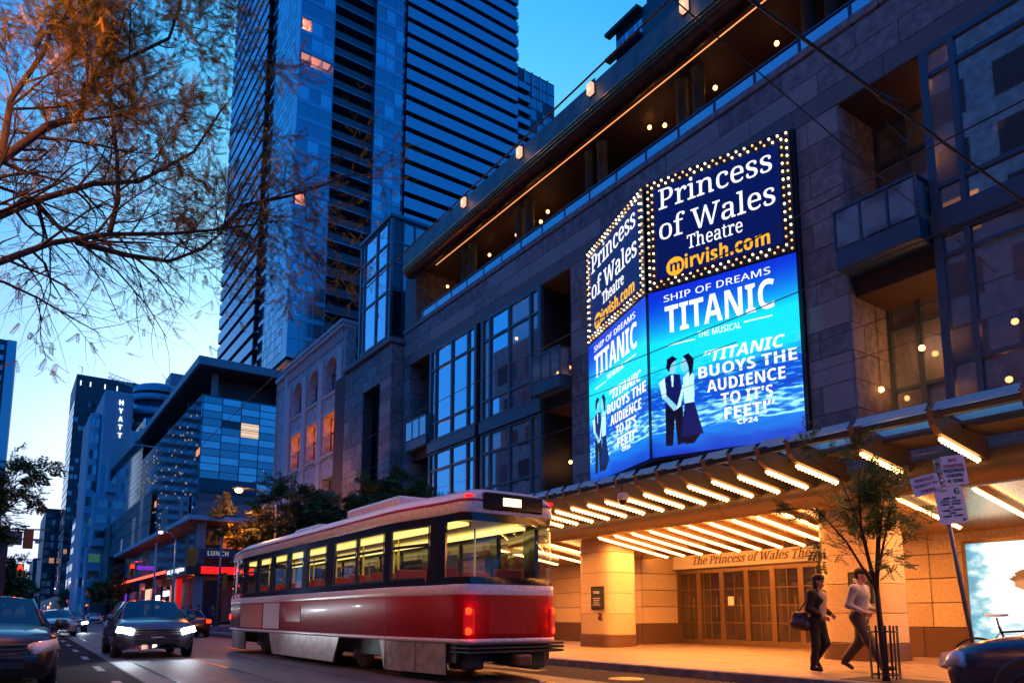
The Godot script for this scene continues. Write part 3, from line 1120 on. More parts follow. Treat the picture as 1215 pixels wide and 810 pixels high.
	var cam := thing("security_camera", "white domed camera hanging under the front of the canopy", "camera", V(11.95, 3.9, 12.45))
	b = MB.new(true)
	b.lathe(V(11.95, 3.86, 12.45), Vector3.UP, [[0.0, 0.16], [0.10, 0.16], [0.13, 0.12], [0.135, 0.0], [0.115, -0.02]], 20)
	part(cam, "housing", b.done(), "dull_white")
	b = MB.new(true)
	b.lathe(V(11.95, 3.84, 12.45), Vector3.UP, [[0.11, 0.0], [0.10, -0.06], [0.06, -0.10], [0.0, -0.115]], 18)
	part(cam, "dome", b.done(), "black_gloss")
	b = MB.new(true)
	b.tube([V(11.95, 4.02, 12.45), V(11.95, 4.16, 12.45), V(11.98, 4.22, 12.45)], [0.025, 0.025, 0.025], 8)
	part(cam, "stem", b.done(), "galvanised")


# ------------------------------------------------------------------ light boxes and poster frames
func poster_image(w: int, h: int) -> ImageTexture:
	# teal and white print with a lock of brown hair
	var im := Image.create(w, h, false, Image.FORMAT_RGB8)
	var n := FastNoiseLite.new()
	n.seed = 5
	n.frequency = 0.018
	for y in h:
		for x in w:
			var v := n.get_noise_2d(x, y * 1.4)
			var edge := clampf((0.16 - float(x) / w + v * 0.16) * 6.0, 0.0, 1.0)
			var low := clampf((float(y) / h - 0.80 + v * 0.12) * 7.0, 0.0, 1.0)
			var c := Color(0.97, 1.0, 1.0).lerp(Color(0.12, 0.62, 0.74), maxf(edge, low * 0.75))
			var hx := (float(x) / w - 0.46) / 0.15
			var hy := (float(y) / h - 0.47) / 0.17
			var hd := hx * hx + hy * hy + v * 0.9
			if hd < 1.0 and hy < 0.25 - 0.5 * absf(hx): c = Color(0.45, 0.24, 0.13).lerp(Color(0.75, 0.5, 0.32), clampf(v * 2.0 + 0.4, 0, 1))
			elif hd < 1.0 and hy < 0.9: c = c.lerp(Color(1.0, 0.93, 0.88), 0.6)
			im.set_pixel(x, y, c)
	return ImageTexture.create_from_image(im)


func make_boards() -> void:
	var pm := mat("poster_glow", Color(0.3, 0.3, 0.3), 0.4)
	pm.emission_enabled = true
	pm.emission_texture = poster_image(256, 256)
	pm.emission_energy_multiplier = 1.15
	for k in 2:
		var u0: float = [4.9, 18.75][k]
		var u1: float = [7.54, 20.93][k]
		var t := thing("light_box", ["tall teal and white light box poster on the wall behind the bicycle", "narrow lit teal poster on the wall left of the entrance column"][k], "poster", V(17.9, 0.5, (u0 + u1) * 0.5))
		var fr := MB.new()
		for e in [[u0 - 0.07, u0, 0.46, 2.80], [u1, u1 + 0.07, 0.46, 2.80]]: fr.ubox(17.86, e[2], e[0], 17.99, e[3], e[1])
		for e in [[0.46, 0.53], [2.73, 2.80]]: fr.ubox(17.86, e[0], u0, 17.99, e[1], u1)
		part(t, "frame", fr.done(), "bronze")
		var f := MB.new()
		f.quad_uv(V(17.92, 0.53, u1), V(17.92, 0.53, u0), V(17.92, 2.73, u0), V(17.92, 2.73, u1))
		part(t, "poster", f.done(), "poster_glow")
		pbox(t, "box_back", 17.93, 0.53, u0, 17.985, 2.73, u1, "black")
		text(t, "lettering", "SHIP OF DREAMS", "sans_bold", (u1 - u0) * 0.62, 0.09, "sign_white", V(17.912, 2.62, (u0 + u1) * 0.5 + 0.2), V(0, 0, -1), Vector3.UP, 0.004)
		small_print(t, 17.912, (u0 + u1) * 0.5 + 0.35, 0.80, 1.2, 3, 0.05, "sign_white", k)
		area(t, V(17.85, 1.63, (u0 + u1) * 0.5), V(-1, 0, 0), V(0, 0, 1), u1 - u0, 2.2, Color(0.85, 1.0, 1.0), 0.5)
	# framed show cards on the two entrance columns
	var spots := [[15.165, 17.02, 1.30, 2.02, 0.0], [15.165, 8.52, 1.36, 2.06, 0.0]]
	for k in 2:
		var s: Array = spots[k]
		var t := thing("poster_frame", ["black framed show card on the left entrance column", "black framed show card on the column behind the young tree"][k], "poster", V(s[0], s[2], s[1]), "show cards on the entrance columns")
		pbox(t, "frame", s[0] - 0.035, s[2], s[1] - 0.28, s[0] + 0.05, s[3], s[1] + 0.28, "black", 0.015)
		pbox(t, "card", s[0] - 0.042, s[2] + 0.06, s[1] - 0.225, s[0] - 0.030, s[3] - 0.06, s[1] + 0.225, "card_print")
		text(t, "lettering", "TITANIC", "sans_bold", 0.30, 0.085, "dull_white", V(s[0] - 0.046, s[3] - 0.19, s[1]), V(0, 0, -1), Vector3.UP, 0.003)
		small_print(t, s[0] - 0.046, s[1], s[3] - 0.36, 0.34, 4, 0.03, "dull_white", 3 + k)
	var pl := thing("wall_plate", "small bronze call plate under the left column show card", "plate", V(15.165, 1.0, 16.95))
	pbox(pl, "plate", 15.17, 0.98, 16.88, 15.21, 1.2, 17.02, "bronze_dark", 0.01)
	var bt := MB.new(true)
	bt.lathe(V(15.172, 1.1, 16.95), V(-1, 0, 0), [[0.02, 0.0], [0.02, 0.012], [0.0, 0.014]], 10)
	part(pl, "button", bt.done(), "chrome")


# lines of print too small to read: short dashes of uneven length
func small_print(parent: Node3D, x: float, uc: float, ytop: float, w: float, rows: int, h: float, m: String, seed_: int) -> void:
	var r := RandomNumberGenerator.new()
	r.seed = seed_ + 900
	var b := MB.new()
	for j in rows:
		var half := w * r.randf_range(0.32, 0.5)
		var s := -half
		while s < half - 0.02:
			var e := minf(s + r.randf_range(1.2, 4.0) * h, half)
			b.ubox(x - 0.002, ytop - j * h * 2.2 - h, uc - s, x + 0.001, ytop - j * h * 2.2, uc - e)
			s = e + h * 0.7
	part(parent, "small_print", b.done(), m)


func bulb_row(parent: Node3D, mid: Vector3, dir: Vector3, length: float, drop: float) -> void:
	var b := MB.new(true)
	var n := int(length / 0.105)
	for i in n:
		var c := mid + dir * (length * ((i + 0.5) / n - 0.5)) + Vector3(0, drop, 0)
		b.lathe(c, Vector3.DOWN, [[0.016, -0.012], [0.022, 0.008], [0.014, 0.026], [0.0, 0.031]], 6)
	part(parent, "bulb_row", b.done(), "strip_bulb_glow").set_meta("kind", "stuff")


# ------------------------------------------------------------------ marquee sign
func inside(p: Vector2, poly: Array) -> bool:
	return Geometry2D.is_point_in_polygon(p, PackedVector2Array(poly))


func fill_poly(im: Image, pts: Array, c: Color) -> void:
	var w := im.get_width()
	var h := im.get_height()
	var poly := []
	var lo := Vector2(1e9, 1e9)
	var hi := Vector2(-1e9, -1e9)
	for p in pts:
		var q := Vector2(p[0] * w, p[1] * h)
		poly.append(q)
		lo = lo.min(q)
		hi = hi.max(q)
	for y in range(maxi(0, int(lo.y)), mini(h, int(hi.y) + 1)):
		for x in range(maxi(0, int(lo.x)), mini(w, int(hi.x) + 1)):
			if inside(Vector2(x + 0.5, y + 0.5), poly): im.set_pixel(x, y, c)


func fill_oval(im: Image, cx: float, cy: float, rx: float, ry: float, c: Color) -> void:
	var p := []
	for i in 20: p.append([cx + rx * cos(TAU * i / 20), cy + ry * sin(TAU * i / 20)])
	fill_poly(im, p, c)


func screen_image() -> ImageTexture:
	var w := 320
	var h := 370
	var im := Image.create(w, h, false, Image.FORMAT_RGB8)
	var n := FastNoiseLite.new()
	n.seed = 77
	n.frequency = 0.02
	var n2 := FastNoiseLite.new()
	n2.seed = 78
	n2.frequency = 0.05
	for y in h:
		for x in w:
			var s := float(x) / w
			var t := float(y) / h
			var v := n.get_noise_2d(x * 0.6, y * 2.2)
			var v2 := n2.get_noise_2d(x * 0.5, y * 2.4)
			var c: Color
			var top := Color(0.02, 0.16, 0.80)
			var cyan := Color(0.05, 0.86, 0.97)
			if t < 0.42:
				var k := clampf(t / 0.30 + 0.15 * (s - 0.5), 0.0, 1.0)
				c = top.lerp(cyan, pow(k, 1.5))
			elif t < 0.72:
				var k := clampf((t - 0.46) / 0.12 + v * 0.5 - 0.2 + 0.5 * (s - 0.5), 0.0, 1.0)
				c = cyan.lerp(Color(0.02, 0.30, 0.80), k)
				if v2 > 0.25: c = c.lerp(Color(0.35, 0.85, 1.0), 0.6)
			elif t < 0.86:
				c = Color(0.03, 0.40, 0.85).lerp(Color(0.65, 0.97, 1.0), clampf(v2 * 1.6 + 0.45, 0.0, 1.0))
			else:
				var k := clampf((t - 0.86) / 0.14 + v * 0.3, 0.0, 1.0)
				c = Color(0.03, 0.50, 0.90).lerp(Color(0.01, 0.16, 0.70), k)
				if (x + y) % 6 < 2: c = c.lerp(Color(0.15, 0.55, 0.95), 0.35)
			# grid of the display's tiles
			if x % 4 == 0: c = c.darkened(0.12)
			im.set_pixel(x, y, c)
	# a couple in old-fashioned clothes, printed on the display
	var dark := Color(0.005, 0.02, 0.14)
	var mid := Color(0.02, 0.08, 0.34)
	var pale := Color(0.72, 0.93, 1.0)
	var skin := Color(0.50, 0.78, 0.92)
	fill_poly(im, [[0.105, 0.70], [0.225, 0.70], [0.235, 0.935], [0.185, 0.945], [0.170, 0.78], [0.150, 0.945], [0.100, 0.94]], dark)
	fill_poly(im, [[0.095, 0.545], [0.150, 0.52], [0.215, 0.535], [0.230, 0.72], [0.105, 0.72]], mid)
	fill_poly(im, [[0.060, 0.56], [0.105, 0.535], [0.115, 0.65], [0.085, 0.665]], pale)
	fill_poly(im, [[0.085, 0.655], [0.115, 0.645], [0.195, 0.725], [0.165, 0.745]], skin)
	fill_poly(im, [[0.148, 0.53], [0.170, 0.53], [0.165, 0.60], [0.155, 0.60]], pale)
	fill_oval(im, 0.160, 0.48, 0.032, 0.046, skin)
	fill_poly(im, [[0.118, 0.48], [0.125, 0.43], [0.165, 0.415], [0.200, 0.44], [0.170, 0.452], [0.150, 0.47], [0.138, 0.51]], dark)
	fill_poly(im, [[0.245, 0.70], [0.305, 0.70], [0.365, 0.90], [0.210, 0.90]], mid)
	fill_poly(im, [[0.225, 0.90], [0.345, 0.90], [0.300, 0.945], [0.235, 0.945]], dark)
	fill_poly(im, [[0.235, 0.56], [0.270, 0.53], [0.315, 0.55], [0.310, 0.71], [0.240, 0.71]], pale)
	fill_poly(im, [[0.230, 0.60], [0.250, 0.59], [0.215, 0.72], [0.180, 0.74]], pale)
	fill_oval(im, 0.250, 0.485, 0.028, 0.042, skin)
	fill_poly(im, [[0.240, 0.43], [0.280, 0.42], [0.315, 0.46], [0.305, 0.53], [0.282, 0.56], [0.278, 0.50], [0.260, 0.455]], dark)
	return ImageTexture.create_from_image(im)


func make_marquee() -> void:
	make_boards()
	var sm := mat("screen_glow", Color(0.02, 0.02, 0.03), 0.35)
	sm.emission_enabled = true
	sm.emission_texture = screen_image()
	sm.emission_energy_multiplier = 1.3
	var t := thing("marquee_sign", "tall two-sided lit theatre sign with bulb border over blue musical screens", "sign", V(15, 5.4, 13.9))
	var L := V(15.75, 0, 17.92)
	var A := V(14.42, 0, 13.86)
	var R := V(15.75, 0, 9.92)
	var b := MB.new()
	b.prism(PackedVector2Array([Vector2(L.x + 0.08, L.z), Vector2(A.x + 0.09, A.z), Vector2(R.x + 0.08, R.z), Vector2(15.95, R.z), Vector2(15.95, L.z)]), Vector3(0, 5.36, 0), Vector3(1, 0, 0), Vector3(0, 0, 1), Vector3(0, 8.24, 0))
	part(t, "housing", b.done(), "black")
	var big := MB.new(true)
	big.lathe(Vector3.ZERO, Vector3.UP, [[0.0, -0.030], [0.023, -0.021], [0.031, 0.0], [0.023, 0.021], [0.0, 0.030]], 8)
	var bulb := big.done()
	for k in 2:
		var p: Vector3 = [L, A][k]
		var q: Vector3 = [A, R][k]
		var r := (q - p).normalized()
		var out := r.cross(Vector3.UP).normalized()
		var len := (q - p).length()
		p += r * 0.05
		len -= 0.10
		var at := func(s: float, y: float, o: float) -> Vector3: return p + r * s + Vector3(0, y, 0) + out * o
		# lit board
		var bd := MB.new()
		bd.obox(Transform3D(Basis(r, Vector3.UP, out), at.call(len * 0.5, 11.885, 0.0)), Vector3(len, 3.31, 0.06))
		var board := part(t, "lit_board", bd.done(), "frame_dark")
		var pn := MB.new()
		pn.obox(Transform3D(Basis(r, Vector3.UP, out), at.call(len * 0.5, 11.885, 0.035)), Vector3(len - 0.56, 2.75, 0.03))
		part(board, "blue_panel", pn.done(), "sign_blue")
		var n := 0
		for row in 2:
			var ins := 0.075 + row * 0.13
			var w := len - 2 * ins
			var h := 3.31 - 2 * ins
			var nx := roundi(w / 0.215)
			var ny := roundi(h / 0.215)
			var pts := []
			for i in nx:
				pts.append([ins + w * i / nx, 10.23 + ins])
				pts.append([ins + w * (i + 1) / nx, 13.54 - ins])
			for i in ny:
				pts.append([ins, 10.23 + ins + h * (i + 1) / ny])
				pts.append([len - ins, 10.23 + ins + h * i / ny])
			for e in pts:
				var dim := (n * 7 + row * 3) % 5
				part(board, "bulb", bulb, "bulb_glow" if dim < 3 else "bulb_small_glow", at.call(e[0], e[1], 0.06))
				n += 1
		for e in [["Princess", "serif", 0.10, 0.885, 12.90, 0.66], ["of Wales", "serif", 0.10, 0.895, 11.98, 0.68], ["Theatre", "serif", 0.30, 0.68, 11.36, 0.42]]:
			text(board, "lettering", e[0], e[1], (e[3] - e[2]) * len, e[5], "sign_white", at.call((e[2] + e[3]) * 0.5 * len, e[4], 0.056), r, Vector3.UP, 0.012)
		var ds := MB.new()
		var dc: Vector3 = at.call(0.21 * len, 10.76, 0.055)
		ds.tube([dc, dc + out * 0.008], [0.27, 0.27], 28)
		part(board, "disc", ds.done(), "sign_yellow")
		text(board, "lettering", "m", "sans_bold", 0.34, 0.24, "sign_blue", at.call(0.215 * len, 10.75, 0.068), r, Vector3.UP, 0.008)
		text(board, "lettering", "irvish.com", "sans_bold", 0.57 * len, 0.44, "sign_yellow", at.call(0.565 * len, 10.81, 0.056), r, Vector3.UP, 0.012)
		# display below
		var d := MB.new()
		d.quad_uv(at.call(0.0, 5.42, 0.03), at.call(len, 5.42, 0.03), at.call(len, 10.18, 0.03), at.call(0.0, 10.18, 0.03))
		var scr := part(t, "display", d.done(), "screen_glow")
		for e in [
			["SHIP OF DREAMS", "sans", 0.115, 0.84, 9.90, 0.19, 0.0], ["TITANIC", "sans_bold", 0.12, 0.86, 9.28, 0.80, 0.0], ["THE MUSICAL", "sans", 0.35, 0.64, 8.63, 0.17, 0.0],
			["“TITANIC", "sans_bold", 0.38, 0.90, 7.97, 0.32, 0.22], ["BUOYS THE", "sans_bold", 0.345, 0.975, 7.56, 0.32, 0.0], ["AUDIENCE", "sans_bold", 0.40, 0.90, 7.14, 0.32, 0.0],
			["TO IT'S", "sans_bold", 0.49, 0.82, 6.73, 0.32, 0.0], ["FEET!”", "sans_bold", 0.51, 0.83, 6.33, 0.32, 0.0], ["CP24", "sans_bold", 0.59, 0.72, 6.06, 0.13, 0.0]]:
			text(scr, "lettering", e[0], e[1], (e[3] - e[2]) * len, e[5], "sign_white", at.call((e[2] + e[3]) * 0.5 * len, e[4], 0.034), r, Vector3.UP, 0.008, e[6])
		for e in [[0.13, 0.33, 8.53], [0.66, 0.84, 8.68]]:
			var ln := MB.new()
			ln.obox(Transform3D(Basis(r, Vector3.UP, out), at.call((e[0] + e[1]) * 0.5 * len, e[2], 0.036)), Vector3((e[1] - e[0]) * len, 0.03, 0.008))
			part(scr, "rule", ln.done(), "sign_white")
		area(t, at.call(len * 0.5, 7.8, 0.12), out, r, len, 4.76, Color(0.08, 0.42, 1.0), 1.1)
		area(t, at.call(len * 0.5, 11.885, 0.16), out, r, len, 3.3, Color(1.0, 0.78, 0.6), 0.35)


# ------------------------------------------------------------------ stone annex with the glass turret
func make_annex() -> void:
	var t := thing("stone_annex", "narrow grey stone annex carrying a bright blue glass turret", "building", V(15.3, 0, 35.6))
	pbox(t, "wall_core", 15.36, 0.1, 32.62, 15.9, 15.0, 33.9, "stone_joint")
	pbox(t, "wall_core", 15.36, 0.1, 36.1, 15.9, 15.0, 40.4, "stone_joint")
	pbox(t, "wall_core", 15.36, 13.15, 33.9, 15.9, 15.0, 36.1, "stone_joint")
	pbox(t, "wall_core", 15.36, 0.1, 33.9, 15.9, 5.6, 36.1, "stone_joint")
	pbox(t, "main_block", 16.5, 0.1, 32.64, 30.0, 15.1, 40.4, "cladding_dark")
	panels(t, "stone_panel", "x", 15.36, 32.62, 33.9, 0.3, 14.9, 0.73, 1.28, STONES, 0.05, 0.0)
	panels(t, "stone_panel", "x", 15.36, 36.1, 38.7, 0.3, 14.9, 0.73, 1.3, STONES)
	panels(t, "stone_panel", "x", 15.36, 33.9, 36.1, 13.16, 14.9, 0.58, 1.1, STONES)
	panels(t, "return_panel", "u", 32.62, 15.32, 16.0, 5.0, 14.9, 0.73, 0.72, STONES, 0.05, 0.0)
	for y in [6.9, 13.2]:
		pbox(t, "band_stone", 15.29, y, 32.56, 15.4, y + 0.62, 33.9, "stone_band", 0.01)
	for k in 3:
		pbox(t, "cornice_stone", 15.12, 14.95, 32.45 + k * 2.1, 16.4, 15.22, 32.45 + (k + 1) * 2.1 - 0.01, "stone_a", 0.03)
	# tall slot window
	var fr := MB.new()
	for u in [33.98, 34.75, 36.02]: fr.ubox(16.1, 5.6, u - 0.05, 16.2, 13.15, u + 0.05)
	for y in [6.4, 8.6, 9.8, 12.0]: fr.ubox(16.1, y - 0.05, 33.9, 16.2, y + 0.05, 36.1)
	var f := part(t, "window_frame", fr.done(), "frame_dark")
	for e in [[5.6, 8.6], [8.6, 12.0], [12.0, 13.15]]:
		pbox(f, "pane", 16.15, e[0], 33.92, 16.16, e[1], 36.08, "pane_bay")
	pbox(t, "slot_back", 16.45, 5.6, 33.9, 16.5, 13.15, 36.1, "room_wall")
	# turret
	var ys := [15.24, 15.9, 18.5, 20.1, 21.25, 22.55]
	var us := [33.95, 34.35, 35.75, 37.45, 37.95]
	pbox(t, "turret_core", 16.4, 15.1, 34.1, 20.0, 22.4, 37.9, "room_dark")
	curtain(t, 15.8, us, ys, ["pane_turret"], 0)
	var sf := MB.new()
	for x in [15.82, 16.5, 17.2, 18.6, 20.0]: sf.ubox(x - 0.05, 15.2, 33.90, x + 0.05, 22.6, 34.02)
	for y in ys: sf.ubox(15.8, y - 0.05, 33.92, 20.0, y + 0.05, 34.0)
	var s := part(t, "side_frame", sf.done(), "frame")
	for i in 4:
		for j in ys.size() - 1:
			var x0: float = [15.87, 16.55, 17.25, 18.65][i]
			var x1: float = [16.45, 17.15, 18.55, 19.95][i]
			pbox(s, "pane", x0, ys[j] + 0.05, 33.96, x1, ys[j + 1] - 0.05, 33.97, "pane_bay" if i > 0 else "far_glass_dark")
	pbox(t, "turret_cap", 15.66, 22.58, 33.8, 20.2, 22.82, 38.1, "frame", 0.04)
	# tilted glass louvres on the turret roof
	for k in 4:
		var bs := Basis.from_euler(Vector3(0.25, -0.5, -0.55))
		var at := V(16.6 + k * 0.75, 23.75 - 0.02 * k, 37.2 - k * 0.35)
		part(t, "roof_louvre", bmesh(Vector3(0.42, 0.05, 2.2), 0.01), "far_glass_pale", at, bs)
		var b := MB.new()
		b.rod(V(at.x, 22.8, -at.z), at, 0.03, 5)
		part(t, "louvre_post", b.done(), "frame")


# ------------------------------------------------------------------ pale building with arched windows
func make_arch_building() -> void:
	var t := thing("arched_building", "pale rendered building with three arched windows above warm lit windows", "building", V(16, 0, 47.4))
	var xf := 16.0
	var xb := 16.65
	pbox(t, "main_block", 19.2, 0.1, 40.6, 30, 18.6, 54.0, "cladding_dark")
	pbox(t, "back_wall", 18.9, 0.1, 40.6, 19.2, 18.6, 54.0, "room_dark")
	var cs := [42.95, 46.05, 49.3]
	var hw := 0.98
	# piers between the window columns
	var edges := [[40.55, cs[0] - hw], [cs[0] + hw, cs[1] - hw], [cs[1] + hw, cs[2] - hw], [cs[2] + hw, 51.75]]
	for e in edges:
		pbox(t, "pier", xf, 0.1, e[0], xb, 17.5, e[1], "pale_wall")
		var c: float = (e[0] + e[1]) * 0.5
		pbox(t, "pilaster", xf - 0.14, 0.1, c - 0.36, xf - 0.002, 17.5, c + 0.36, "pale_trim", 0.03)
	# corner wing, set a little back
	pbox(t, "corner_wing", 16.12, 0.1, 51.75, xb, 18.9, 52.02, "pale_wall")
	for y in [[0.1, 7.2], [9.7, 11.1], [13.1, 14.8], [16.3, 18.9]]:
		pbox(t, "corner_wing", 16.12, y[0], 52.02, xb, y[1], 52.62, "pale_wall")
	pbox(t, "corner_wing", 16.12, 0.1, 52.62, xb, 18.9, 54.2, "pale_wall")
	for y in [[7.2, 9.7, "far_glass_dark"], [11.1, 13.1, "window_warm"], [14.8, 16.3, "far_glass_dark"]]:
		pbox(t, "narrow_window", 16.5, y[0], 52.02, 16.55, y[1], 52.62, y[2])
	pbox(t, "corner_pier", xf - 0.1, 0.1, 51.5, xf + 0.12, 18.9, 51.98, "pale_trim", 0.03)
	for c in cs:
		for y in [[0.1, 6.6], [9.6, 11.1], [13.72, 15.0]]:
			pbox(t, "spandrel_wall", xf, y[0], c - hw, xb, y[1], c + hw, "pale_wall")
		for y in [11.1, 15.0, 6.6]:
			pbox(t, "window_sill", xf - 0.12, y - 0.16, c - hw - 0.08, xf + 0.3, y + 0.02, c + hw + 0.08, "pale_trim", 0.02)
		pbox(t, "window_head", xf - 0.08, 13.66, c - hw - 0.1, xf + 0.1, 13.86, c + hw + 0.1, "pale_trim", 0.02)
		# arched head
		var poly := PackedVector2Array([Vector2(hw, 17.5), Vector2(-hw, 17.5), Vector2(-hw, 16.45)])
		for i in range(1, 16):
			var a := PI - PI * i / 16.0
			poly.append(Vector2(hw * cos(a), 16.45 + hw * sin(a)))
		poly.append(Vector2(hw, 16.45))
		var b := MB.new()
		b.prism(poly, V(xf, 0, c), V(0, 0, 1), Vector3.UP, Vector3(xb - xf, 0, 0))
		part(t, "arch_head", b.done(), "pale_wall")
		# windows: frame and panes
		for row in 3:
			var y0: float = [6.6, 11.12, 15.02][row]
			var y1: float = [9.6, 13.70, 17.45][row]
			var fm := MB.new()
			for e in [-hw, 0.0, hw]: fm.ubox(16.5, y0, c + e - 0.05, 16.58, y1, c + e + 0.05)
			for e in [y0 + 0.04, lerpf(y0, y1, 0.6)]: fm.ubox(16.5, e - 0.04, c - hw, 16.58, e + 0.04, c + hw)
			var f := part(t, "window", fm.done(), "frame_dark" if row != 1 else "bronze_dark")
			for e in [-1, 1]:
				pbox(f, "pane", 16.53, y0, c + minf(e * hw, 0.0), 16.54, y1, c + maxf(e * hw, 0.0), "pane_clear" if row == 1 else "pane_bay")
		# lit room
		pbox(t, "room_floor", 16.66, 10.9, c - 1.45, 18.88, 11.05, c + 1.45, "lobby_wall")
		pbox(t, "room_ceiling", 16.66, 13.76, c - 1.45, 18.88, 13.9, c + 1.45, "lobby_wall")
		pbox(t, "room_partition", 16.66, 11.05, c + 1.42, 18.88, 13.76, c + 1.5, "lobby_wall")
		pbox(t, "room_rear", 18.7, 11.05, c - 1.45, 18.88, 13.76, c + 1.42, "lobby_wall")
		pbox(t, "room_shelf", 17.8, 11.05, c - 0.4, 18.3, 12.3, c + 0.5, "lobby_dark", 0.02)
		lamp("omni", t, V(17.1, 13.2, c), Color(1.0, 0.48, 0.20), 2.2, 0.15)
	# wall above the arches, corbel table and cornice
	pbox(t, "upper_wall", xf, 17.5, 40.55, xb, 18.9, 51.75, "pale_wall")
	var u := 40.9
	while u < 53.8:
		pbox(t, "corbel", (15.86 if u < 51.6 else 15.98), 17.95, u, (xf if u < 51.6 else 16.12) - 0.002, 18.6, u + 0.17, "pale_trim", 0.02)
		u += 0.42
	pbox(t, "cornice", 15.72, 18.62, 40.5, 16.7, 18.86, 51.85, "pale_trim", 0.03)
	pbox(t, "cornice", 15.62, 18.86, 40.45, 16.8, 19.1, 51.9, "pale_trim", 0.04)
	pbox(t, "cornice", 15.84, 18.62, 51.86, 16.7, 18.95, 54.25, "pale_trim", 0.03)
	panels(t, "side_wall", "u", 54.3, 16.0, 30.0, 0.1, 18.6, 18.5, 14.0, ["pale_wall"], 0.05, 0.0)
	# bracket lamp arm on the corner
	var b := MB.new(true)
	b.tube([V(15.9, 7.0, 53.2), V(15.2, 7.3, 53.2), V(14.8, 7.1, 53.2)], [0.05, 0.05, 0.04], 6)
	part(t, "bracket", b.done(), "black")


# ------------------------------------------------------------------ glazed grids of far buildings
# windows of one wall joined by material: axis, plane, extents, pitch, materials with weights
func grid(parent: Node3D, called: String, axis: String, p: float, a0: float, a1: float, y0: float, y1: float, pa: float, py: float, ga: float, gy: float, front: float, ms: Array, ws: Array, seed_: int) -> void:
	var r := RandomNumberGenerator.new()
	r.seed = seed_
	var bs := []
	for m in ms: bs.append(MB.new())
	var na := maxi(1, roundi((a1 - a0) / pa))
	var ny := maxi(1, roundi((y1 - y0) / py))
	var da := (a1 - a0) / na
	var dy := (y1 - y0) / ny
	for j in ny:
		for i in na:
			var k := 0
			var v := r.randf()
			while k < ws.size() - 1 and v > ws[k]:
				v -= ws[k]
				k += 1
			mbox(bs[k], axis, p, a0 + i * da + ga, a0 + (i + 1) * da - ga, y0 + j * dy + gy, y0 + (j + 1) * dy - gy, 0.05, front)
	for k in ms.size():
		if bs[k].count: part(parent, called, bs[k].done(), ms[k]).set_meta("kind", "stuff")


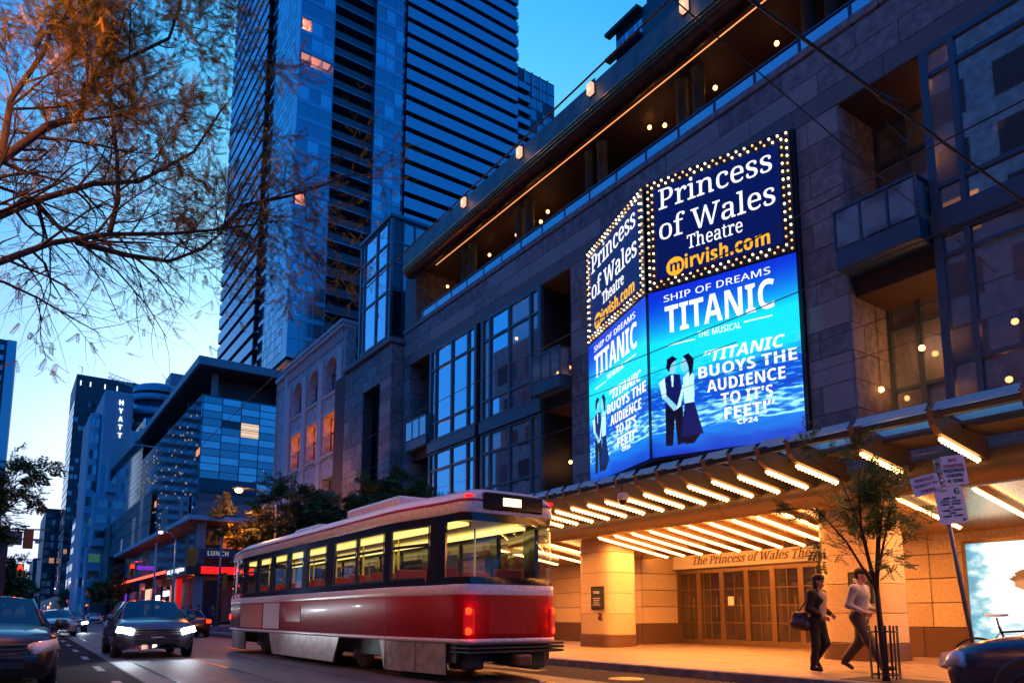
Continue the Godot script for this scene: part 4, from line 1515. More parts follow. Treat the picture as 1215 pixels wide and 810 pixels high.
func make_corner_building() -> void:
	var t := thing("corner_glass_building", "blue glass corner block with flat overhanging roof and sawtooth far end", "building", V(16, 0, 81))
	pbox(t, "main_block", 16.5, 11.4, 81.5, 44, 24.6, 152, "room_dark")
	# right-hand wall, pane by pane
	var lit := {}
	var fr := MB.new()
	for i in 9: fr.ubox(16.1 + i * 2.0 - 0.04, 11.5, 80.93, 16.1 + i * 2.0 + 0.04, 24.7, 81.2)
	for j in 17: fr.ubox(16.0, 11.5 + j * 0.825 - 0.03, 80.94, 34.0, 11.5 + j * 0.825 + 0.03, 81.2)
	var f := part(t, "side_frame", fr.done(), "frame")
	var tones := ["far_glass", "far_glass_mid", "far_glass", "far_glass_tint"]
	for j in 16:
		for i in 9:
			var m: String = tones[rng.randi() % 4]
			if j in [3, 4] and i in [0, 1, 2]: m = "far_glass_dark"
			if j == 2 and i in [5, 6, 7]: m = "far_glass_dark"
			if j in [12] and i in [1, 2]: m = "far_glass_dark"
			if j in [12, 11] and i == 2: m = "window_pale"
			if j == 11 and i == 2:
				for z in 4: pbox(f, "blind_slat", 20.16, 20.72 + z * 0.42, 80.96, 22.04, 20.76 + z * 0.42, 80.99, "cladding")
			pbox(f, "pane", 16.1 + i * 2.0 - (0.0 if i else 0.1) + 0.04, 11.53 + j * 0.825, 81.0, 16.1 + (i + 1) * 2.0 - 0.04, 11.47 + (j + 1) * 0.825, 81.03, m)
	# street wall: small panes, then the pale reflecting stretch far down
	grid(t, "street_pane", "x", 16.0, 81.0, 122.0, 11.5, 24.7, 1.6, 0.825, 0.03, 0.03, 0.02, ["far_glass", "far_glass_mid", "far_glass_dark", "far_glass_tint", "window_warm"], [0.34, 0.3, 0.16, 0.18, 0.02], 5)
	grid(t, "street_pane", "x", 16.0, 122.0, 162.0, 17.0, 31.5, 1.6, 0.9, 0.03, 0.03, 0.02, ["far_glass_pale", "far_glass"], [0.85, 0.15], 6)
	grid(t, "lower_panel", "x", 15.7, 108.0, 152.0, 11.6, 18.2, 3.5, 2.2, 0.05, 0.05, 0.1, ["cladding_dark", "far_glass_mid"], [0.8, 0.2], 7)
	grid(t, "lower_panel", "x", 15.8, 84.0, 100.0, 11.8, 14.2, 2.2, 2.4, 0.05, 0.05, 0.1, ["far_glass_mid", "cladding_dark"], [0.6, 0.4], 8)
	pbox(t, "slant_panel", 15.4, 3.0, 152, 16.2, 18.0, 172, "cladding_dark")
	# terrace under the roof, with columns
	pbox(t, "terrace_core", 18.5, 24.7, 84, 44, 27.6, 118, "soffit_dark")
	pbox(t, "terrace_corner_room", 24.0, 24.7, 81.1, 44, 27.6, 84.0, "far_glass_mid")
	pbox(t, "terrace_edge", 16.0, 24.62, 81.0, 44, 24.78, 122, "frame")
	for e in [[17.2, 82.2], [17.2, 95.0], [17.2, 108.0]]:
		pbox(t, "terrace_column", e[0], 24.7, e[1], e[0] + 0.6, 27.7, e[1] + 0.6, "cladding", 0.02)
	# roof
	pbox(t, "roof", 15.2, 27.7, 79.9, 45, 28.65, 122.5, "roof_slab", 0.05)
	pbox(t, "roof_soffit", 15.5, 27.64, 80.2, 44.6, 27.71, 122.0, "soffit_dark")
	# sawtooth end: a small gable, then the long tilted roof
	for poly in [[[117, 28.2], [122, 29.8], [127, 28.2]], [[127, 28.0], [132.7, 31.6], [158, 32.0], [158, 29.0]]]:
		var b := MB.new()
		var pv := PackedVector2Array()
		for q in poly: pv.append(Vector2(q[0], q[1]))
		b.prism(pv, V(15.3, 0, 0), V(0, 0, 1), Vector3.UP, Vector3(20, 0, 0))
		part(t, "sawtooth_roof", b.done(), "roof_slab")
	# specks of light behind the street glass
	var sk := MB.new()
	var skr := RandomNumberGenerator.new()
	skr.seed = 15
	for k in 90:
		var su := skr.randf_range(82.0, 120.0)
		var sy := skr.randf_range(12.0, 24.0)
		sk.ubox(15.93, sy, su, 15.965, sy + 0.16, su + 0.3)
	part(t, "lamp_speck", sk.done(), "speck_glow").set_meta("kind", "stuff")
	pbox(t, "end_wall", 15.6, 17.0, 162.0, 40, 30.0, 164.5, "cladding_dark")
	# ledge over the shop front
	pbox(t, "ledge", 15.2, 11.0, 79.9, 45, 11.5, 142, "ledge_pale", 0.04)
	pbox(t, "ledge_soffit", 15.5, 10.9, 80.2, 44, 11.0, 142, "lobby_dark")
	# first floor: set-back glass and corner column
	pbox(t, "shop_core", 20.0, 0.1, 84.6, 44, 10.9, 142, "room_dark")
	grid(t, "shop_window", "x", 17.0, 83.5, 142, 6.6, 10.9, 2.4, 4.3, 0.06, 0.04, 0.03, ["far_glass_mid", "far_glass_dark", "room_wall"], [0.5, 0.3, 0.2], 9)
	grid(t, "shop_window", "u", 84.0, 17.2, 40, 7.6, 10.9, 2.2, 3.3, 0.06, 0.04, 0.03, ["room_wall", "far_glass_dark", "window_amber"], [0.5, 0.35, 0.15], 10)
	pbox(t, "corner_column", 16.4, 0.1, 81.2, 17.2, 10.9, 82.0, "cladding", 0.05)
	for e in [[17.0, 95.0], [17.0, 109.0], [17.0, 123.0], [24.0, 82.0]]:
		pbox(t, "shop_column", e[0], 0.1, e[1], e[0] + 0.7, 6.0, e[1] + 0.7, "cladding", 0.04)
	# ground floor shops
	grid(t, "shop_front", "x", 17.4, 84.0, 142, 0.3, 5.0, 2.4, 4.7, 0.1, 0.1, 0.03, ["room_wall", "far_glass_dark", "window_pale", "lobby_wall", "purple_glow"], [0.42, 0.3, 0.06, 0.18, 0.04], 11)
	grid(t, "shop_front", "u", 83.8, 17.4, 40, 0.3, 5.0, 2.2, 4.7, 0.1, 0.1, 0.03, ["lobby_wall", "room_wall", "far_glass_dark", "window_warm"], [0.4, 0.3, 0.2, 0.1], 12)
	# sign bands
	pbox(t, "red_light_line", 15.62, 6.10, 92.0, 15.72, 6.42, 142, "red_strip_glow")
	area(t, V(15.6, 6.0, 117), Vector3(-0.5, -1, 0), V(0, 0, 1), 50.0, 0.3, Color(1.0, 0.12, 0.07), 14.0)
	pbox(t, "canopy_band", 15.3, 5.3, 80.2, 17.0, 6.5, 92.0, "black", 0.03)
	pbox(t, "canopy_band", 17.0, 5.3, 80.2, 30, 6.5, 83.9, "black", 0.03)
	text(t, "lettering", "tiff. | Bell Lightbox", "sans_bold", 9.6, 0.62, "sign_white", V(15.28, 5.88, 86.2), V(0, 0, -1), Vector3.UP, 0.04)
	pbox(t, "red_sign", 16.7, 5.45, 80.1, 22.0, 6.15, 80.19, "red_glow")
	area(t, V(19.4, 5.6, 79.9), Vector3(0, -0.6, 1), Vector3.RIGHT, 5.3, 0.7, Color(1.0, 0.08, 0.05), 9.0)
	pbox(t, "name_band", 16.4, 7.05, 80.3, 30, 8.15, 80.6, "purple_band")
	text(t, "lettering", "LUNCH", "sans_bold", 2.1, 0.5, "sign_dim", V(18.3, 7.6, 80.27), Vector3.RIGHT, Vector3.UP, 0.04)
	text(t, "neon_lettering", "Luma", "serif_bold", 4.2, 1.5, "neon_glow", V(20.9, 10.0, 79.6), Vector3.RIGHT, Vector3.UP, 0.06, 0.25)
	area(t, V(20.9, 9.9, 79.4), Vector3(0, -0.3, 1), Vector3.RIGHT, 4.0, 1.0, Color(1.0, 0.5, 0.06), 2.2)
	pbox(t, "menu_screen", 15.9, 2.0, 99.0, 16.0, 3.6, 101.5, "white_glow")
	pbox(t, "menu_screen", 15.9, 3.4, 93.0, 16.0, 4.0, 96.5, "white_glow")
	pbox(t, "red_pillar", 16.0, 0.2, 88.6, 16.5, 5.2, 89.3, "red_glow_dim")
	for i in 6:
		lamp("omni", t, V(16.6 + (i % 2), 4.7, 82.5 + i * 8.0), Color(1.0, 0.45, 0.25), 3.0, 0.2)


# ------------------------------------------------------------------ towers
func make_towers() -> void:
	var xc := 32.4
	var uc := 106.0
	var t := thing("condominium_tower", "tall blue glass high-rise with striped balconies behind the theatre", "building", V(xc, 0, uc))
	pbox(t, "core", xc + 0.4, 39.6, uc + 2.2, 74.8, 152, 148, "far_glass_dark")
	pbox(t, "base_soffit", xc + 0.1, 39.3, uc + 0.2, 74.0, 39.62, 147, "lobby_wall")
	pbox(t, "podium", xc + 8, 0.1, uc + 8, 74, 39.3, 146, "cladding")
	lamp("omni", t, V(xc + 4, 37.0, uc + 6), Color(1.0, 0.6, 0.3), 25.0, 1.0)
	var fl := 34
	var y0 := 40.0
	var ph := 3.03
	var corner := MB.new()
	# glass columns on the right face: frames joined, panes separate
	var c1 := [xc, 34.3, 36.2, 38.05]
	var c2 := [45.6, 47.4, 49.2, 50.95]
	var fm := MB.new()
	for c in [c1, c2]:
		for x in c: fm.ubox(x - 0.06, y0, uc - 0.10, x + 0.06, 150, uc + 2.2)
	var f1 := part(t, "column_frame", fm.done(), "band_blue")
	for k in fl:
		var y := y0 + k * ph
		for c in [c1, c2]:
			pbox(f1, "spandrel", c[0], y, uc - 0.05, c[3], y + 0.75, uc + 0.4, "band_blue")
			for i in 3:
				var m: String = ["far_glass_mid", "far_glass", "far_glass_mid", "far_glass_tint"][rng.randi() % 4]
				if c == c1 and ((k == 18 and i == 0) or k == 16 or (k == 8 and i == 0)): m = "pane_clear"
				pbox(f1, "pane", c[i] + 0.07, y + 0.78, uc, c[i + 1] - 0.07, y + ph - 0.04, uc + 0.03, m)
		# dark recess between the columns: a slab and its dark parapet on every floor
		pbox(t, "recess_parapet", 38.12, y, uc + 0.9, 45.5, y + 1.25, uc + 1.05, "cladding_dark")
		pbox(t, "recess_slab", 38.12, y - 0.12, uc + 0.8, 45.5, y, uc + 2.2, "band_blue")
		# long balconies of the right face and of the left face
		pbox(t, "balcony_band", 51.1, y - 0.1, uc - 0.9, 75.0, y + 1.95, uc - 0.72, "band_blue")
		pbox(t, "balcony_floor", 51.1, y - 0.14, uc - 0.72, 75.0, y + 0.08, uc + 2.2, "cladding_dark")
		pbox(t, "balcony_end", 75.0, y - 0.1, uc - 0.9, 75.5, y + 1.5, uc + 2.0, "pane_rail")
		pbox(t, "balcony_band", xc - 0.9, y - 0.1, 122.2, xc - 0.72, y + 1.95, 148.2, "band_blue")
		pbox(t, "balcony_floor", xc - 0.72, y - 0.14, 122.2, xc + 0.5, y + 0.08, 148.2, "cladding_dark")
	for q in [[18, 0, 0], [16, 0, 2], [8, 0, 0]]:
		var y: float = y0 + q[0] * ph
		var xa: float = c1[q[1]]
		var xb: float = c1[q[2] + 1]
		pbox(t, "room_ceiling", xa, y + ph - 0.1, uc + 0.1, xb, y + ph, uc + 2.2, "room_pale")
		pbox(t, "ceiling_lamp", lerpf(xa, xb, 0.06), y + ph - 0.14, uc + 0.3, lerpf(xa, xb, 0.94), y + ph - 0.1, uc + 1.7, "window_pink")
		pbox(t, "room_floor", xa, y + 0.0, uc + 0.42, xb, y + 0.3, uc + 2.2, "room_pale")
		pbox(t, "room_wall", xa, y + 0.3, uc + 1.9, xb, y + ph - 0.1, uc + 2.15, "room_pale")
		pbox(t, "room_wall", xb - 0.08, y + 0.3, uc + 0.5, xb, y + ph - 0.1, uc + 1.9, "room_pale")
		pbox(t, "room_wall", xa, y + 0.3, uc + 0.5, xa + 0.08, y + ph - 0.1, uc + 1.9, "room_pale")
		pbox(t, "room_shelf", lerpf(xa, xb, 0.3), y + 0.3, uc + 1.3, lerpf(xa, xb, 0.6), y + 1.5, uc + 1.8, "lobby_dark")
		lamp("omni", t, V(lerpf(xa, xb, 0.35), y + ph - 0.5, uc + 1.2), Color(1.0, 0.66, 0.50), 3.2, 0.12)
	grid(t, "curtain_pane", "x", xc, uc, 122.0, y0, y0 + fl * ph, 1.35, ph * 0.5, 0.05, 0.06, 0.03, ["far_glass", "far_glass_mid", "far_glass_tint"], [0.5, 0.25, 0.25], 21)
	pbox(t, "curtain_wall", xc - 0.0, y0, uc + 0.2, xc + 0.4, 150, 122.1, "cladding_dark")
	# lower tower behind it
	var q := thing("rear_tower", "shorter blue apartment tower rising right behind the striped high-rise", "building", V(97, 0, 132))
	pbox(q, "core", 86, 60, 131, 104.8, 134.5, 150, "cladding_dark")
	grid(q, "pane", "u", 131.0, 86, 104.8, 60, 134.2, 1.9, 3.1, 0.08, 0.25, 0.05, ["far_glass_mid", "far_glass_tint", "far_glass_dark"], [0.5, 0.25, 0.25], 31)
	for k in 14:
		pbox(q, "balcony_band", 90.5, 88 + k * 3.1, 130.0, 96.5, 89.4 + k * 3.1, 130.2, "band_blue")
		pbox(q, "balcony_floor", 90.5, 87.9 + k * 3.1, 130.2, 96.5, 88.1 + k * 3.1, 131, "cladding_dark")
	for i in 7:
		pbox(q, "roof_fin", 88 + i * 2.4, 128.0, 130.7, 88.3 + i * 2.4, 134.6, 131, "band_blue")
	# block over the theatre roof
	q = thing("roof_block_building", "dark blue apartment block showing above the theatre eave", "building", V(60, 0, 58))
	pbox(q, "core", 60.0, 18.5, 50, 80, 76.6, 62.0, "cladding_dark")
	pbox(q, "core", 60.6, 18.5, 30, 80, 84.0, 57.0, "cladding_dark")
	grid(q, "pane", "x", 60.0, 57.2, 62.0, 58.2, 76.2, 0.8, 3.6, 0.05, 0.25, 0.06, ["far_glass", "far_glass_mid"], [0.6, 0.4], 33)
	grid(q, "pane", "x", 60.6, 45.0, 56.8, 58, 83.4, 1.2, 3.0, 0.05, 0.3, 0.06, ["far_glass", "far_glass_mid"], [0.6, 0.4], 34)
	for y in [69.0, 72.6, 76.2]:
		pbox(q, "balcony_slab", 59.0, y, 57.2, 60.0, y + 0.45, 63.2, "cladding_dark", 0.05)


func make_far_street() -> void:
	# hotel
	var t := thing("hotel_tower", "blue hotel slab with vertical white HYATT letters and a rounded tower", "building", V(17, 0, 165))
	pbox(t, "slab", 13.9, 0.1, 165, 19.3, 46.9, 185, "hotel_wall", 0.3)
	pbox(t, "side_slab", 11.9, 0.1, 168, 13.9, 42.5, 185, "hotel_wall", 0.3)
	grid(t, "window", "u", 168.0, 12.1, 13.8, 6, 42, 0.85, 3.2, 0.1, 0.7, 0.05, ["far_glass_mid", "far_glass_dark"], [0.6, 0.4], 41)
	for k in 5:
		text(t, "letter", "HYATT"[k], "sans_bold", 0.75, 1.0, "hyatt_glow", V(17.0 + 0.035 * k, 44.6 - 1.72 * k, 164.9), Vector3.RIGHT, Vector3.UP, 0.1)
	var b := MB.new(true)
	b.lathe(V(25.0, 0, 172), Vector3.UP, [[5.2, 0.0], [5.2, 49.0], [4.6, 49.2], [4.6, 49.6], [0.0, 49.6]], 28)
	part(t, "round_tower", b.done(), "far_glass_mid")
	for k in 13:
		b = MB.new(true)
		b.lathe(V(25.0, 8 + k * 3.25, 172), Vector3.UP, [[5.25, 0.0], [5.45, 0.02], [5.45, 1.35], [5.25, 1.37]], 28)
		part(t, "floor_band", b.done(), "hotel_wall")
	b = MB.new(true)
	b.lathe(V(25.0, 49.0, 172), Vector3.UP, [[5.3, 0.0], [5.3, 0.9], [4.4, 1.8], [2.4, 2.5], [0.0, 2.7]], 28)
	part(t, "tower_cap", b.done(), "hotel_wall")
	pbox(t, "rear_wing", 27.0, 0.1, 174, 46, 51.5, 190, "hotel_wall", 0.3)
	grid(t, "window", "u", 174.0, 30, 46, 6, 49, 2.6, 3.25, 0.4, 0.8, 0.05, ["far_glass_mid", "far_glass_dark", "window_warm"], [0.5, 0.45, 0.05], 42)
	pbox(t, "roof_room", 27.5, 51.5, 175, 31, 56.0, 182, "hotel_wall", 0.1)
	# dark office tower
	t = thing("dark_tower", "very dark office tower with scattered lit windows left of the hotel", "building", V(22, 0, 300))
	pbox(t, "core", 16.0, 0.1, 300, 46, 88.5, 330, "cladding_dark")
	grid(t, "window", "u", 300.0, 16.2, 24.0, 4, 79, 1.3, 3.0, 0.12, 0.7, 0.1, ["far_glass_dark", "far_glass_mid", "window_dim"], [0.62, 0.34, 0.04], 43)
	grid(t, "window", "u", 300.0, 25.2, 45.8, 4, 79, 1.3, 3.0, 0.12, 0.7, 0.1, ["far_glass_dark", "far_glass_mid", "window_dim"], [0.6, 0.35, 0.05], 44)
	grid(t, "window", "x", 16.0, 300, 330, 4, 79, 2.0, 3.0, 0.12, 0.35, 0.1, ["far_glass_dark", "far_glass_mid", "window_dim"], [0.62, 0.35, 0.03], 45)
	for x in [17.2, 20.3, 25.0, 29.0]:
		pbox(t, "roof_light", x, 84.5, 299.85, x + 0.35, 86.2, 299.98, "hyatt_glow")
	b = MB.new()
	b.rod(V(17.6, 88.5, 302), V(17.6, 92, 302), 0.12, 5)
	b.rod(V(16.4, 92, 302), V(17.7, 92, 302), 0.10, 5)
	part(t, "roof_davit", b.done(), "cladding_dark")
	# low blue office with stepped storeys, in front of the hotel on the street
	t = thing("stepped_office", "pale blue stepped office block below the hotel on the street", "building", V(16, 0, 180))
	for k in 3:
		var x0: float = [12.7, 13.2, 15.0][k]
		var yb: float = [0.1, 14.5, 25.0][k]
		var yt: float = [14.5, 25.0, 31.0][k]
		pbox(t, "block", x0, yb, 163.6 - 2.0 * k, 26, yt, 215, "hotel_wall", 0.1)
		grid(t, "window", "u", 163.6 - 2.0 * k, x0 + 0.3, 20, yb + 0.8, yt - 0.6, 2.2, 3.2, 0.2, 0.8, 0.06, ["far_glass_mid", "far_glass_dark", "window_green"], [0.5, 0.42, 0.08], 46 + k)
		grid(t, "window", "x", x0, 166, 213, yb + 0.8, yt - 0.6, 3.0, 3.2, 0.3, 0.8, 0.06, ["far_glass", "far_glass_mid", "window_green"], [0.5, 0.4, 0.1], 49 + k)
	t = thing("far_block", "distant dark block at the end of the right-hand building row", "building", V(14, 0, 330))
	pbox(t, "block", 11.8, 0.1, 345, 30, 44.0, 400, "cladding_dark")
	grid(t, "window", "u", 345.0, 12, 20, 3, 43, 2.0, 3.0, 0.15, 0.5, 0.06, ["far_glass_dark", "far_glass_mid", "window_dim"], [0.5, 0.42, 0.08], 52)
	t = thing("far_block", "lowest distant block on the skyline beside the dark tower", "building", V(14, 0, 400))
	pbox(t, "block", 10.6, 0.1, 410, 30, 28.0, 470, "cladding_dark")
	grid(t, "window", "u", 410.0, 10.9, 20, 3, 27, 2.2, 3.2, 0.15, 0.5, 0.06, ["far_glass_dark", "far_glass_mid", "window_dim"], [0.5, 0.4, 0.1], 53)
	# small lit shop signs along the far pavement
	t = thing("shop_row", "low dark shop row with many small coloured signs far down the right pavement", "building", V(14, 0, 170))
	pbox(t, "wall", 13.4, 0.1, 156, 15.9, 5.0, 162.5, "cladding_dark")
	pbox(t, "wall", 12.3, 0.1, 220, 15.9, 6.5, 340, "cladding_dark")
	var sr := RandomNumberGenerator.new()
	sr.seed = 91
	var kinds := ["white_glow", "purple_glow", "red_glow", "window_green", "amber_glow", "sign_dim", "window_warm", "window_pale"]
	for k in 26:
		var us := sr.randf_range(146.0, 335.0)
		var xs := 13.35 if us < 163 else 12.25
		if us > 163 and us < 220: xs = 12.65
		var ys := sr.randf_range(0.8, 4.6)
		pbox(t, "shop_sign", xs - 0.25, ys, us, xs - 0.12, ys + sr.randf_range(0.25, 0.8), us + sr.randf_range(0.6, 2.4), kinds[sr.randi() % kinds.size()])
	# tower crane behind the hotel
	t = thing("tower_crane", "pale lattice jib of a crane over the hotel roof", "crane", V(30, 0, 260))
	b = MB.new()
	var j0 := V(22.5, 77.5, 260)
	var j1 := V(47, 71.0, 260)
	for o in [Vector3(0, 0, -0.6), Vector3(0, 0, 0.6), Vector3(0, 1.5, 0)]: b.rod(j0 + o, j1 + o, 0.12, 4)
	for k in 20:
		var a := j0.lerp(j1, k / 20.0)
		var e := j0.lerp(j1, (k + 1) / 20.0)
		b.rod(a + Vector3(0, 0, -0.6), e + Vector3(0, 1.5, 0), 0.07, 4)
		b.rod(a + Vector3(0, 1.5, 0), e + Vector3(0, 0, 0.6), 0.07, 4)
	part(t, "jib", b.done(), "dull_white")
	b = MB.new()
	b.rod(V(47, 0, 260), V(47, 74, 260), 0.8, 4)
	part(t, "mast", b.done(), "dull_white")
	# left side of the street
	t = thing("left_tower", "blue apartment tower at the left edge of the picture", "building", V(-8, 0, 250))
	pbox(t, "core", -40, 0.1, 250, -2.35, 80.6, 285, "cladding_dark")
	for k in 25:
		pbox(t, "balcony_band", -20, 4 + k * 3.05, 249.2, -5.2, 5.5 + k * 3.05, 249.5, "band_blue")
	pbox(t, "corner_fin", -4.6, 0.1, 249.4, -2.3, 80.6, 250, "band_blue")
	pbox(t, "roof_room", -30, 80.6, 255, -9.0, 83.5, 280, "cladding_dark")
	# brick shop lit red, seen at the left edge, and the apartment house across the street that the theatre glass mirrors
	t = thing("brick_shop", "red lit brick shop front at the left edge beyond the crossing", "building", V(-5, 0, 80))
	pbox(t, "wall", -14, 0.1, 78, 0.05, 9.0, 100, "brick_red")
	grid(t, "window", "u", 78.0, -10, -0.3, 1.0, 8.6, 1.2, 2.4, 0.15, 0.5, 0.04, ["far_glass_dark", "room_wall"], [0.7, 0.3], 60)
	var r := RandomNumberGenerator.new()
	r.seed = 62
	for q in [[-30.0, 27.0, 33.5, 8, "tall pale apartment house across the street facing the entrance"], [44.0, 61.5, 29.0, 7, "pale apartment house across the street farther down by the crossing"]]:
		t = thing("apartment_house", q[4], "building", V(-11, 0, (q[0] + q[1]) * 0.5), "apartment houses across the street")
		pbox(t, "wall", -30, 0.1, q[0], -9.2, q[2], q[1], "house_wall")
		var wb := MB.new()
		var lb := MB.new()
		var n := int((q[1] - q[0]) / 3.4)
		for j in q[3]:
			for i in n:
				var ua: float = q[0] + 1.0 + i * 3.4
				var target := lb if r.randf() < 0.06 else wb
				target.ubox(-9.25, 4.0 + j * 3.5, ua, -9.16, 6.0 + j * 3.5, ua + 2.0)
		part(t, "window", wb.done(), "house_window").set_meta("kind", "stuff")
		if lb.count: part(t, "lit_window", lb.done(), "window_warm").set_meta("kind", "stuff")


# ------------------------------------------------------------------ streetcar
const TX := 7.17
const TR := 10.2
const TF := 25.1


func tram_half(u: float) -> float:
	var d := minf(u - TR, TF - u)
	if d < 0.3: return 0.74 + 0.27 * sqrt(maxf(0.0, 1.0 - pow(1.0 - d / 0.3, 2.0)))
	if d < 2.5: return lerpf(1.01, 1.27, smoothstep(0.0, 1.0, (d - 0.3) / 2.2))
	return 1.27


# points of the outline between two places on one flank (side -1 street, +1 kerb)
func flank(u0: float, u1: float, side: float, y: float, inset: float, n: int) -> Array:
	var o := []
	for i in n + 1:
		var u := lerpf(u0, u1, float(i) / n)
		var c := (TR + TF) * 0.5
		o.append(V(TX + side * (tram_half(u) - inset), y, c + (u - c) * (1.0 - inset * 0.6 / 7.7)))
	return o


# closed outline, seen from above
func hull(y: float, inset: float) -> Array:
	var us := [0.0, 0.02, 0.06, 0.12, 0.2, 0.3, 0.6, 1.0, 1.5, 2.0, 2.5, 4.0, 6.0]
	var all := []
	for d in us: all.append(TR + d)
	for i in us.size(): all.append(TF - us[us.size() - 1 - i])
	var o := []
	var c := (TR + TF) * 0.5
	for u in all: o.append(V(TX - maxf(0.02, tram_half(u) - inset), y, c + (u - c) * (1.0 - inset * 0.6 / 7.7)))
	for i in all.size():
		var u: float = all[all.size() - 1 - i]
		o.append(V(TX + maxf(0.02, tram_half(u) - inset), y, c + (u - c) * (1.0 - inset * 0.6 / 7.7)))
	o.append(o[0])
	return o


func hull_band(levels: Array) -> Mesh:
	var b := MB.new(true)
	var rows := []
	for l in levels: rows.append(hull(l[0], l[1]))
	for i in rows.size() - 1:
		for j in rows[i].size() - 1:
			var inside: Vector3 = V(TX, (levels[i][0] + levels[i + 1][0]) * 0.5 - (1.0 if levels[0][0] > 2.9 else 0.0), clampf(-rows[i][j].z, TR + 1.0, TF - 1.0))
			b.quad(rows[i][j], rows[i + 1][j], rows[i + 1][j + 1], rows[i][j + 1], inside)
	return b.done()


func make_streetcar() -> void:
	var m := mat("tram_red", srgb(0.48, 0.010, 0.012), 0.38, 0.0, "fine", 0.25, 0.0, 0.35)
	m.clearcoat_enabled = true
	m.clearcoat = 0.15
	m.clearcoat_roughness = 0.08
	mat("tram_white", srgb(0.82, 0.78, 0.77), 0.3, 0.0, "fine", 0.3)
	mat("tram_grey", srgb(0.30, 0.30, 0.30), 0.45, 0.0, "coarse", 0.6)
	mat("tram_pale_skirt", srgb(0.50, 0.51, 0.50), 0.35, 0.0, "coarse", 0.5)
	mat("tram_cream", srgb(0.55, 0.52, 0.38), 0.6)
	mat("tram_seat", srgb(0.25, 0.03, 0.03), 0.8)
	mat("tram_ad", srgb(0.52, 0.09, 0.05), 0.35)
	mat("pole_yellow", srgb(0.6, 0.5, 0.08), 0.4)
	var t := thing("streetcar", "red and white streetcar running away from the camera along the tracks", "streetcar", V(TX, 0, 17.4))
	part(t, "lower_body", hull_band([[0.72, 0.03], [0.74, 0.0], [1.47, 0.0]]), "tram_red")
	part(t, "body_line", hull_band([[0.66, 0.02], [0.68, -0.012], [0.725, -0.012], [0.735, 0.0]]), "tram_white")
	part(t, "white_stripe", hull_band([[1.465, 0.0], [1.475, -0.008], [1.63, -0.008], [1.645, 0.01]]), "tram_white")
	part(t, "window_sill", hull_band([[1.63, 0.0], [1.76, 0.012]]), "black_gloss")
	part(t, "window_head", hull_band([[2.70, 0.03], [2.86, 0.03]]), "black_gloss")
	part(t, "roof_band", hull_band([[2.84, 0.02], [2.86, 0.0], [3.04, 0.02]]), "tram_white")
	part(t, "roof_line", hull_band([[3.035, 0.012], [3.045, 0.008], [3.075, 0.01], [3.085, 0.03]]), "tram_red")
	part(t, "roof", hull_band([[3.08, 0.02], [3.14, 0.06], [3.22, 0.16], [3.28, 0.32], [3.32, 0.6], [3.345, 1.0], [3.35, 1.26]]), "tram_white")
	# roof equipment
	pbox(t, "roof_unit", TX - 0.55, 3.30, 13.6, TX + 0.55, 3.62, 16.4, "tram_white", 0.06)
	pbox(t, "roof_unit", TX - 0.5, 3.30, 18.4, TX + 0.5, 3.52, 20.4, "tram_white", 0.06)
	var b: MB
	# side windows: post, upper and lower pane
	var wins := [[11.25, 12.45], [12.72, 13.98], [14.06, 15.3], [15.78, 17.0], [17.3, 18.3], [18.55, 19.65], [19.9, 21.0], [21.25, 22.3], [22.6, 23.8]]
	for side in [-1.0, 1.0]:
		var posts := [[TR + 0.6, wins[0][0]]]
		for i in wins.size() - 1: posts.append([wins[i][1], wins[i + 1][0]])
		posts.append([wins[-1][1], 24.45])
		for p in posts:
			b = MB.new()
			var lo := flank(p[0], p[1], side, 1.74, 0.012, 2)
			var hi := flank(p[0], p[1], side, 2.72, 0.028, 2)
			b.sheet([lo, hi], V(TX, 2.2, (p[0] + p[1]) * 0.5))
			var lo2 := flank(p[0], p[1], side, 1.74, 0.07, 2)
			var hi2 := flank(p[0], p[1], side, 2.72, 0.085, 2)
			b.sheet([lo2, hi2])
			b.quad(lo[0], hi[0], hi2[0], lo2[0])
			b.quad(lo[2], hi[2], hi2[2], lo2[2])
			part(t, "window_post", b.done(), "black_gloss")
		for w in wins:
			var fr := MB.new()
			for yy in [[1.75, 1.79], [2.33, 2.39], [2.67, 2.71]]:
				fr.sheet([flank(w[0], w[1], side, yy[0], 0.010, 3), flank(w[0], w[1], side, yy[1], 0.018, 3)], V(TX, 2.2, w[0]))
			for e in [[w[0], w[0] + 0.045], [w[1] - 0.045, w[1]]]:
				fr.sheet([flank(e[0], e[1], side, 1.75, 0.010, 1), flank(e[0], e[1], side, 2.71, 0.022, 1)], V(TX, 2.2, w[0]))
			var wf := part(t, "window", fr.done(), "black")
			for yy in [[1.77, 2.36], [2.36, 2.69]]:
				var g := MB.new()
				g.sheet([flank(w[0], w[1], side, yy[0], 0.024, 3), flank(w[0], w[1], side, yy[1], 0.036, 3)], V(TX, 2.2, w[0]))
				part(wf, "pane", g.done(), "pane_tram")
	# wrap-round end windows
	for e in 2:
		b = MB.new(true)
		var rows := []
		for yy in [[1.755, 0.016], [2.71, 0.036]]:
			var r := []
			var ds := [0.6, 0.4, 0.3, 0.2, 0.12, 0.06, 0.02, 0.0]
			for d in ds: r.append(V(TX - tram_half(TR + d) + yy[1], yy[0], TR + d + 0.02))
			for i in ds.size(): r.append(V(TX + tram_half(TR + ds[ds.size() - 1 - i]) - yy[1], yy[0], TR + ds[ds.size() - 1 - i] + 0.02))
			if e == 1:
				for i in r.size(): r[i] = V(r[i].x, r[i].y, TF + TR + r[i].z)
			rows.append(r)
		b.sheet(rows, V(TX, 2.2, 17.4))
		part(t, ["rear_window", "windscreen"][e], b.done(), "pane_tram")
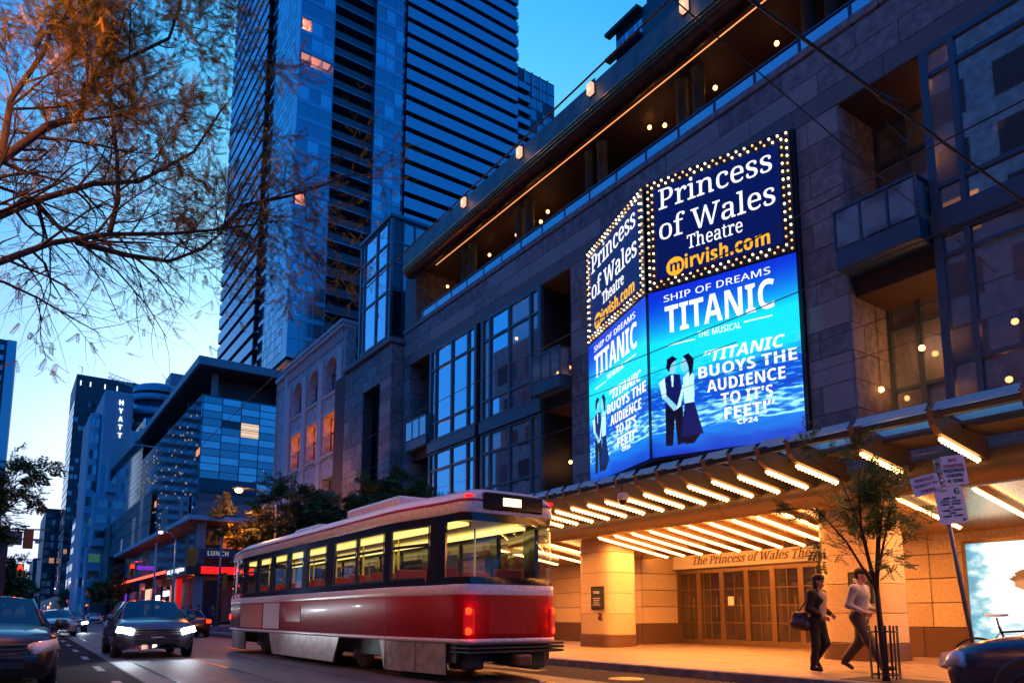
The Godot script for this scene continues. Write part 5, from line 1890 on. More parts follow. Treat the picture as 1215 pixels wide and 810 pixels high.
	# inside
	pbox(t, "floor", TX - 0.98, 0.92, 10.5, TX + 1.15, 0.96, 24.4, "rubber")
	b = MB.new()
	b.sheet([hull(2.82, 0.05).slice(0, 26), hull(2.82, 0.05).slice(26, 52)])
	var cl := MB.new()
	for i in 13:
		var ua := 10.3 + i * 1.12
		var ub := ua + 1.12
		cl.quad(V(TX - tram_half(ua) + 0.06, 2.80, ua), V(TX - tram_half(ub) + 0.06, 2.80, ub), V(TX + tram_half(ub) - 0.06, 2.80, ub), V(TX + tram_half(ua) - 0.06, 2.80, ua), V(TX, 5, ua))
	part(t, "ceiling", cl.done(), "tram_cream")
	for x in [-0.62, 0.62]:
		pbox(t, "ceiling_light", TX + x - 0.16, 2.70, 10.9, TX + x + 0.16, 2.76, 24.2, "tram_light", 0.02)
		area(t, V(TX + x, 2.68, 17.2), Vector3.DOWN, V(0, 0, 1), 13.6, 0.3, Color(1.0, 0.86, 0.42), 2.6)
	for i in 10:
		for x in [-0.78, 0.66]:
			var u := 11.6 + i * 1.15
			var st := MB.new()
			st.obox(Transform3D(Basis(), V(TX + x, 1.38, u)), Vector3(0.62, 0.08, 0.45))
			st.obox(Transform3D(Basis.from_euler(Vector3(0.12, 0, 0)), V(TX + x, 1.68, u - 0.25)), Vector3(0.62, 0.6, 0.06))
			part(t, "seat", st.done(), "tram_seat")
	for i in 7:
		for x in [-0.42, 0.34]:
			var p := MB.new(true)
			p.rod(V(TX + x, 0.95, 12.0 + i * 1.8), V(TX + x, 2.8, 12.0 + i * 1.8), 0.018, 8)
			part(t, "grab_pole", p.done(), "pole_yellow")
	pbox(t, "rear_cabinet", TX - 0.6, 0.96, 10.55, TX + 0.6, 1.72, 10.95, "tram_grey", 0.03)
	# skirts and running gear
	for s in [[10.75, 12.62, "tram_grey"], [15.15, 19.5, "tram_pale_skirt"], [22.2, 24.6, "tram_grey"]]:
		for side in [-1.0, 1.0]:
			b = MB.new()
			var p0 := flank(s[0], s[1], side, 0.13, 0.03, 8)
			var p1 := flank(s[0], s[1], side, 0.69, 0.015, 8)
			b.sheet([p0, p1], V(TX, 0.5, (s[0] + s[1]) * 0.5))
			b.sheet([flank(s[0], s[1], side, 0.13, 0.07, 8), flank(s[0], s[1], side, 0.69, 0.055, 8)])
			part(t, "skirt_panel", b.done(), s[2])
	for side in [-1.0, 1.0]:
		for s in [[15.2, 14.85], [19.45, 19.8], [12.6, 12.85]]:
			b = MB.new()
			b.prism(PackedVector2Array([Vector2(s[0], 0.13), Vector2(s[0], 0.69), Vector2(s[1], 0.69)]), V(TX + side * 1.235, 0, 0), V(0, 0, 1), Vector3.UP, Vector3(0.02 * side, 0, 0))
			part(t, "skirt_corner", b.done(), "tram_pale_skirt")
	pbox(t, "underframe", TX - 0.95, 0.34, 10.5, TX + 1.0, 0.72, 24.8, "black")
	for uc in [13.75, 20.85]:
		var tr := part(t, "truck", bmesh(Vector3(1.7, 0.22, 1.9), 0.03), "bronze_dark", V(TX, 0.42, uc))
		for du in [-0.92, 0.92]:
			for x in [-0.75, 0.75]:
				b = MB.new(true)
				b.lathe(V(TX + x - 0.06, 0.345, uc + du), Vector3.RIGHT, [[0.0, 0.0], [0.26, 0.0], [0.33, 0.015], [0.33, 0.10], [0.355, 0.105], [0.355, 0.13], [0.0, 0.13]], 24)
				part(tr, "wheel", b.done(), "bronze_dark")
			b = MB.new(true)
			b.rod(V(TX - 0.95, 0.345, uc + du), V(TX + 0.95, 0.345, uc + du), 0.09, 10)
			part(tr, "axle", b.done(), "galvanised")
	# side advertisement, hatch, silver panel
	for q in [["advert_panel", 20.4, 22.6, 0.78, 1.42, "tram_ad"], ["silver_panel", 18.9, 20.3, 0.78, 1.44, "tram_white"], ["hatch", 17.3, 18.4, 0.98, 1.36, "tram_red"]]:
		b = MB.new()
		b.sheet([flank(q[1], q[2], -1.0, q[3], -0.012, 3), flank(q[1], q[2], -1.0, q[4], -0.012, 3)], V(TX, 1, 20))
		part(t, q[0], b.done(), q[5])
	small_print(t, TX - 1.27, 21.5, 1.22, 1.3, 3, 0.06, "dull_white", 40)
	for u in [12.55, 14.0, 15.5, 17.05, 18.7, 22.75, 23.9]:
		b = MB.new()
		b.sheet([flank(u, u + 0.014, -1.0, 0.75, -0.003, 1), flank(u, u + 0.014, -1.0, 1.46, -0.003, 1)], V(TX, 1, u))
		part(t, "panel_seam", b.done(), "black")
	for u in [11.6, 16.6, 18.1]:
		b = MB.new()
		b.sheet([flank(u, u + 0.012, -1.0, 0.14, 0.024, 1), flank(u, u + 0.012, -1.0, 0.68, 0.010, 1)], V(TX, 0.4, u))
		part(t, "panel_seam", b.done(), "black")
	pbox(t, "rear_hatch", TX - 0.5, 0.80, TR - 0.012, TX + 0.5, 1.40, TR + 0.02, "tram_red", 0.01)
	# rear end: destination box, lamps, anticlimber
	pbox(t, "destination_box", 6.55, 2.90, 10.150, 7.80, 3.20, 10.310, "black_gloss", 0.03)
	pbox(t, "route_display", 6.92, 2.98, 10.135, 7.30, 3.12, 10.150, "dest_glow", 0.01)
	for s in [-1.0, 1.0]:
		var lens := part(t, "tail_lamp", bmesh(Vector3(0.20, 0.46, 0.08), 0.03), "tail_lens", V(TX + s * 0.86, 1.02, 10.250), Basis(Vector3.UP, s * 0.5))
		for y in [0.86, 1.19]:
			var gl := MB.new(true)
			gl.lathe(V(TX + s * 0.87, y, 10.215), V(s * 0.4, 0, -1).normalized(), [[0.06, -0.02], [0.06, 0.02], [0.0, 0.028]], 14)
			part(lens, "bulb", gl.done(), "tail_glow")
			lamp("omni", t, V(TX + s * 0.9, y, 10.110), Color(1.0, 0.12, 0.03), 0.05, 0.05)
		pbox(t, "marker_lamp", TX + s * 0.83 - 0.09, 3.10, 10.250, TX + s * 0.83 + 0.09, 3.15, 10.320, "red_glow", 0.01)
	for k in 3:
		pbox(t, "bumper", TX - 0.98, 0.50 + k * 0.065, 10.030, TX + 0.98, 0.545 + k * 0.065, 10.650, "black", 0.015)
	pbox(t, "coupler", TX - 0.16, 0.28, 9.850, TX + 0.16, 0.48, 10.550, "bronze_dark", 0.04)
	pbox(t, "rear_frame", TX - 0.85, 0.22, 10.400, TX - 0.45, 0.52, 10.950, "black", 0.03)
	pbox(t, "rear_frame", TX + 0.4, 0.2, 10.400, TX + 0.85, 0.52, 10.950, "black", 0.03)
	# front side lamp seen past the near flank
	pbox(t, "marker_lamp", TX - 1.02, 1.0, 24.86, TX - 0.94, 1.16, 24.98, "tail_glow", 0.01)


# ------------------------------------------------------------------ cars
# rings: [s, y_low, w_low, w_mid, y_belt, w_belt, y_edge, w_edge, y_top]; s runs front to rear
const SUV := [
	[0.0, 0.34, 0.60, 0.66, 0.70, 0.62, 0.75, 0.56, 0.77], [0.012, 0.27, 0.76, 0.82, 0.80, 0.78, 0.87, 0.72, 0.89], [0.045, 0.22, 0.86, 0.92, 0.88, 0.89, 0.96, 0.80, 1.0],
	[0.10, 0.20, 0.90, 0.945, 0.93, 0.93, 1.01, 0.80, 1.055], [0.16, 0.20, 0.92, 0.95, 0.98, 0.935, 1.07, 0.80, 1.12], [0.235, 0.20, 0.92, 0.95, 1.03, 0.93, 1.11, 0.78, 1.16],
	[0.36, 0.20, 0.92, 0.95, 1.06, 0.93, 1.58, 0.63, 1.64], [0.45, 0.20, 0.92, 0.95, 1.06, 0.93, 1.60, 0.625, 1.665], [0.60, 0.20, 0.92, 0.95, 1.07, 0.93, 1.61, 0.63, 1.68], [0.75, 0.20, 0.92, 0.95, 1.08, 0.925, 1.59, 0.62, 1.66],
	[0.88, 0.22, 0.91, 0.94, 1.09, 0.91, 1.51, 0.58, 1.58], [0.965, 0.26, 0.88, 0.91, 1.08, 0.86, 1.16, 0.74, 1.19], [0.99, 0.30, 0.84, 0.88, 0.98, 0.82, 1.04, 0.72, 1.06], [1.0, 0.36, 0.76, 0.82, 0.86, 0.74, 0.92, 0.66, 0.93]]
const SEDAN := [
	[0.0, 0.34, 0.58, 0.64, 0.60, 0.60, 0.64, 0.54, 0.66], [0.012, 0.26, 0.74, 0.80, 0.66, 0.77, 0.72, 0.70, 0.74], [0.045, 0.21, 0.84, 0.88, 0.73, 0.86, 0.80, 0.77, 0.83],
	[0.11, 0.19, 0.87, 0.90, 0.79, 0.88, 0.86, 0.77, 0.90], [0.19, 0.19, 0.88, 0.91, 0.84, 0.89, 0.91, 0.76, 0.95], [0.27, 0.19, 0.88, 0.91, 0.89, 0.88, 0.96, 0.73, 1.0],
	[0.43, 0.19, 0.88, 0.91, 0.93, 0.88, 1.36, 0.56, 1.42], [0.50, 0.19, 0.88, 0.91, 0.94, 0.88, 1.40, 0.58, 1.46], [0.62, 0.19, 0.88, 0.91, 0.95, 0.88, 1.39, 0.575, 1.45], [0.72, 0.20, 0.88, 0.91, 0.96, 0.87, 1.33, 0.55, 1.39],
	[0.86, 0.22, 0.87, 0.90, 0.97, 0.86, 1.03, 0.70, 1.05], [0.96, 0.26, 0.84, 0.87, 0.94, 0.83, 1.01, 0.70, 1.03], [0.99, 0.30, 0.80, 0.84, 0.86, 0.79, 0.92, 0.68, 0.94], [1.0, 0.36, 0.72, 0.78, 0.76, 0.70, 0.82, 0.62, 0.83]]


func car(called: String, label: String, category: String, at: Vector3, turn: float, prof: Array, length: float, paint: String, lights := "", front := "", group := "") -> Node3D:
	var t := thing(called, label, category, Vector3.ZERO, group)
	org = Vector3.ZERO
	var ring := func(k: Array, sd: float) -> Array:
		var z = length * (0.5 - k[0])
		return [Vector3(sd * k[2] * 0.9, k[1], z), Vector3(sd * k[2], k[1] + 0.10, z), Vector3(sd * k[3], lerpf(k[1], k[4], 0.62), z), Vector3(sd * k[5], k[4], z), Vector3(sd * k[7], k[6], z), Vector3(sd * k[7] * 0.5, lerpf(k[6], k[8], 0.78), z), Vector3(0, k[8], z)]
	var body := MB.new(true)
	var wind := MB.new(true)
	var back := MB.new(true)
	var sides := [MB.new(true), MB.new(true)]
	var n := prof.size()
	var c0 := 5
	var c1 := 6
	var tall: bool = prof != SEDAN
	var r0 := 10 if tall else 9
	for i in n - 1:
		for sd in 2:
			var sg := -1.0 if sd == 0 else 1.0
			var a: Array = ring.call(prof[i], sg)
			var b: Array = ring.call(prof[i + 1], sg)
			for j in 6:
				var tgt := body
				if j >= 4 and i == c0: tgt = wind
				elif j >= 4 and i == r0: tgt = back
				elif j == 3 and i >= c0 and i <= r0: tgt = sides[sd]
				tgt.quad(a[j], b[j], b[j + 1], a[j + 1], Vector3(0, 0.6, (a[j].z + b[j].z) * 0.5))
	for e in [0, n - 1]:
		for sd in [-1.0, 1.0]:
			var a: Array = ring.call(prof[e], sd)
			var c := Vector3(0, 0.55, a[0].z)
			for j in 6: body.quad(c, a[j], a[j + 1], c, Vector3(0, 0.55, 0))
	# underside
	body.quad(Vector3(-0.8, 0.24, length * 0.47), Vector3(-0.8, 0.24, -length * 0.47), Vector3(0.8, 0.24, -length * 0.47), Vector3(0.8, 0.24, length * 0.47), Vector3(0, 2, 0))
	part(t, "body", body.done(), paint)
	part(t, "windscreen", wind.done(), "pane_car")
	part(t, "rear_window", back.done(), "pane_car")
	for sd in 2: part(t, "side_window", sides[sd].done(), "pane_car")
	# pillars, roof rails, mirrors
	for sg in [-1.0, 1.0]:
		for q in [[5, 4, 6, 4], [r0, 4, r0 + 1, 4], [8, 3, 8, 4], [9, 3, 9, 4]]:
			var a: Array = ring.call(prof[q[0]], sg)
			var b: Array = ring.call(prof[q[2]], sg)
			var pil := MB.new(true)
			pil.tube([a[q[1]], b[q[3]]], [0.03, 0.03], 6)
			part(t, "pillar", pil.done(), paint)
		var zm: float = length * (0.5 - prof[5][0] - 0.035)
		var mr := MB.new(true)
		mr.lathe(Vector3(sg * (prof[5][5] + 0.10), prof[5][4] + 0.09, zm), Vector3.RIGHT * sg, [[0.0, -0.10], [0.07, -0.08], [0.085, 0.0], [0.06, 0.08], [0.0, 0.10]], 12)
		part(t, "wing_mirror", mr.done(), paint)
	# wheels
	var wr := 0.345 if tall else 0.315
	for z in [length * 0.5 - 0.92, -length * 0.5 + 0.98]:
		for sg in [-1.0, 1.0]:
			var xo: float = 0.955 if tall else 0.915
			var ar := MB.new(true)
			ar.lathe(Vector3(sg * (xo - 0.10), wr + 0.02, z), Vector3.RIGHT * sg, [[0.0, 0.0], [wr + 0.07, 0.0], [wr + 0.07, 0.10], [wr + 0.035, 0.115], [0.0, 0.115]], 26)
			part(t, "wheel_arch", ar.done(), "black")
			var ty := MB.new(true)
			ty.lathe(Vector3(sg * (xo - 0.19), wr, z), Vector3.RIGHT * sg, [[0.0, 0.0], [wr - 0.03, 0.0], [wr, 0.03], [wr, 0.18], [wr - 0.03, 0.215], [wr * 0.68, 0.215], [wr * 0.66, 0.19], [0.0, 0.185]], 28)
			var w := part(t, "wheel", ty.done(), "rubber")
			var rim := MB.new(true)
			for k in 5:
				var an := TAU * k / 5.0
				rim.rod(Vector3(sg * xo, wr, z) + Vector3(0.01 * sg, 0, 0), Vector3(sg * (xo + 0.012), wr + sin(an) * wr * 0.62, z + cos(an) * wr * 0.62), 0.028, 5)
			rim.lathe(Vector3(sg * xo, wr, z), Vector3.RIGHT * sg, [[wr * 0.62, 0.0], [wr * 0.68, 0.018], [wr * 0.7, 0.0]], 24)
			part(w, "rim", rim.done(), "steel")
	# front
	var f0: float = length * 0.5
	var yb: float = prof[1][4]
	var hx: float = prof[1][5]
	for sg in [-1.0, 1.0]:
		var bs := Basis.from_euler(Vector3(-0.35, sg * 0.75, sg * 0.12))
		var hl := MB.new(true)
		hl.obox(Transform3D(bs, Vector3(sg * (hx - 0.02), yb - 0.03, f0 - 0.10)), Vector3(0.44, 0.16, 0.12))
		var h := part(t, "headlight", hl.done(), "head_lens_glow" if lights == "front" else "headlight_lens")
		var pj := MB.new(true)
		pj.lathe(Vector3(sg * (hx - 0.10), yb - 0.045, f0 - 0.012), Vector3(sg * 0.35, 0, 1).normalized(), [[0.062, -0.03], [0.066, 0.0], [0.05, 0.02], [0.0, 0.028]], 16)
		part(h, "projector", pj.done(), "head_glow" if lights == "front" else "chrome")
		if lights == "front":
			var sp := lamp("spot", t, Vector3(sg * (hx - 0.10), yb - 0.045, f0 + 0.03), Color(0.92, 0.96, 1.0), 3.0, 0.06)
			sp.rotation = Vector3(-0.10, PI, 0)
			sp.spot_angle = 42.0
			sp.spot_angle_attenuation = 0.8
		var tl := MB.new(true)
		tl.obox(Transform3D(Basis(Vector3.UP, -sg * 0.5), Vector3(sg * 0.74, prof[11][4] - 0.12, -f0 + 0.06)), Vector3(0.24, 0.16, 0.10))
		part(t, "tail_lamp", tl.done(), "tail_glow" if lights == "rear" else "tail_lens_off")
		var fg := MB.new(true)
		fg.lathe(Vector3(sg * (hx - 0.16), 0.44, f0 - 0.10), Vector3(sg * 0.3, 0, 1).normalized(), [[0.07, 0.0], [0.07, 0.03], [0.05, 0.045], [0.0, 0.045]], 14)
		part(t, "fog_lamp", fg.done(), "headlight_lens")
	var gm := MB.new()
	gm.obox(Transform3D(Basis.from_euler(Vector3(-0.22, 0, 0)), Vector3(0, yb - 0.09, f0 - 0.005)), Vector3(1.06, 0.19, 0.06))
	var gr := part(t, "grille", gm.done(), "black")
	for k in 3:
		var sl := MB.new(true)
		var y := yb - 0.13 + k * 0.065
		sl.tube([Vector3(-0.56, y + 0.012, f0 + 0.018), Vector3(0, y, f0 + 0.04), Vector3(0.56, y + 0.012, f0 + 0.018)], [0.016, 0.02, 0.016], 6)
		part(gr, "slat", sl.done(), "slat_metal")
	pbox(t, "intake", -0.55, 0.36, -(f0 - 0.06), 0.55, 0.50, -(f0 + 0.012), "black", 0.02)
	pbox(t, "number_plate", -0.155, 0.53, -(f0 - 0.02), 0.155, 0.62, -(f0 + 0.03), "dull_white", 0.01)
	t.position = at
	t.rotation.y = turn
	return t


func make_cars() -> void:
	for q in [["paint_black", 0.010, 0.012, 0.018], ["paint_navy", 0.008, 0.018, 0.06], ["paint_silver", 0.35, 0.36, 0.38], ["paint_grey", 0.06, 0.07, 0.09], ["paint_dark_red", 0.08, 0.012, 0.012], ["paint_white", 0.6, 0.6, 0.6]]:
		var m := mat(q[0], srgb(q[1], q[2], q[3]), 0.28, 0.35 if q[0] == "paint_silver" else 0.1)
		m.clearcoat_enabled = true
		m.clearcoat = 1.0
		m.clearcoat_roughness = 0.03
	glow("head_lens_glow", Color(0.9, 0.95, 1.0), 9.0)
	mat("slat_metal", srgb(0.10, 0.10, 0.11), 0.35, 0.6)
	mat("headlight_lens", srgb(0.62, 0.64, 0.66), 0.08, 0.1, "", 1.0, 0.0, 0.9)
	mat("tail_lens_off", srgb(0.25, 0.01, 0.01), 0.15)
	var low := []
	var mid := []
	for k in SUV:
		var q: Array = k.duplicate()
		var q2: Array = k.duplicate()
		for i in [1, 4, 6, 8]:
			q[i] *= 0.87
			q2[i] *= 0.94
		low.append(q)
		mid.append(q2)
	car("oncoming_suv", "dark sport utility car driving towards us with bright white headlights", "car", V(3.5, 0.0, 23.6), -0.027, mid, 4.75, "paint_grey", "front")
	car("parked_suv", "black sport utility car with chrome grille parked at the left edge", "car", V(-0.22, 0, 14.9), 0.0, low, 4.8, "paint_black")
	car("parked_car", "navy car nose with pale headlight at the lower right corner", "car", V(9.42, 0, 1.72), 0.0, SEDAN, 4.5, "paint_navy")
	get_node("parked_car").rotation.y = PI
	car("silver_car", "silver sedan just behind the black parked car", "car", V(2.6, 0, 48.5), -0.03, SEDAN, 4.6, "paint_silver")
	car("dark_sedan", "dark sedan with lit headlights beyond the silver sedan", "car", V(3.9, 0, 58.0), -0.03, SEDAN, 4.6, "paint_black", "front")
	car("pale_car", "pale car seen far down the road left of the oncoming one", "car", V(10.2, 0, 112.0), -0.03, SEDAN, 4.5, "paint_white", "rear")
	car("red_tailed_car", "dark red car with lit tail lamps waiting past the oncoming one", "car", V(8.1, 0, 42.0), PI - 0.03, SEDAN, 4.6, "paint_dark_red", "rear")
	for k in 5:
		car("distant_car", ["distant grey car", "distant black car", "distant silver car", "distant navy car", "distant white car"][k] + " small on the far road near the vanishing point", "car", V([4.6, 8.6, 5.4, 11.2, 6.8][k], 0, [88.0, 150.0, 120.0, 175.0, 190.0][k]), -0.03 if k % 2 == 0 else PI, SEDAN, 4.5, ["paint_grey", "paint_black", "paint_silver", "paint_navy", "paint_white"][k], "front" if k == 0 else ("rear" if k % 2 else ""))


# ------------------------------------------------------------------ trees
# one compound leaf: a short stalk with paired leaflets
func leaf_mesh(pairs: int, length: float, lw: float, ll: float) -> Mesh:
	var b := MB.new()
	for i in pairs:
		var f := (i + 0.6) / pairs
		var z := f * length
		var drop := -0.25 * f * f * length
		for s in [-1.0, 1.0]:
			var base := Vector3(0, drop, z)
			var dir := Vector3(s, -0.25, 0.45).normalized()
			var side := dir.cross(Vector3.UP).normalized()
			var l := ll * (1.0 - 0.35 * absf(f - 0.5))
			var tip := base + dir * l
			var mid := base + dir * l * 0.5 + Vector3(0, lw * 0.2, 0)
			b.tri(base, mid + side * lw * 0.5, tip)
			b.tri(base, tip, mid - side * lw * 0.5)
	b.tri(Vector3(0.003, 0, 0), Vector3(-0.003, 0, 0), Vector3(0, -0.25 * length, length))
	return b.done()


func foliage(parent: Node3D, called: String, mesh: Mesh, m: String, places: Array, cols: Array, r: RandomNumberGenerator) -> void:
	var mm := MultiMesh.new()
	mm.transform_format = MultiMesh.TRANSFORM_3D
	mm.use_colors = true
	mm.mesh = mesh
	mm.instance_count = places.size()
	for i in places.size():
		mm.set_instance_transform(i, places[i])
		var c: Color = cols[r.randi() % cols.size()]
		mm.set_instance_color(i, c * r.randf_range(0.75, 1.2))
	var o := MultiMeshInstance3D.new()
	o.name = called
	o.multimesh = mm
	o.material_override = mats[m]
	o.set_meta("kind", "stuff")
	parent.add_child(o, true)
	o.position = -parent.position


func leaf_place(p: Vector3, out: Vector3, scale: float, r: RandomNumberGenerator) -> Transform3D:
	var z := (out + Vector3(r.randf_range(-0.9, 0.9), r.randf_range(-0.9, 0.35), r.randf_range(-0.9, 0.9))).normalized()
	var x := z.cross(Vector3(r.randf_range(-0.3, 0.3), 1, r.randf_range(-0.3, 0.3))).normalized()
	return Transform3D(Basis(x, z.cross(x) * -1.0 if false else z.cross(x), z) * scale, p)


# grows a twig and its children; notes where leaves may sit
func grow(b: MB, p: Vector3, dir: Vector3, length: float, rad: float, level: int, droop: float, tips: Array, r: RandomNumberGenerator, kids := 5) -> void:
	var n := 4 if level > 1 else 3
	var pts := [p]
	var rs := [rad]
	var d := dir.normalized()
	for i in n:
		d = (d + Vector3(r.randf_range(-0.30, 0.30), r.randf_range(-0.24, 0.24) - droop * 0.22, r.randf_range(-0.30, 0.30))).normalized()
		pts.append(pts[-1] + d * length / n)
		rs.append(rad * (1.0 - 0.75 * (i + 1.0) / n))
	b.tube(pts, rs, 5 if level > 1 else 3, false)
	for i in range(1, pts.size()): tips.append([pts[i], (pts[i] - pts[i - 1]).normalized(), level])
	if level <= 0: return
	for k in kids:
		var f := r.randf_range(0.25, 1.0)
		var seg := mini(int(f * n), n - 1)
		var q: Vector3 = pts[seg].lerp(pts[seg + 1], f * n - seg)
		var ax: Vector3 = (pts[seg + 1] - pts[seg]).normalized()
		var side := ax.cross(Vector3(r.randf_range(-1, 1), r.randf_range(-1, 1), r.randf_range(-1, 1))).normalized()
		grow(b, q, ax * r.randf_range(0.5, 0.9) + side * r.randf_range(0.5, 0.9), length * r.randf_range(0.45, 0.72), rs[seg] * 0.55, level - 1, droop, tips, r, kids)


func make_big_tree() -> void:
	var r := RandomNumberGenerator.new()
	r.seed = 4417
	var base := V(-3.0, 0.14, 6.6)
	var t := thing("locust_tree", "large honey locust spreading feathery orange lit branches over the street", "tree", base)
	var tr := MB.new(true)
	tr.tube([base, V(-2.95, 1.2, 6.65), V(-2.8, 2.6, 6.9), V(-2.5, 3.6, 7.2)], [0.24, 0.19, 0.17, 0.15], 12)
	tr.tube([V(-2.5, 3.6, 7.2), V(-1.9, 4.0, 7.8), V(-1.2, 4.3, 8.2), V(-0.74, 5.29, 8.64)], [0.13, 0.11, 0.085, 0.056], 9)
	tr.tube([V(-1.2, 4.3, 8.2), V(-0.95, 4.65, 8.5), V(-0.7, 4.85, 8.64)], [0.075, 0.06, 0.048], 9)
	tr.tube([V(-1.9, 4.0, 7.8), V(-1.2, 4.1, 8.3), V(-0.66, 4.38, 8.64)], [0.07, 0.055, 0.043], 9)
	tr.tube([V(-2.5, 3.6, 7.2), V(-3.0, 5.2, 7.0), V(-3.2, 7.0, 7.2), V(-2.4, 9.0, 7.9)], [0.12, 0.10, 0.08, 0.04], 9)
	part(t, "trunk", tr.done(), "bark")
	var limbs := [
		[[[-0.74, 5.29, 8.64], [-0.38, 5.94, 9.0], [0.0, 6.69, 9.33], [0.32, 7.1, 9.57], [0.34, 7.55, 9.6], [0.69, 8.17, 9.84], [1.3, 9.09, 10.2], [1.44, 9.83, 10.29]], 0.052, 3, 9, -0.1],
		[[[-0.7, 4.85, 8.64], [-0.33, 5.33, 9.0], [-0.05, 5.71, 9.24], [0.52, 6.34, 9.66], [1.05, 6.74, 9.99], [1.74, 7.65, 10.38], [2.11, 8.58, 10.57]], 0.045, 3, 8, 0.1],
		[[[-0.66, 4.38, 8.64], [-0.29, 4.82, 9.0], [0.14, 5.32, 9.36], [0.74, 5.81, 9.78], [1.47, 6.24, 10.2], [2.2, 6.71, 10.57], [3.14, 7.35, 10.98]], 0.04, 3, 9, 0.5],
		[[[0.39, 5.49, 9.54], [0.96, 5.65, 9.9], [1.49, 5.85, 10.2], [1.94, 6.27, 10.44], [2.21, 6.67, 10.57]], 0.035, 2, 7, 0.6],
		[[[2.2, 6.71, 10.57], [2.56, 7.3, 10.74], [3.35, 7.9, 11.07], [4.16, 8.6, 11.37], [4.69, 9.06, 11.55]], 0.032, 2, 8, 0.2],
		[[[0.74, 5.84, 9.78], [0.81, 6.34, 9.84], [0.75, 6.95, 9.83], [0.63, 7.57, 9.78], [0.63, 8.3, 9.81], [0.74, 9.03, 9.9]], 0.03, 3, 6, -0.1],
		[[[-0.38, 5.94, 9.0], [-0.35, 6.8, 9.2], [-0.1, 7.7, 9.5], [0.0, 8.6, 9.8], [0.3, 9.6, 10.1]], 0.035, 3, 6, -0.1],
		[[[-0.05, 5.71, 9.24], [0.2, 5.6, 9.5], [0.7, 5.75, 9.9], [1.3, 6.1, 10.3]], 0.03, 2, 6, 0.3],
	]
	var tips := []
	for k in limbs.size():
		var l: Array = limbs[k]
		var b := MB.new(true)
		var pts := []
		for p in l[0]: pts.append(V(p[0], p[1], p[2]))
		var rs := []
		for i in pts.size(): rs.append(l[1] * (1.0 - 0.8 * i / (pts.size() - 1.0)) + 0.004)
		b.tube(pts, rs, 8, false)
		for i in pts.size() - 1:
			for j in (4 if k in [2, 3, 4] else 3):
				var q: Vector3 = pts[i].lerp(pts[i + 1], r.randf())
				var ax: Vector3 = (pts[i + 1] - pts[i]).normalized()
				var side := ax.cross(Vector3(r.randf_range(-1, 1), r.randf_range(-1, 1), r.randf_range(-1, 1))).normalized()
				grow(b, q, ax * 0.7 + side * 0.7 + Vector3(0.1, -0.1 * l[4], 0), r.randf_range(0.8, 1.45), maxf(rs[i] * 0.45, 0.007), l[2] - 1, l[4], tips, r, 5)
		part(t, "limb", b.done(), "bark")
	var places := []
	for e in tips:
		if e[2] > 1: continue
		var p: Vector3 = e[0]
		# leaves stay on the upper crown and on the long right-hand bough; the low twigs are bare
		var want := 0.10
		if p.y > 6.6: want = 0.5
		if p.y > 7.4: want = 0.8
		if p.x > 1.7 and p.y > 6.2: want = 1.0
		if r.randf() < want:
			for j in 2: places.append(leaf_place(p, e[1], r.randf_range(0.7, 1.25), r))
	foliage(t, "leaves", leaf_mesh(9, 0.17, 0.012, 0.032), "leaf_autumn", places, [Color(0.34, 0.24, 0.045), Color(0.26, 0.20, 0.04), Color(0.14, 0.14, 0.03), Color(0.08, 0.10, 0.025), Color(0.30, 0.22, 0.045), Color(0.06, 0.08, 0.02)], r)


# an ordinary street tree: trunk, limbs to points spread through the crown, leaves round their ends
func tree(called: String, label: String, base: Vector3, fork: Vector3, centre: Vector3, radii: Vector3, limbs: int, leaf: Mesh, leaf_m: String, per: int, cols: Array, seed_: int, tr: float, group := "", kids := 4, lscale := 1.0) -> void:
	var r := RandomNumberGenerator.new()
	r.seed = seed_
	var t := thing(called, label, "tree", base, group)
	var b := MB.new(true)
	var m1 := base.lerp(fork, 0.35) + Vector3(r.randf_range(-0.03, 0.03), 0, r.randf_range(-0.03, 0.03))
	b.tube([base, base + Vector3(0, 0.08, 0), m1, fork], [tr * 1.25, tr, tr * 0.85, tr * 0.75], 10)
	part(t, "trunk", b.done(), "bark")
	var tips := []
	var lb := MB.new(true)
	for k in limbs:
		var an := TAU * (k + r.randf_range(-0.3, 0.3)) / limbs
		var rr := r.randf_range(0.35, 0.8)
		var goal := centre + Vector3(cos(an) * radii.x * rr, r.randf_range(-0.35, 0.75) * radii.y, sin(an) * radii.z * rr)
		var start := fork if k < 2 else base.lerp(fork, r.randf_range(0.82, 1.0))
		var mid := start.lerp(goal, 0.45) + Vector3(r.randf_range(-0.1, 0.1), 0.12 * (goal - start).length(), r.randf_range(-0.1, 0.1))
		lb.tube([start, mid, goal], [tr * 0.5, tr * 0.3, tr * 0.12], 6, false)
		for j in kids:
			var q := start.lerp(mid, r.randf_range(0.4, 1.0)) if j % 2 else mid.lerp(goal, r.randf())
			grow(lb, q, (goal - start).normalized() + Vector3(r.randf_range(-0.8, 0.8), r.randf_range(-0.4, 0.6), r.randf_range(-0.8, 0.8)), radii.x * r.randf_range(0.4, 0.65), tr * 0.16, 2, 0.35, tips, r, 3)
	part(t, "limbs", lb.done(), "bark")
	var places := []
	for e in tips:
		if e[2] > 1: continue
		for j in per:
			places.append(leaf_place(e[0] + Vector3(r.randf_range(-0.04, 0.04), r.randf_range(-0.04, 0.04), r.randf_range(-0.04, 0.04)) * radii.x, e[1], r.randf_range(0.7, 1.2) * lscale, r))
	foliage(t, "leaves", leaf, leaf_m, places, cols, r)


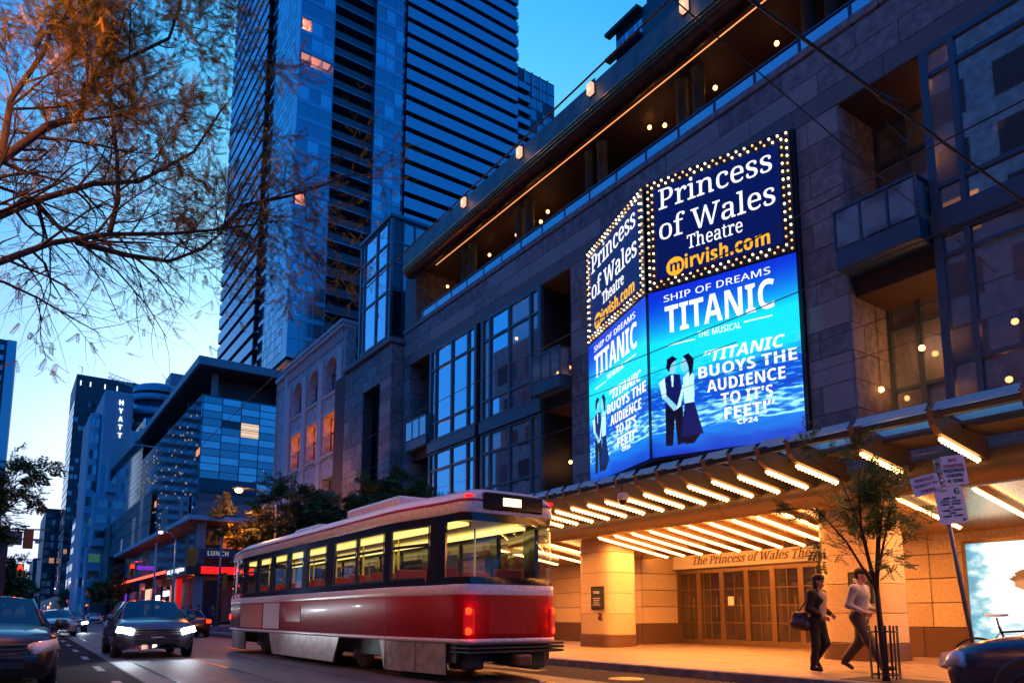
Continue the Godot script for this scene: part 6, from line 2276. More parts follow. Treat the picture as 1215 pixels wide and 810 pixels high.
func make_trees() -> void:
	mat("bark", srgb(0.055, 0.035, 0.026), 0.9, 0.0, "grit", 1.2)
	for q in [["leaf_autumn", 0.35, 0.22, 0.06], ["leaf_green", 0.16, 0.22, 0.05]]:
		var m := mat(q[0], Color.WHITE, 0.65)
		m.vertex_color_use_as_albedo = true
		m.backlight_enabled = true
		m.backlight = srgb(q[1] * 0.5, q[2] * 0.5, q[3] * 0.5)
	make_big_tree()
	var greens := [Color(0.07, 0.13, 0.025), Color(0.05, 0.10, 0.02), Color(0.09, 0.14, 0.03), Color(0.04, 0.08, 0.02)]
	var yellows := [Color(0.13, 0.15, 0.03), Color(0.10, 0.13, 0.025), Color(0.16, 0.16, 0.035)]
	var fine := leaf_mesh(4, 0.21, 0.042, 0.095)
	var broad := leaf_mesh(3, 0.30, 0.10, 0.20)
	tree("young_tree", "slender young green tree in a black guard on the pavement", V(10.87, 0.15, 5.81), V(10.90, 1.62, 5.88), V(10.75, 2.85, 5.95), Vector3(1.0, 0.85, 0.98), 7, fine, "leaf_green", 1, [Color(0.10, 0.19, 0.03), Color(0.07, 0.15, 0.025), Color(0.14, 0.21, 0.04), Color(0.06, 0.11, 0.02)], 71, 0.05, "", 3, 0.85)
	tree("street_tree", "green street tree before the annex, right of its neighbour", V(12.2, 0.15, 25.6), V(12.2, 3.2, 25.6), V(12.2, 4.95, 25.6), Vector3(1.9, 1.25, 2.6), 9, broad, "leaf_green", 2, greens, 72, 0.10, "trees behind the streetcar")
	tree("street_tree", "green street tree before the arched building behind the streetcar", V(12.0, 0.15, 34.6), V(12.0, 3.8, 34.6), V(12.0, 6.3, 34.6), Vector3(2.1, 1.7, 3.0), 9, broad, "leaf_green", 2, greens, 73, 0.11, "trees behind the streetcar")
	tree("street_tree", "orange lit street tree beneath the glowing sodium lamp", V(11.8, 0.15, 41.8), V(11.8, 3.6, 41.8), V(11.8, 5.9, 41.8), Vector3(1.9, 1.2, 2.3), 9, broad, "leaf_green", 2, yellows, 74, 0.11, "trees behind the streetcar")
	tree("street_tree", "dark leafy tree hanging in from the left edge above the signal", V(-2.3, 0.14, 45), V(-2.0, 4.6, 45), V(-0.6, 7.5, 45), Vector3(2.6, 1.3, 3.0), 10, broad, "leaf_green", 2, greens, 75, 0.14, "trees on the left of the road")
	tree("street_tree", "small dark tree low at the left edge beside the red signal", V(-0.6, 0.14, 92), V(-0.6, 2.6, 92), V(0.0, 4.4, 92), Vector3(2.9, 2.1, 4.0), 10, broad, "leaf_green", 2, greens, 76, 0.13, "trees on the left of the road", 4, 1.4)
	tree("street_tree", "olive street tree far down the right pavement", V(13.2, 0.14, 128), V(13.2, 2.6, 128), V(13.2, 5.0, 128), Vector3(2.6, 2.4, 4.0), 10, broad, "leaf_green", 2, greens, 77, 0.12, "trees far down the street", 4, 1.5)
	tree("street_tree", "dark street tree far down the left pavement near the vanishing point", V(2.0, 0.14, 190), V(2.0, 3.0, 190), V(2.0, 5.5, 190), Vector3(3.5, 3.0, 8.0), 10, broad, "leaf_green", 2, greens, 78, 0.14, "trees far down the street", 4, 2.2)
	tree("street_tree", "dark street tree at the far end of the right pavement", V(13.6, 0.14, 205), V(13.6, 3.0, 205), V(13.6, 5.4, 205), Vector3(3.2, 2.6, 8.0), 10, broad, "leaf_green", 2, greens, 79, 0.14, "trees far down the street", 4, 2.2)


# ------------------------------------------------------------------ street furniture
func plate(t: Node3D, r: Vector3, up: Vector3, at: Vector3, w: float, h: float) -> MeshInstance3D:
	var n := r.cross(up).normalized()
	var poly := PackedVector2Array()
	var c := 0.03
	for q in [[1, 1, 0], [-1, 1, 1], [-1, -1, 2], [1, -1, 3]]:
		for i in 5:
			var a: float = PI * 0.5 * (q[2] + i / 4.0)
			poly.append(Vector2(q[0] * (w * 0.5 - c) + c * cos(a), q[1] * (h * 0.5 - c) + c * sin(a)))
	var b := MB.new()
	b.prism(poly, at, r, up, -n * 0.004)
	return part(t, "sign_plate", b.done(), "sign_face")


func make_parking_signs() -> void:
	var foot := V(10.87, 0.15, 4.52)
	var top := V(10.58, 3.30, 4.74)
	var t := thing("parking_sign_post", "leaning grey post carrying three white parking signs", "sign post", foot)
	var b := MB.new(true)
	b.rod(foot, top, 0.03, 10)
	part(t, "post", b.done(), "galvanised")
	var ax := (top - foot).normalized()
	var r0 := V(0.82, 0, -0.57)
	var up := (ax - r0 * ax.dot(r0) * 0.0).normalized()
	var r := (r0 - up * r0.dot(up)).normalized()
	var n := r.cross(up).normalized()
	var len := (top - foot).length()
	var spot := func(h: float, s: float) -> Vector3: return foot + ax * h + r * s + n * 0.04
	# no standing plate
	var p: Vector3 = spot.call(len - 0.20, 0.20)
	var pl := plate(t, r, up, p, 0.345, 0.42)
	for e in [["NO", 0.11, 0.145, "sign_red"], ["STANDING", 0.29, 0.065, "sign_red"], ["PASSENGER", 0.29, 0.0, "sign_black"], ["LOADING", 0.23, -0.07, "sign_black"], ["ZONE", 0.15, -0.145, "sign_black"]]:
		text(pl, "lettering", e[0], "sans_bold", e[1], 0.052, e[3], p + up * e[2] + n * 0.003 + r * (0.03 if e[0] == "ZONE" else 0.0), r, up, 0.003)
	b = MB.new()
	b.prism(PackedVector2Array([Vector2(-0.03, 0), Vector2(0.02, 0.03), Vector2(0.02, -0.03)]), p + up * -0.145 - r * 0.10 + n * 0.003, r, up, n * 0.002)
	part(pl, "arrow", b.done(), "sign_black")
	# towing plate, tilted
	var r2 := r.rotated(n, 0.14)
	var u2 := up.rotated(n, 0.14)
	p = spot.call(len - 0.36, -0.235)
	pl = plate(t, r2, u2, p, 0.40, 0.27)
	for e in [["VEHICLES", 0.27, 0.08], ["SUBJECT TO", 0.33, 0.0], ["TOWING", 0.22, -0.08]]:
		text(pl, "lettering", e[0], "sans_bold", e[1], 0.052, "sign_red", p + u2 * e[2] + n * 0.003, r2, u2, 0.003)
	# hours plate
	p = spot.call(len - 0.68, 0.06)
	pl = plate(t, r, up, p, 0.40, 0.52)
	b = MB.new(true)
	b.tube([p + r * 0.12 + up * 0.19, p + r * 0.12 + up * 0.19 + n * 0.003], [0.046, 0.046], 20)
	part(pl, "green_disc", b.done(), "sign_green")
	text(pl, "lettering", "P", "sans_bold", 0.035, 0.05, "sign_face", p + r * 0.12 + up * 0.19 + n * 0.006, r, up, 0.003)
	for e in [["MON - FRI", 0.17, 0.10, 0.030], ["7:30AM - 3:30PM", 0.28, 0.055, 0.026], ["7:00PM - 12:00AM", 0.28, 0.015, 0.026], ["SAT", 0.07, -0.03, 0.028], ["7:00AM - 12:00AM", 0.28, -0.07, 0.026], ["SUN", 0.08, -0.11, 0.028], ["1:00PM - 12:00AM", 0.28, -0.15, 0.026]]:
		text(pl, "lettering", e[0], "sans_bold", e[1], e[3], "sign_black", p + up * e[2] + n * 0.003, r, up, 0.003)
	b = MB.new()
	b.prism(PackedVector2Array([Vector2(0.03, 0), Vector2(-0.02, 0.025), Vector2(-0.02, -0.025)]), p + up * -0.215 + r * 0.15 + n * 0.003, r, up, n * 0.002)
	part(pl, "arrow", b.done(), "sign_black")
	# perforated upper post and clamps
	b = MB.new()
	for k in 5: b.obox(Transform3D(Basis(r, up, n), foot + ax * (len - 0.05 - k * 0.14) + n * 0.02), Vector3(0.09, 0.03, 0.05))
	part(t, "clamp", b.done(), "galvanised")


func make_guard() -> void:
	var t := thing("tree_guard", "black metal slat guard standing round the young tree trunk", "tree guard", V(10.87, 0.15, 5.81))
	for k in 10:
		var a := TAU * k / 10.0
		var c := V(10.87 + 0.20 * cos(a), 0.16, 5.81 + 0.20 * sin(a))
		if k in [1, 2]: continue
		part(t, "slat", bmesh(Vector3(0.03, 0.78, 0.008), 0.0), "black", c + Vector3(0, 0.42, 0), Basis(Vector3.UP, a + PI * 0.5))
	for y in [0.25, 0.88]:
		var b := MB.new(true)
		var pts := []
		var rs := []
		for k in 21:
			var a := TAU * k / 20.0
			pts.append(V(10.87 + 0.205 * cos(a), y, 5.81 + 0.205 * sin(a)))
			rs.append(0.010)
		b.tube(pts, rs, 5, false)
		part(t, "hoop", b.done(), "black")
	pbox(t, "tree_grate", 10.63, 0.10, 5.2, 11.5, 0.156, 6.42, "soil", 0.0)


func make_bicycle() -> void:
	var at := V(11.35, 0.15, 4.35)
	var t := thing("bicycle", "parked black bicycle with pale saddle behind the leaning sign post", "bicycle", at)
	var d := V(0.30, 0, -0.95).normalized()
	var rear := at - d * 0.35 + Vector3(0, 0.335, 0)
	var front := at + d * 0.70 + Vector3(0, 0.335, 0)
	var side := d.cross(Vector3.UP).normalized()
	for k in 2:
		var c: Vector3 = [rear, front][k]
		var b := MB.new(true)
		var pts := []
		var rs := []
		for i in 33:
			var a := TAU * i / 32.0
			pts.append(c + (d * cos(a) + Vector3.UP * sin(a)) * 0.318)
			rs.append(0.018)
		b.tube(pts, rs, 7, false)
		var w := part(t, "wheel", b.done(), "rubber")
		b = MB.new()
		for i in 16:
			var a := TAU * i / 16.0
			b.rod(c + side * (0.02 if i % 2 else -0.02), c + (d * cos(a) + Vector3.UP * sin(a)) * 0.30, 0.0018, 3)
		b.rod(c - side * 0.05, c + side * 0.05, 0.018, 8)
		part(w, "spokes", b.done(), "steel")
	var bb := at + d * 0.08 + Vector3(0, 0.29, 0)
	var seat := at - d * 0.08 + Vector3(0, 0.82, 0)
	var head := at + d * 0.50 + Vector3(0, 0.78, 0)
	var b := MB.new(true)
	for q in [[bb, seat, 0.016], [bb, head - Vector3(0, 0.08, 0), 0.018], [seat - Vector3(0, 0.08, 0), head, 0.015], [bb, rear, 0.010], [seat - Vector3(0, 0.1, 0), rear, 0.009]]: b.rod(q[0], q[1], q[2], 8)
	part(t, "frame", b.done(), "black_gloss")
	b = MB.new(true)
	b.tube([head + Vector3(0, 0.06, 0), head - Vector3(0, 0.1, 0), front], [0.017, 0.017, 0.010], 8)
	part(t, "fork", b.done(), "black_gloss")
	b = MB.new(true)
	b.rod(seat, seat + Vector3(0, 0.12, 0) - d * 0.02, 0.012, 8)
	part(t, "seat_post", b.done(), "steel")
	b = MB.new(true)
	var sc := seat + Vector3(0, 0.14, 0) - d * 0.02
	var rows := []
	for i in 7:
		var f := i / 6.0
		var w := lerpf(0.085, 0.022, smoothstep(0.15, 0.75, f))
		var row := []
		for j in 9:
			var s := -1.0 + j / 4.0
			row.append(sc + d * (-0.13 + 0.27 * f) + side * w * s + Vector3(0, 0.035 * (1.0 - s * s) - 0.008 * sin(PI * f), 0))
		rows.append(row)
	b.sheet(rows, sc - Vector3(0, 0.3, 0))
	part(t, "saddle", b.done(), "dull_white")
	b = MB.new(true)
	var hb := head + Vector3(0, 0.16, 0)
	b.rod(head, hb, 0.014, 8)
	b.tube([hb - side * 0.29 - d * 0.08, hb - side * 0.22, hb, hb + side * 0.22, hb + side * 0.29 - d * 0.08], [0.012, 0.012, 0.012, 0.012, 0.012], 8)
	part(t, "handlebar", b.done(), "steel")
	b = MB.new(true)
	b.lathe(bb + side * 0.045, side, [[0.0, 0.0], [0.09, 0.0], [0.09, 0.006], [0.0, 0.006]], 20)
	b.rod(bb + side * 0.06, bb + side * 0.06 + (d * 0.6 - Vector3.UP * 0.8) * 0.17, 0.009, 6)
	b.rod(bb - side * 0.06, bb - side * 0.06 - (d * 0.6 - Vector3.UP * 0.8) * 0.17, 0.009, 6)
	part(t, "crank", b.done(), "steel")
	# ring-and-post stand beside it
	var p := V(11.55, 0.15, 3.75)
	var q := thing("bicycle_stand", "grey post bicycle stand beside the pale saddle", "bicycle stand", p)
	b = MB.new(true)
	b.lathe(p, Vector3.UP, [[0.055, 0.0], [0.055, 0.92], [0.045, 0.96], [0.0, 0.97]], 16)
	part(q, "post", b.done(), "galvanised")
	b = MB.new(true)
	var pts := []
	var rs := []
	for i in 25:
		var a := TAU * i / 24.0
		pts.append(p + Vector3(0, 0.55, 0) + (d * cos(a) + Vector3.UP * sin(a)) * 0.2)
		rs.append(0.018)
	b.tube(pts, rs, 7, false)
	part(q, "ring", b.done(), "galvanised")


func traffic_light(called: String, label: String, at: Vector3, face: Vector3, lit: String, housing: String, group := "traffic signals at the crossing") -> Node3D:
	var t := thing(called, label, "traffic light", at, group)
	var r := Vector3.UP.cross(face).normalized()
	var bs := Basis(r, Vector3.UP, face)
	part(t, "housing", bmesh(Vector3(0.36, 1.02, 0.26), 0.03), housing, at, bs)
	part(t, "back_plate", bmesh(Vector3(0.52, 1.18, 0.03), 0.01), housing, at - face * 0.10, bs)
	for k in 3:
		var y := 0.32 - 0.32 * k
		var b := MB.new(true)
		b.lathe(at + Vector3(0, y, 0) + face * 0.125, face, [[0.13, 0.0], [0.12, 0.02], [0.0, 0.035]], 16)
		var on := (lit == "red" and k == 0)
		part(t, "lens", b.done(), "red_signal_glow" if on else "black_gloss")
		if on: lamp("omni", t, at + Vector3(0, y, 0) + face * 0.3, Color(1.0, 0.07, 0.03), 5.0, 0.12)
		b = MB.new(true)
		for i in 9:
			var a := PI * i / 8.0
			var a2 := PI * (i + 1) / 8.0
			if i == 8: break
			var c := at + Vector3(0, y, 0) + face * 0.13
			b.quad(c + (r * cos(a) + Vector3.UP * sin(a)) * 0.145, c + (r * cos(a2) + Vector3.UP * sin(a2)) * 0.145, c + (r * cos(a2) + Vector3.UP * sin(a2)) * 0.145 + face * 0.2, c + (r * cos(a) + Vector3.UP * sin(a)) * 0.145 + face * 0.2)
		part(t, "visor", b.done(), "black")
	return t


func street_lamp(label: String, foot: Vector3, head: Vector3, lit: String, energy: float, col := Color(1.0, 0.57, 0.24), cutoff := 0.0) -> void:
	var t := thing("street_lamp", label, "street lamp", foot, "street lamps along the road")
	var b := MB.new(true)
	b.tube([foot, foot + Vector3(0, 0.5, 0), Vector3(foot.x, head.y - 0.6, foot.z)], [0.12, 0.10, 0.065], 10)
	part(t, "pole", b.done(), "galvanised")
	b = MB.new(true)
	var top := Vector3(foot.x, head.y - 0.7, foot.z)
	b.tube([top, top.lerp(head, 0.35) + Vector3(0, 0.42, 0), top.lerp(head, 0.75) + Vector3(0, 0.28, 0), head + Vector3(0, 0.1, 0)], [0.04, 0.035, 0.03, 0.03], 8)
	part(t, "arm", b.done(), "galvanised")
	var dir := (Vector3(head.x, 0, head.z) - Vector3(foot.x, 0, foot.z)).normalized()
	part(t, "lamp_head", bmesh(Vector3(0.30, 0.14, 0.62), 0.05), "galvanised", head + Vector3(0, 0.12, 0), Basis.looking_at(dir))
	b = MB.new(true)
	b.lathe(head + Vector3(0, 0.05, 0), Vector3.DOWN, [[0.15, 0.0], [0.19, 0.07], [0.14, 0.16], [0.0, 0.20]], 16)
	part(t, "lens", b.done(), lit)
	if energy > 0.0 and cutoff > 0.0:
		var sp := lamp("spot", t, head + Vector3(0, -0.16, 0), col, energy, 0.14)
		sp.rotation = Vector3(-PI * 0.5, 0, 0)
		sp.spot_angle = cutoff
		sp.spot_angle_attenuation = 0.6
	elif energy > 0.0: lamp("omni", t, head + Vector3(0, -0.02, 0), col, energy, 0.14)


func pole_thing(called: String, label: String, cat: String, foot: Vector3, h: float, r: float, m: String, group := "") -> Node3D:
	var t := thing(called, label, cat, foot, group)
	var b := MB.new(true)
	b.tube([foot, foot + Vector3(0, h * 0.5, 0), foot + Vector3(0, h, 0)], [r, r * 0.85, r * 0.7], 10)
	part(t, "shaft", b.done(), m)
	b = MB.new(true)
	b.lathe(foot, Vector3.UP, [[r * 1.7, 0.0], [r * 1.7, 0.18], [r * 1.1, 0.30]], 12)
	part(t, "base", b.done(), m)
	return t


func make_street_furniture() -> void:
	mat("sign_face", srgb(0.66, 0.58, 0.62), 0.45)
	mat("sign_red", srgb(0.45, 0.02, 0.04), 0.5)
	mat("sign_black", srgb(0.015, 0.015, 0.02), 0.5)
	mat("sign_green", srgb(0.02, 0.30, 0.20), 0.5)
	mat("signal_yellow", srgb(0.55, 0.25, 0.02), 0.5)
	mat("signal_brown", srgb(0.30, 0.13, 0.03), 0.6)
	glow("red_signal_glow", Color(1.0, 0.10, 0.05), 12.0)
	make_parking_signs()
	make_guard()
	make_bicycle()
	var back := V(0, 0, -1)
	traffic_light("traffic_light", "red traffic light over the right of the crossing, beside a purple sign", V(9.35, 5.2, 73), back, "red", "signal_yellow")
	traffic_light("traffic_light", "red traffic light near the left edge under the lamp arm", V(1.0, 4.75, 72), back, "red", "signal_yellow")
	traffic_light("traffic_light", "dark signal seen from behind on a mast arm at upper left", V(1.0, 5.7, 52.7), V(0, 0, 1), "", "signal_brown")
	traffic_light("traffic_light", "yellow signal housing seen from behind left of the streetcar nose", V(9.5, 4.75, 48.5), V(0, 0, 1), "", "signal_yellow")
	traffic_light("traffic_light", "small yellow signal by the pavement edge at the streetcar nose", V(11.2, 3.25, 47.0), V(-1, 0, 0.2).normalized(), "", "signal_yellow")
	var t := pole_thing("signal_pole", "grey signal pole with a thin arm right of the purple sign", "pole", V(10.6, 0.14, 69), 7.2, 0.11, "galvanised", "signal poles")
	var b := MB.new(true)
	b.rod(V(10.6, 5.9, 69), V(9.3, 5.9, 73), 0.05, 8)
	part(t, "arm", b.done(), "galvanised")
	t = pole_thing("signal_pole", "grey signal pole standing at the near right corner by the streetcar", "pole", V(11.2, 0.14, 48.4), 6.6, 0.11, "galvanised", "signal poles")
	b = MB.new(true)
	b.rod(V(11.2, 5.3, 48.4), V(9.3, 5.3, 48.5), 0.05, 8)
	part(t, "arm", b.done(), "galvanised")
	t = pole_thing("signal_pole", "dark wooden pole at the left edge holding the mast arm", "pole", V(-1.6, 0.14, 53), 8.5, 0.16, "wood_pole", "signal poles")
	b = MB.new(true)
	b.rod(V(-1.6, 6.2, 53), V(1.9, 6.35, 52.8), 0.05, 8)
	part(t, "arm", b.done(), "galvanised")
	t = thing("street_sign", "grey blank back of a street sign hung on the mast arm", "sign", V(0.2, 5.75, 52.8))
	part(t, "panel", bmesh(Vector3(1.0, 0.85, 0.03), 0.01), "galvanised", V(0.2, 5.75, 52.8))
	part(t, "bracket", bmesh(Vector3(0.06, 0.3, 0.06), 0.01), "galvanised", V(0.2, 6.25, 52.8))
	t = thing("street_sign", "purple lit street name sign beside the red light", "sign", V(10.2, 5.3, 70))
	part(t, "panel", bmesh(Vector3(1.5, 0.34, 0.06), 0.02), "purple_glow", V(9.95, 5.15, 69))
	part(t, "bracket", bmesh(Vector3(0.06, 0.5, 0.06), 0.01), "galvanised", V(10.0, 5.5, 69))
	street_lamp("glowing orange sodium street lamp above the tree by the corner", V(11.6, 0.15, 38.4), V(9.9, 7.75, 39.6), "sodium_glow", 30.0)
	street_lamp("street lamp out over the tree at the near left pavement", V(-3.2, 0.14, 5.4), V(-1.25, 7.5, 8.0), "sodium_glow", 16.0)
	street_lamp("street lamp on the left pavement level with the streetcar", V(-3.6, 0.14, 13.0), V(-1.5, 9.7, 12.4), "sodium_glow", 75.0, Color(1.0, 0.58, 0.30), 82.0)
	street_lamp("small pale lit street lamp beyond the orange one", V(11.6, 0.14, 66), V(10.4, 8.0, 66), "white_glow", 3.0, Color(1, 0.9, 0.7))
	street_lamp("unlit street lamp on a long arm at the left edge", V(-1.4, 0.14, 60), V(1.7, 6.2, 60), "dull_white", 0.0)
	street_lamp("second unlit street lamp lower at the left edge", V(-0.6, 0.14, 92), V(2.0, 6.6, 92), "dull_white", 0.0)
	street_lamp("far lit street lamp on the right pavement below the hotel", V(13.0, 0.14, 170), V(10.8, 7.8, 170), "white_glow", 2.0, Color(1, 0.85, 0.7))
	street_lamp("farthest lit street lamp near the end of the street", V(12.5, 0.14, 215), V(10.6, 7.8, 215), "white_glow", 2.0, Color(1, 0.85, 0.7))
	# corner kiosk posters lit red and a paper box row hidden by people are part of the shop fronts


# ------------------------------------------------------------------ overhead wires
func make_wires() -> void:
	var ws := [
		["thin trolley wire rising from the towers past the eave", V(3.55, 5.6, -3.0), V(5.9, 5.65, 110), 0.009],
		["trolley wire running above the streetcar roof", V(6.9, 5.6, -3.0), V(9.4, 5.65, 110), 0.009],
		["thick diagonal cable crossing in front of the right glass bay", V(3.2, 5.6, 2.9), V(9.9, 5.95, 3.05), 0.016],
		["thin stay wire left of the thick diagonal cable", V(3.6, 5.75, 3.3), V(9.5, 5.2, 3.4), 0.006],
		["feeder wire crossing the musical screens above the canopy", V(10.0, 6.25, 1.0), V(10.7, 6.2, 66), 0.010],
		["lower thin wire crossing the foot of the musical screens", V(10.2, 5.45, 1.0), V(10.7, 5.6, 66), 0.006],
		["pale sagging wire crossing the trees behind the streetcar", V(10.6, 6.05, 8), V(9.4, 6.0, 48), 0.008],
		["thin wire crossing the theatre wall at the canopy", V(10.4, 5.05, 1.0), V(10.8, 5.1, 48), 0.005],
		["span wire from the wooden pole across the far street", V(-1.6, 7.6, 53), V(11.2, 6.5, 48.4), 0.010],
	]
	for w in ws:
		var mid: Vector3 = (w[1] + w[2]) * 0.5
		var t := thing("overhead_wire", w[0], "wire", mid, "overhead wires")
		var b := MB.new(true)
		var pts := []
		var rs := []
		var n := 16
		var sag: float = 0.012 * (w[2] - w[1]).length() if w[3] < 0.009 else 0.0
		for i in n + 1:
			var f := float(i) / n
			pts.append(w[1].lerp(w[2], f) - Vector3(0, 0.25 * sag * 4.0 * f * (1.0 - f), 0))
			rs.append(w[3])
		b.tube(pts, rs, 5, false)
		part(t, "cable", b.done(), "wire")
	var t := thing("cable_clamp", "cluster of cable clamps and loops on the thick diagonal wire", "clamp", V(6.2, 5.75, 3.0))
	part(t, "body", bmesh(Vector3(0.16, 0.05, 0.05), 0.01), "wire", V(6.2, 5.76, 2.97))
	var b := MB.new(true)
	b.tube([V(6.15, 5.77, 2.97), V(6.5, 5.86, 2.95), V(6.75, 5.72, 2.97), V(6.62, 5.52, 3.0), V(6.3, 5.6, 3.02)], [0.008, 0.008, 0.008, 0.008, 0.008], 5, false)
	part(t, "loop", b.done(), "wire")


# ------------------------------------------------------------------ people
# tapered capsules [a, b, ra, rb] joined by a smooth minimum, meshed as surface nets into st
func blob(st: SurfaceTool, bones: Array, cell: float, k := 0.03) -> void:
	var lo := Vector3(1e9, 1e9, 1e9)
	var hi := -lo
	for q in bones:
		var m: float = maxf(q[2], q[3]) + cell * 3.0
		lo = lo.min(q[0] - Vector3.ONE * m).min(q[1] - Vector3.ONE * m)
		hi = hi.max(q[0] + Vector3.ONE * m).max(q[1] + Vector3.ONE * m)
	var nx := int((hi.x - lo.x) / cell) + 2
	var ny := int((hi.y - lo.y) / cell) + 2
	var nz := int((hi.z - lo.z) / cell) + 2
	var f := PackedFloat32Array()
	f.resize(nx * ny * nz)
	f.fill(1.0)
	for q in bones:
		var a: Vector3 = q[0]
		var b: Vector3 = q[1]
		var ra: float = q[2]
		var rb: float = q[3]
		var m := maxf(ra, rb) + maxf(cell * 2.5, k * 1.2)
		var l := ((a.min(b) - Vector3.ONE * m - lo) / cell).floor()
		var h := ((a.max(b) + Vector3.ONE * m - lo) / cell).ceil()
		var ab := b - a
		var inv := 1.0 / maxf(ab.length_squared(), 1e-9)
		for z in range(maxi(0, int(l.z)), mini(nz, int(h.z) + 1)):
			for y in range(maxi(0, int(l.y)), mini(ny, int(h.y) + 1)):
				var row := (z * ny + y) * nx
				for x in range(maxi(0, int(l.x)), mini(nx, int(h.x) + 1)):
					var p := lo + Vector3(x, y, z) * cell
					var t := clampf((p - a).dot(ab) * inv, 0.0, 1.0)
					var d := p.distance_to(a + ab * t) - lerpf(ra, rb, t)
					var e := f[row + x]
					var hh := clampf(0.5 + 0.5 * (e - d) / k, 0.0, 1.0)
					f[row + x] = lerpf(e, d, hh) - k * hh * (1.0 - hh)
	var vid := {}
	var verts := PackedVector3Array()
	var norms := PackedVector3Array()
	var sx := 1
	var sy := nx
	var sz := nx * ny
	for z in nz - 1:
		for y in ny - 1:
			var base := (z * ny + y) * nx
			for x in nx - 1:
				var i := base + x
				var v0 := f[i]
				if v0 > cell * 2.0 or v0 < -cell * 2.0: continue
				var c := [v0, f[i + sx], f[i + sy], f[i + sx + sy], f[i + sz], f[i + sx + sz], f[i + sy + sz], f[i + sx + sy + sz]]
				var neg := 0
				for w in c:
					if w < 0.0: neg += 1
				if neg == 0 or neg == 8: continue
				var acc := Vector3.ZERO
				var cnt := 0
				for e in [[0, 1], [2, 3], [4, 5], [6, 7], [0, 2], [1, 3], [4, 6], [5, 7], [0, 4], [1, 5], [2, 6], [3, 7]]:
					var p: float = c[e[0]]
					var q: float = c[e[1]]
					if (p < 0.0) != (q < 0.0):
						var t := p / (p - q)
						var A := Vector3(e[0] & 1, (e[0] >> 1) & 1, (e[0] >> 2) & 1)
						var B := Vector3(e[1] & 1, (e[1] >> 1) & 1, (e[1] >> 2) & 1)
						acc += A.lerp(B, t)
						cnt += 1
				vid[i] = verts.size()
				verts.append(lo + (Vector3(x, y, z) + acc / cnt) * cell)
				norms.append(Vector3(c[1] - c[0] + c[3] - c[2] + c[5] - c[4] + c[7] - c[6], c[2] - c[0] + c[3] - c[1] + c[6] - c[4] + c[7] - c[5], c[4] - c[0] + c[5] - c[1] + c[6] - c[2] + c[7] - c[3]).normalized())
	var dirs := [[sx, sy, sz], [sy, sz, sx], [sz, sx, sy]]
	for i in vid:
		for d in dirs:
			# edge from grid point i along d[0], shared by four cells
			if (f[i] < 0.0) == (f[i + d[0]] < 0.0): continue
			var a = vid.get(i)
			var b = vid.get(i - d[1])
			var c = vid.get(i - d[1] - d[2])
			var e = vid.get(i - d[2])
			if a == null or b == null or c == null or e == null: continue
			var q := [a, e, c, b]
			if f[i] >= 0.0: q = [a, b, c, e]
			for w in [0, 1, 2, 0, 2, 3]:
				st.set_normal(norms[q[w]])
				st.add_vertex(verts[q[w]])


func flesh(groups: Array) -> Mesh:
	var st := SurfaceTool.new()
	st.begin(Mesh.PRIMITIVE_TRIANGLES)
	for g in groups: blob(st, g[0], g[1], g[2])
	st.index()
	return st.commit()


func hand(w: Vector3, dir: Vector3, palm_n: Vector3, curl: float) -> Array:
	# palm and five fingers from the wrist w; dir to the knuckles, palm_n the way the palm faces
	var d := dir.normalized()
	var n := (palm_n - d * palm_n.dot(d)).normalized()
	var s := d.cross(n).normalized()
	var o := [[w - d * 0.05, w, 0.027, 0.026], [w, w + d * 0.075 + s * 0.018, 0.022, 0.020], [w, w + d * 0.075 - s * 0.018, 0.022, 0.020]]
	for k in 4:
		var off: float = [-0.030, -0.010, 0.011, 0.031][k]
		var l: float = [0.030, 0.036, 0.034, 0.026][k]
		var p := w + d * 0.082 + s * off
		var ang := curl
		for j in 3:
			var v := d * cos(ang) + n * sin(ang)
			var q := p + v * l
			o.append([p, q, 0.0095 - 0.001 * j, 0.0085 - 0.001 * j])
			p = q
			l *= 0.75
			ang += curl
	var th := w + d * 0.02 - s * 0.026
	var t2 := th + (d * 0.6 - s * 0.6 + n * 0.4).normalized() * 0.036
	o.append([th, t2, 0.013, 0.0105])
	o.append([t2, t2 + (d * 0.8 + n * 0.5).normalized() * 0.03, 0.0105, 0.008])
	return o


func head_bones(h: Vector3, fwd: Vector3) -> Array:
	var s := fwd.cross(Vector3.UP).normalized()
	return [
		[h + Vector3(0, 0.03, 0) - fwd * 0.025, h + Vector3(0, 0.04, 0) + fwd * 0.02, 0.083, 0.078],
		[h + Vector3(0, -0.03, 0) + fwd * 0.02, h + Vector3(0, -0.075, 0) + fwd * 0.05, 0.062, 0.036],
		[h + Vector3(0, 0.015, 0) + fwd * 0.088, h + Vector3(0, -0.018, 0) + fwd * 0.112, 0.010, 0.014],
		[h + Vector3(0, 0.032, 0) + fwd * 0.084 - s * 0.03, h + Vector3(0, 0.032, 0) + fwd * 0.084 + s * 0.03, 0.012, 0.012],
		[h + Vector3(0, -0.052, 0) + fwd * 0.086 - s * 0.018, h + Vector3(0, -0.052, 0) + fwd * 0.086 + s * 0.018, 0.009, 0.009],
		[h + Vector3(0, 0.018, 0) - s * 0.080, h + Vector3(0, -0.022, 0) - s * 0.078, 0.016, 0.010],
		[h + Vector3(0, 0.018, 0) + s * 0.080, h + Vector3(0, -0.022, 0) + s * 0.078, 0.016, 0.010],
		[h + Vector3(0, -0.05, 0) - fwd * 0.02, h + Vector3(0, -0.15, 0) - fwd * 0.03, 0.055, 0.056],
	]


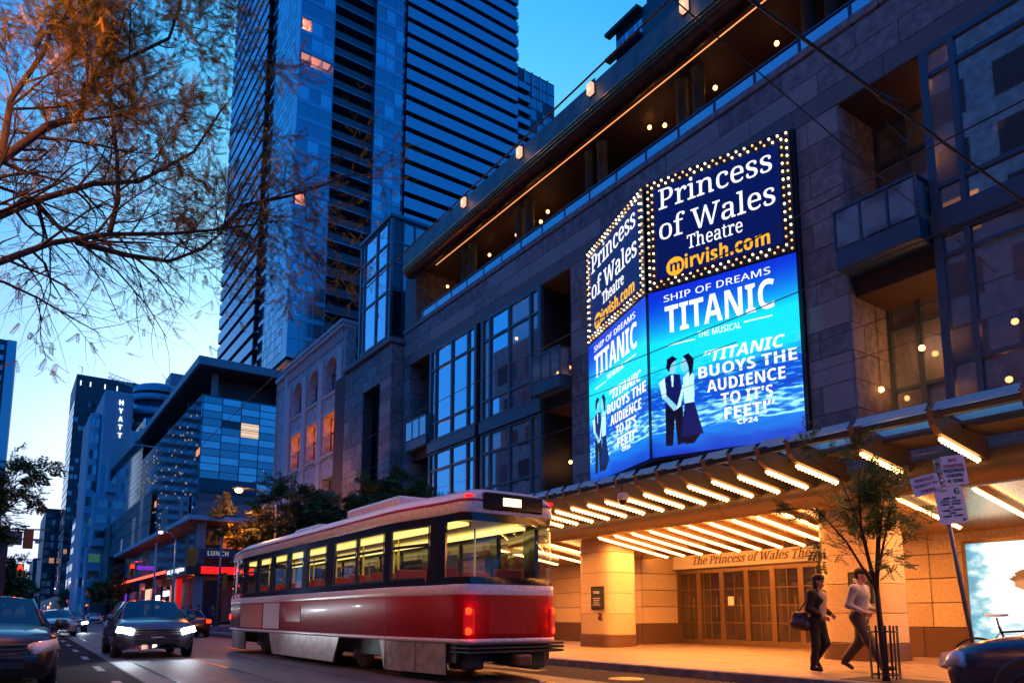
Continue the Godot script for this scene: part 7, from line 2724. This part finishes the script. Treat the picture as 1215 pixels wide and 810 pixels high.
# z is the way the figure walks; j holds its joints
func person(label: String, at: Vector3, turn: float, j: Dictionary, look: Dictionary, group := "") -> Node3D:
	var t := thing("person", label, "person", Vector3.ZERO, group)
	org = Vector3.ZERO
	var fwd := Vector3(0, 0, 1)
	var core := [
		[j.pelvis, j.waist, 0.125, 0.115], [j.waist, j.chest, 0.115, 0.135], [j.shl, j.shr, 0.062, 0.062], [j.chest, j.neck, 0.12, 0.058], [j.neck, j.head - Vector3(0, 0.06, 0), 0.055, 0.055],
		[j.hipl, j.kneel, 0.085, 0.056], [j.kneel, j.anklel, 0.054, 0.036], [j.hipr, j.kneer, 0.085, 0.056], [j.kneer, j.ankler, 0.054, 0.036],
		[j.anklel, j.toel, 0.036, 0.028], [j.ankler, j.toer, 0.036, 0.028],
		[j.shl, j.ell, 0.048, 0.040], [j.ell, j.wrl, 0.039, 0.027], [j.shr, j.elr, 0.048, 0.040], [j.elr, j.wrr, 0.039, 0.027]]
	var hl: Array = hand(j.wrl, j.wrl - j.ell, j.palml, 0.45)
	var hr: Array = hand(j.wrr, j.wrr - j.elr, j.palmr, 0.45)
	part(t, "body", flesh([[core, 0.02, 0.035], [head_bones(j.head, fwd), 0.010, 0.018], [hl, 0.008, 0.006], [hr, 0.008, 0.006]]), "skin")
	var e := 0.018
	var tr := [
		[j.pelvis, j.waist - Vector3(0, 0.04, 0), 0.14, 0.13], [j.hipl, j.kneel, 0.085 + e + look.leg, 0.056 + e + look.leg], [j.kneel, j.anklel + (j.kneel - j.anklel) * 0.08, 0.055 + e + look.leg, 0.036 + e + look.leg],
		[j.hipr, j.kneer, 0.085 + e + look.leg, 0.056 + e + look.leg], [j.kneer, j.ankler + (j.kneer - j.ankler) * 0.08, 0.055 + e + look.leg, 0.036 + e + look.leg]]
	part(t, "trousers", flesh([[tr, 0.018, 0.04]]), look.trousers)
	var tp := [
		[j.pelvis + Vector3(0, look.hem, 0), j.waist, 0.152, 0.132], [j.waist, j.chest, 0.135, 0.158], [j.shl, j.shr, 0.078, 0.078], [j.chest, j.neck - Vector3(0, 0.05, 0), 0.135, 0.07],
		[j.shl, j.ell, 0.068, 0.058], [j.ell, j.wrl.lerp(j.ell, 0.12), 0.057, 0.042], [j.shr, j.elr, 0.068, 0.058], [j.elr, j.wrr.lerp(j.elr, 0.12), 0.057, 0.042]]
	part(t, look.top_name, flesh([[tp, 0.018, 0.04]]), look.top)
	if look.has("scarf"):
		part(t, "blouse", flesh([[[[j.chest + Vector3(0, 0.05, 0.055), j.pelvis + Vector3(0, 0.06, 0.05), 0.115, 0.12]], 0.018, 0.03]]), look.scarf)
	for s in ["l", "r"]:
		var an: Vector3 = j["ankle" + s]
		var to: Vector3 = j["toe" + s]
		var back: Vector3 = (an - to)
		back.y = 0.0
		part(t, "shoe", flesh([[[[an + Vector3(0, look.boot, 0), an, 0.05, 0.05], [an, an + back.normalized() * 0.03 - Vector3(0, 0.035, 0), 0.045, 0.038], [an - Vector3(0, 0.025, 0), to, 0.045, 0.034]], 0.014, 0.02]]), look.shoe)
	var hd: Vector3 = j.head
	var hair := [[hd + Vector3(0, 0.055, -0.03), hd + Vector3(0, 0.06, 0.025), 0.092, 0.082], [hd + Vector3(0, 0.0, -0.05), hd + Vector3(0, 0.04, -0.04), 0.070, 0.085]]
	if look.long:
		hair.append_array([[hd + Vector3(0.06, 0.0, -0.03), hd + Vector3(0.06, -0.16, -0.04), 0.045, 0.035], [hd + Vector3(-0.06, 0.0, -0.03), hd + Vector3(-0.06, -0.16, -0.04), 0.045, 0.035], [hd + Vector3(0, 0, -0.06), hd + Vector3(0, -0.2, -0.09), 0.065, 0.05]])
	part(t, "hair", flesh([[hair, 0.012, 0.03]]), look.hair)
	for s in [-1.0, 1.0]:
		var b := MB.new(true)
		b.lathe(hd + Vector3(s * 0.032, 0.018, 0.092), Vector3(0, 0, 1), [[0.011, -0.006], [0.009, 0.004], [0.0, 0.006]], 8)
		part(t, "eye", b.done(), "black_gloss")
	t.position = at
	t.rotation.y = turn
	return t


func make_people() -> void:
	for q in [["skin", 0.42, 0.24, 0.17], ["cloth_black", 0.012, 0.011, 0.012], ["cloth_brown", 0.075, 0.05, 0.04], ["cloth_shirt", 0.42, 0.42, 0.46], ["cloth_cream", 0.50, 0.38, 0.30], ["hair_dark", 0.03, 0.015, 0.01], ["cloth_navy", 0.02, 0.025, 0.05], ["cloth_grey", 0.12, 0.12, 0.13]]:
		mat(q[0], srgb(q[1], q[2], q[3]), 0.8, 0.0, "fine" if q[0] != "skin" else "", 6.0)
	var stride := {
		"pelvis": Vector3(0, 0.98, 0), "waist": Vector3(0, 1.12, 0.02), "chest": Vector3(0, 1.32, 0.045), "neck": Vector3(0, 1.50, 0.05), "head": Vector3(0, 1.655, 0.085),
		"hipl": Vector3(0.095, 0.95, 0), "kneel": Vector3(0.10, 0.53, -0.05), "anklel": Vector3(0.10, 0.17, -0.36), "toel": Vector3(0.11, 0.055, -0.24),
		"hipr": Vector3(-0.095, 0.95, 0), "kneer": Vector3(-0.10, 0.55, 0.20), "ankler": Vector3(-0.10, 0.115, 0.42), "toer": Vector3(-0.10, 0.10, 0.58),
		"shl": Vector3(0.19, 1.43, 0.03), "ell": Vector3(0.24, 1.15, 0.02), "wrl": Vector3(0.12, 1.06, 0.22), "palml": Vector3(-1, 0, 0),
		"shr": Vector3(-0.19, 1.43, 0.03), "elr": Vector3(-0.24, 1.15, -0.06), "wrr": Vector3(-0.16, 1.02, 0.17), "palmr": Vector3(1, 0, 0)}
	var step := {
		"pelvis": Vector3(0, 0.92, 0), "waist": Vector3(0, 1.06, 0.02), "chest": Vector3(0, 1.24, 0.04), "neck": Vector3(0, 1.41, 0.05), "head": Vector3(0, 1.55, 0.085),
		"hipl": Vector3(0.085, 0.89, 0), "kneel": Vector3(0.085, 0.50, 0.10), "anklel": Vector3(0.085, 0.20, -0.10), "toel": Vector3(0.085, 0.06, -0.02),
		"hipr": Vector3(-0.085, 0.89, 0), "kneer": Vector3(-0.085, 0.48, 0.02), "ankler": Vector3(-0.085, 0.09, -0.05), "toer": Vector3(-0.085, 0.045, 0.09),
		"shl": Vector3(0.165, 1.35, 0.03), "ell": Vector3(0.21, 1.10, 0.0), "wrl": Vector3(0.15, 0.98, 0.20), "palml": Vector3(-1, 0, 0),
		"shr": Vector3(-0.165, 1.35, 0.03), "elr": Vector3(-0.20, 1.09, -0.02), "wrr": Vector3(-0.12, 0.96, 0.18), "palmr": Vector3(1, 0, 0)}
	var man := {"leg": 0.02, "hem": 0.0, "top": "cloth_shirt", "top_name": "shirt", "trousers": "cloth_brown", "shoe": "cloth_brown", "hair": "hair_dark", "long": false, "boot": 0.02}
	var woman := {"leg": 0.0, "hem": -0.05, "top": "cloth_black", "top_name": "jacket", "trousers": "cloth_black", "shoe": "cloth_black", "hair": "hair_dark", "long": true, "boot": 0.16, "scarf": "cloth_cream"}
	var m := person("person in light shirt and brown trousers striding past the doors", V(12.3, 0.15, 6.98), 0.05, stride, man)
	var w := person("person with dark hair in black jacket and leggings walking behind the striding one", V(11.7, 0.15, 7.42), 0.02, step, woman)
	# shoulder bag carried at the back
	var t := thing("shoulder_bag", "dark purple shoulder bag hanging behind the walking person in black", "bag", V(11.5, 0.95, 7.68))
	part(t, "bag", flesh([[[[V(11.50, 0.98, 7.70), V(11.50, 0.96, 7.52), 0.10, 0.11], [V(11.50, 1.12, 7.68), V(11.50, 1.12, 7.54), 0.07, 0.07]], 0.015, 0.06]]), "cloth_bag")
	var b := MB.new(true)
	b.tube([V(11.50, 1.16, 7.66), V(11.56, 1.35, 7.52), V(11.57, 1.58, 7.40), V(11.52, 1.30, 7.34), V(11.50, 1.1, 7.5)], [0.013, 0.013, 0.013, 0.013, 0.013], 6)
	part(t, "strap", b.done(), "cloth_bag")
	# people waiting at the far corner: the two figures again in other clothes
	var labels := ["pedestrian in grey standing nearest the streetcar nose at the far corner", "pedestrian in navy left of the grey one at the far corner", "pedestrian in black crossing before the corner building", "pedestrian in brown furthest left at the far corner", "pedestrian in dark clothes by the shop front of the corner building", "pedestrian on the far pavement under the red light line"]
	for i in 6:
		var src := m if i % 2 == 0 else w
		var c: Node3D = src.duplicate()
		c.name = numbered("person")
		add_child(c)
		c.position = V([12.6, 12.0, 12.4, 11.3, 14.6, 14.4][i], 0.15, [56.2, 56.0, 60.0, 57.0, 77.0, 96.0][i])
		c.rotation.y = [0.6, 2.4, 1.7, -0.7, 3.0, 0.3][i]
		c.set_meta("label", labels[i])
		c.set_meta("group", "pedestrians at the far corner")
		var tops := ["cloth_grey", "cloth_navy", "cloth_black", "cloth_brown", "cloth_black", "cloth_navy"]
		for ch in c.get_children():
			if ch.name in ["shirt", "jacket"]: ch.material_override = mats[tops[i]]
			if ch.name == "trousers": ch.material_override = mats[["cloth_navy", "cloth_black"][i % 2]]
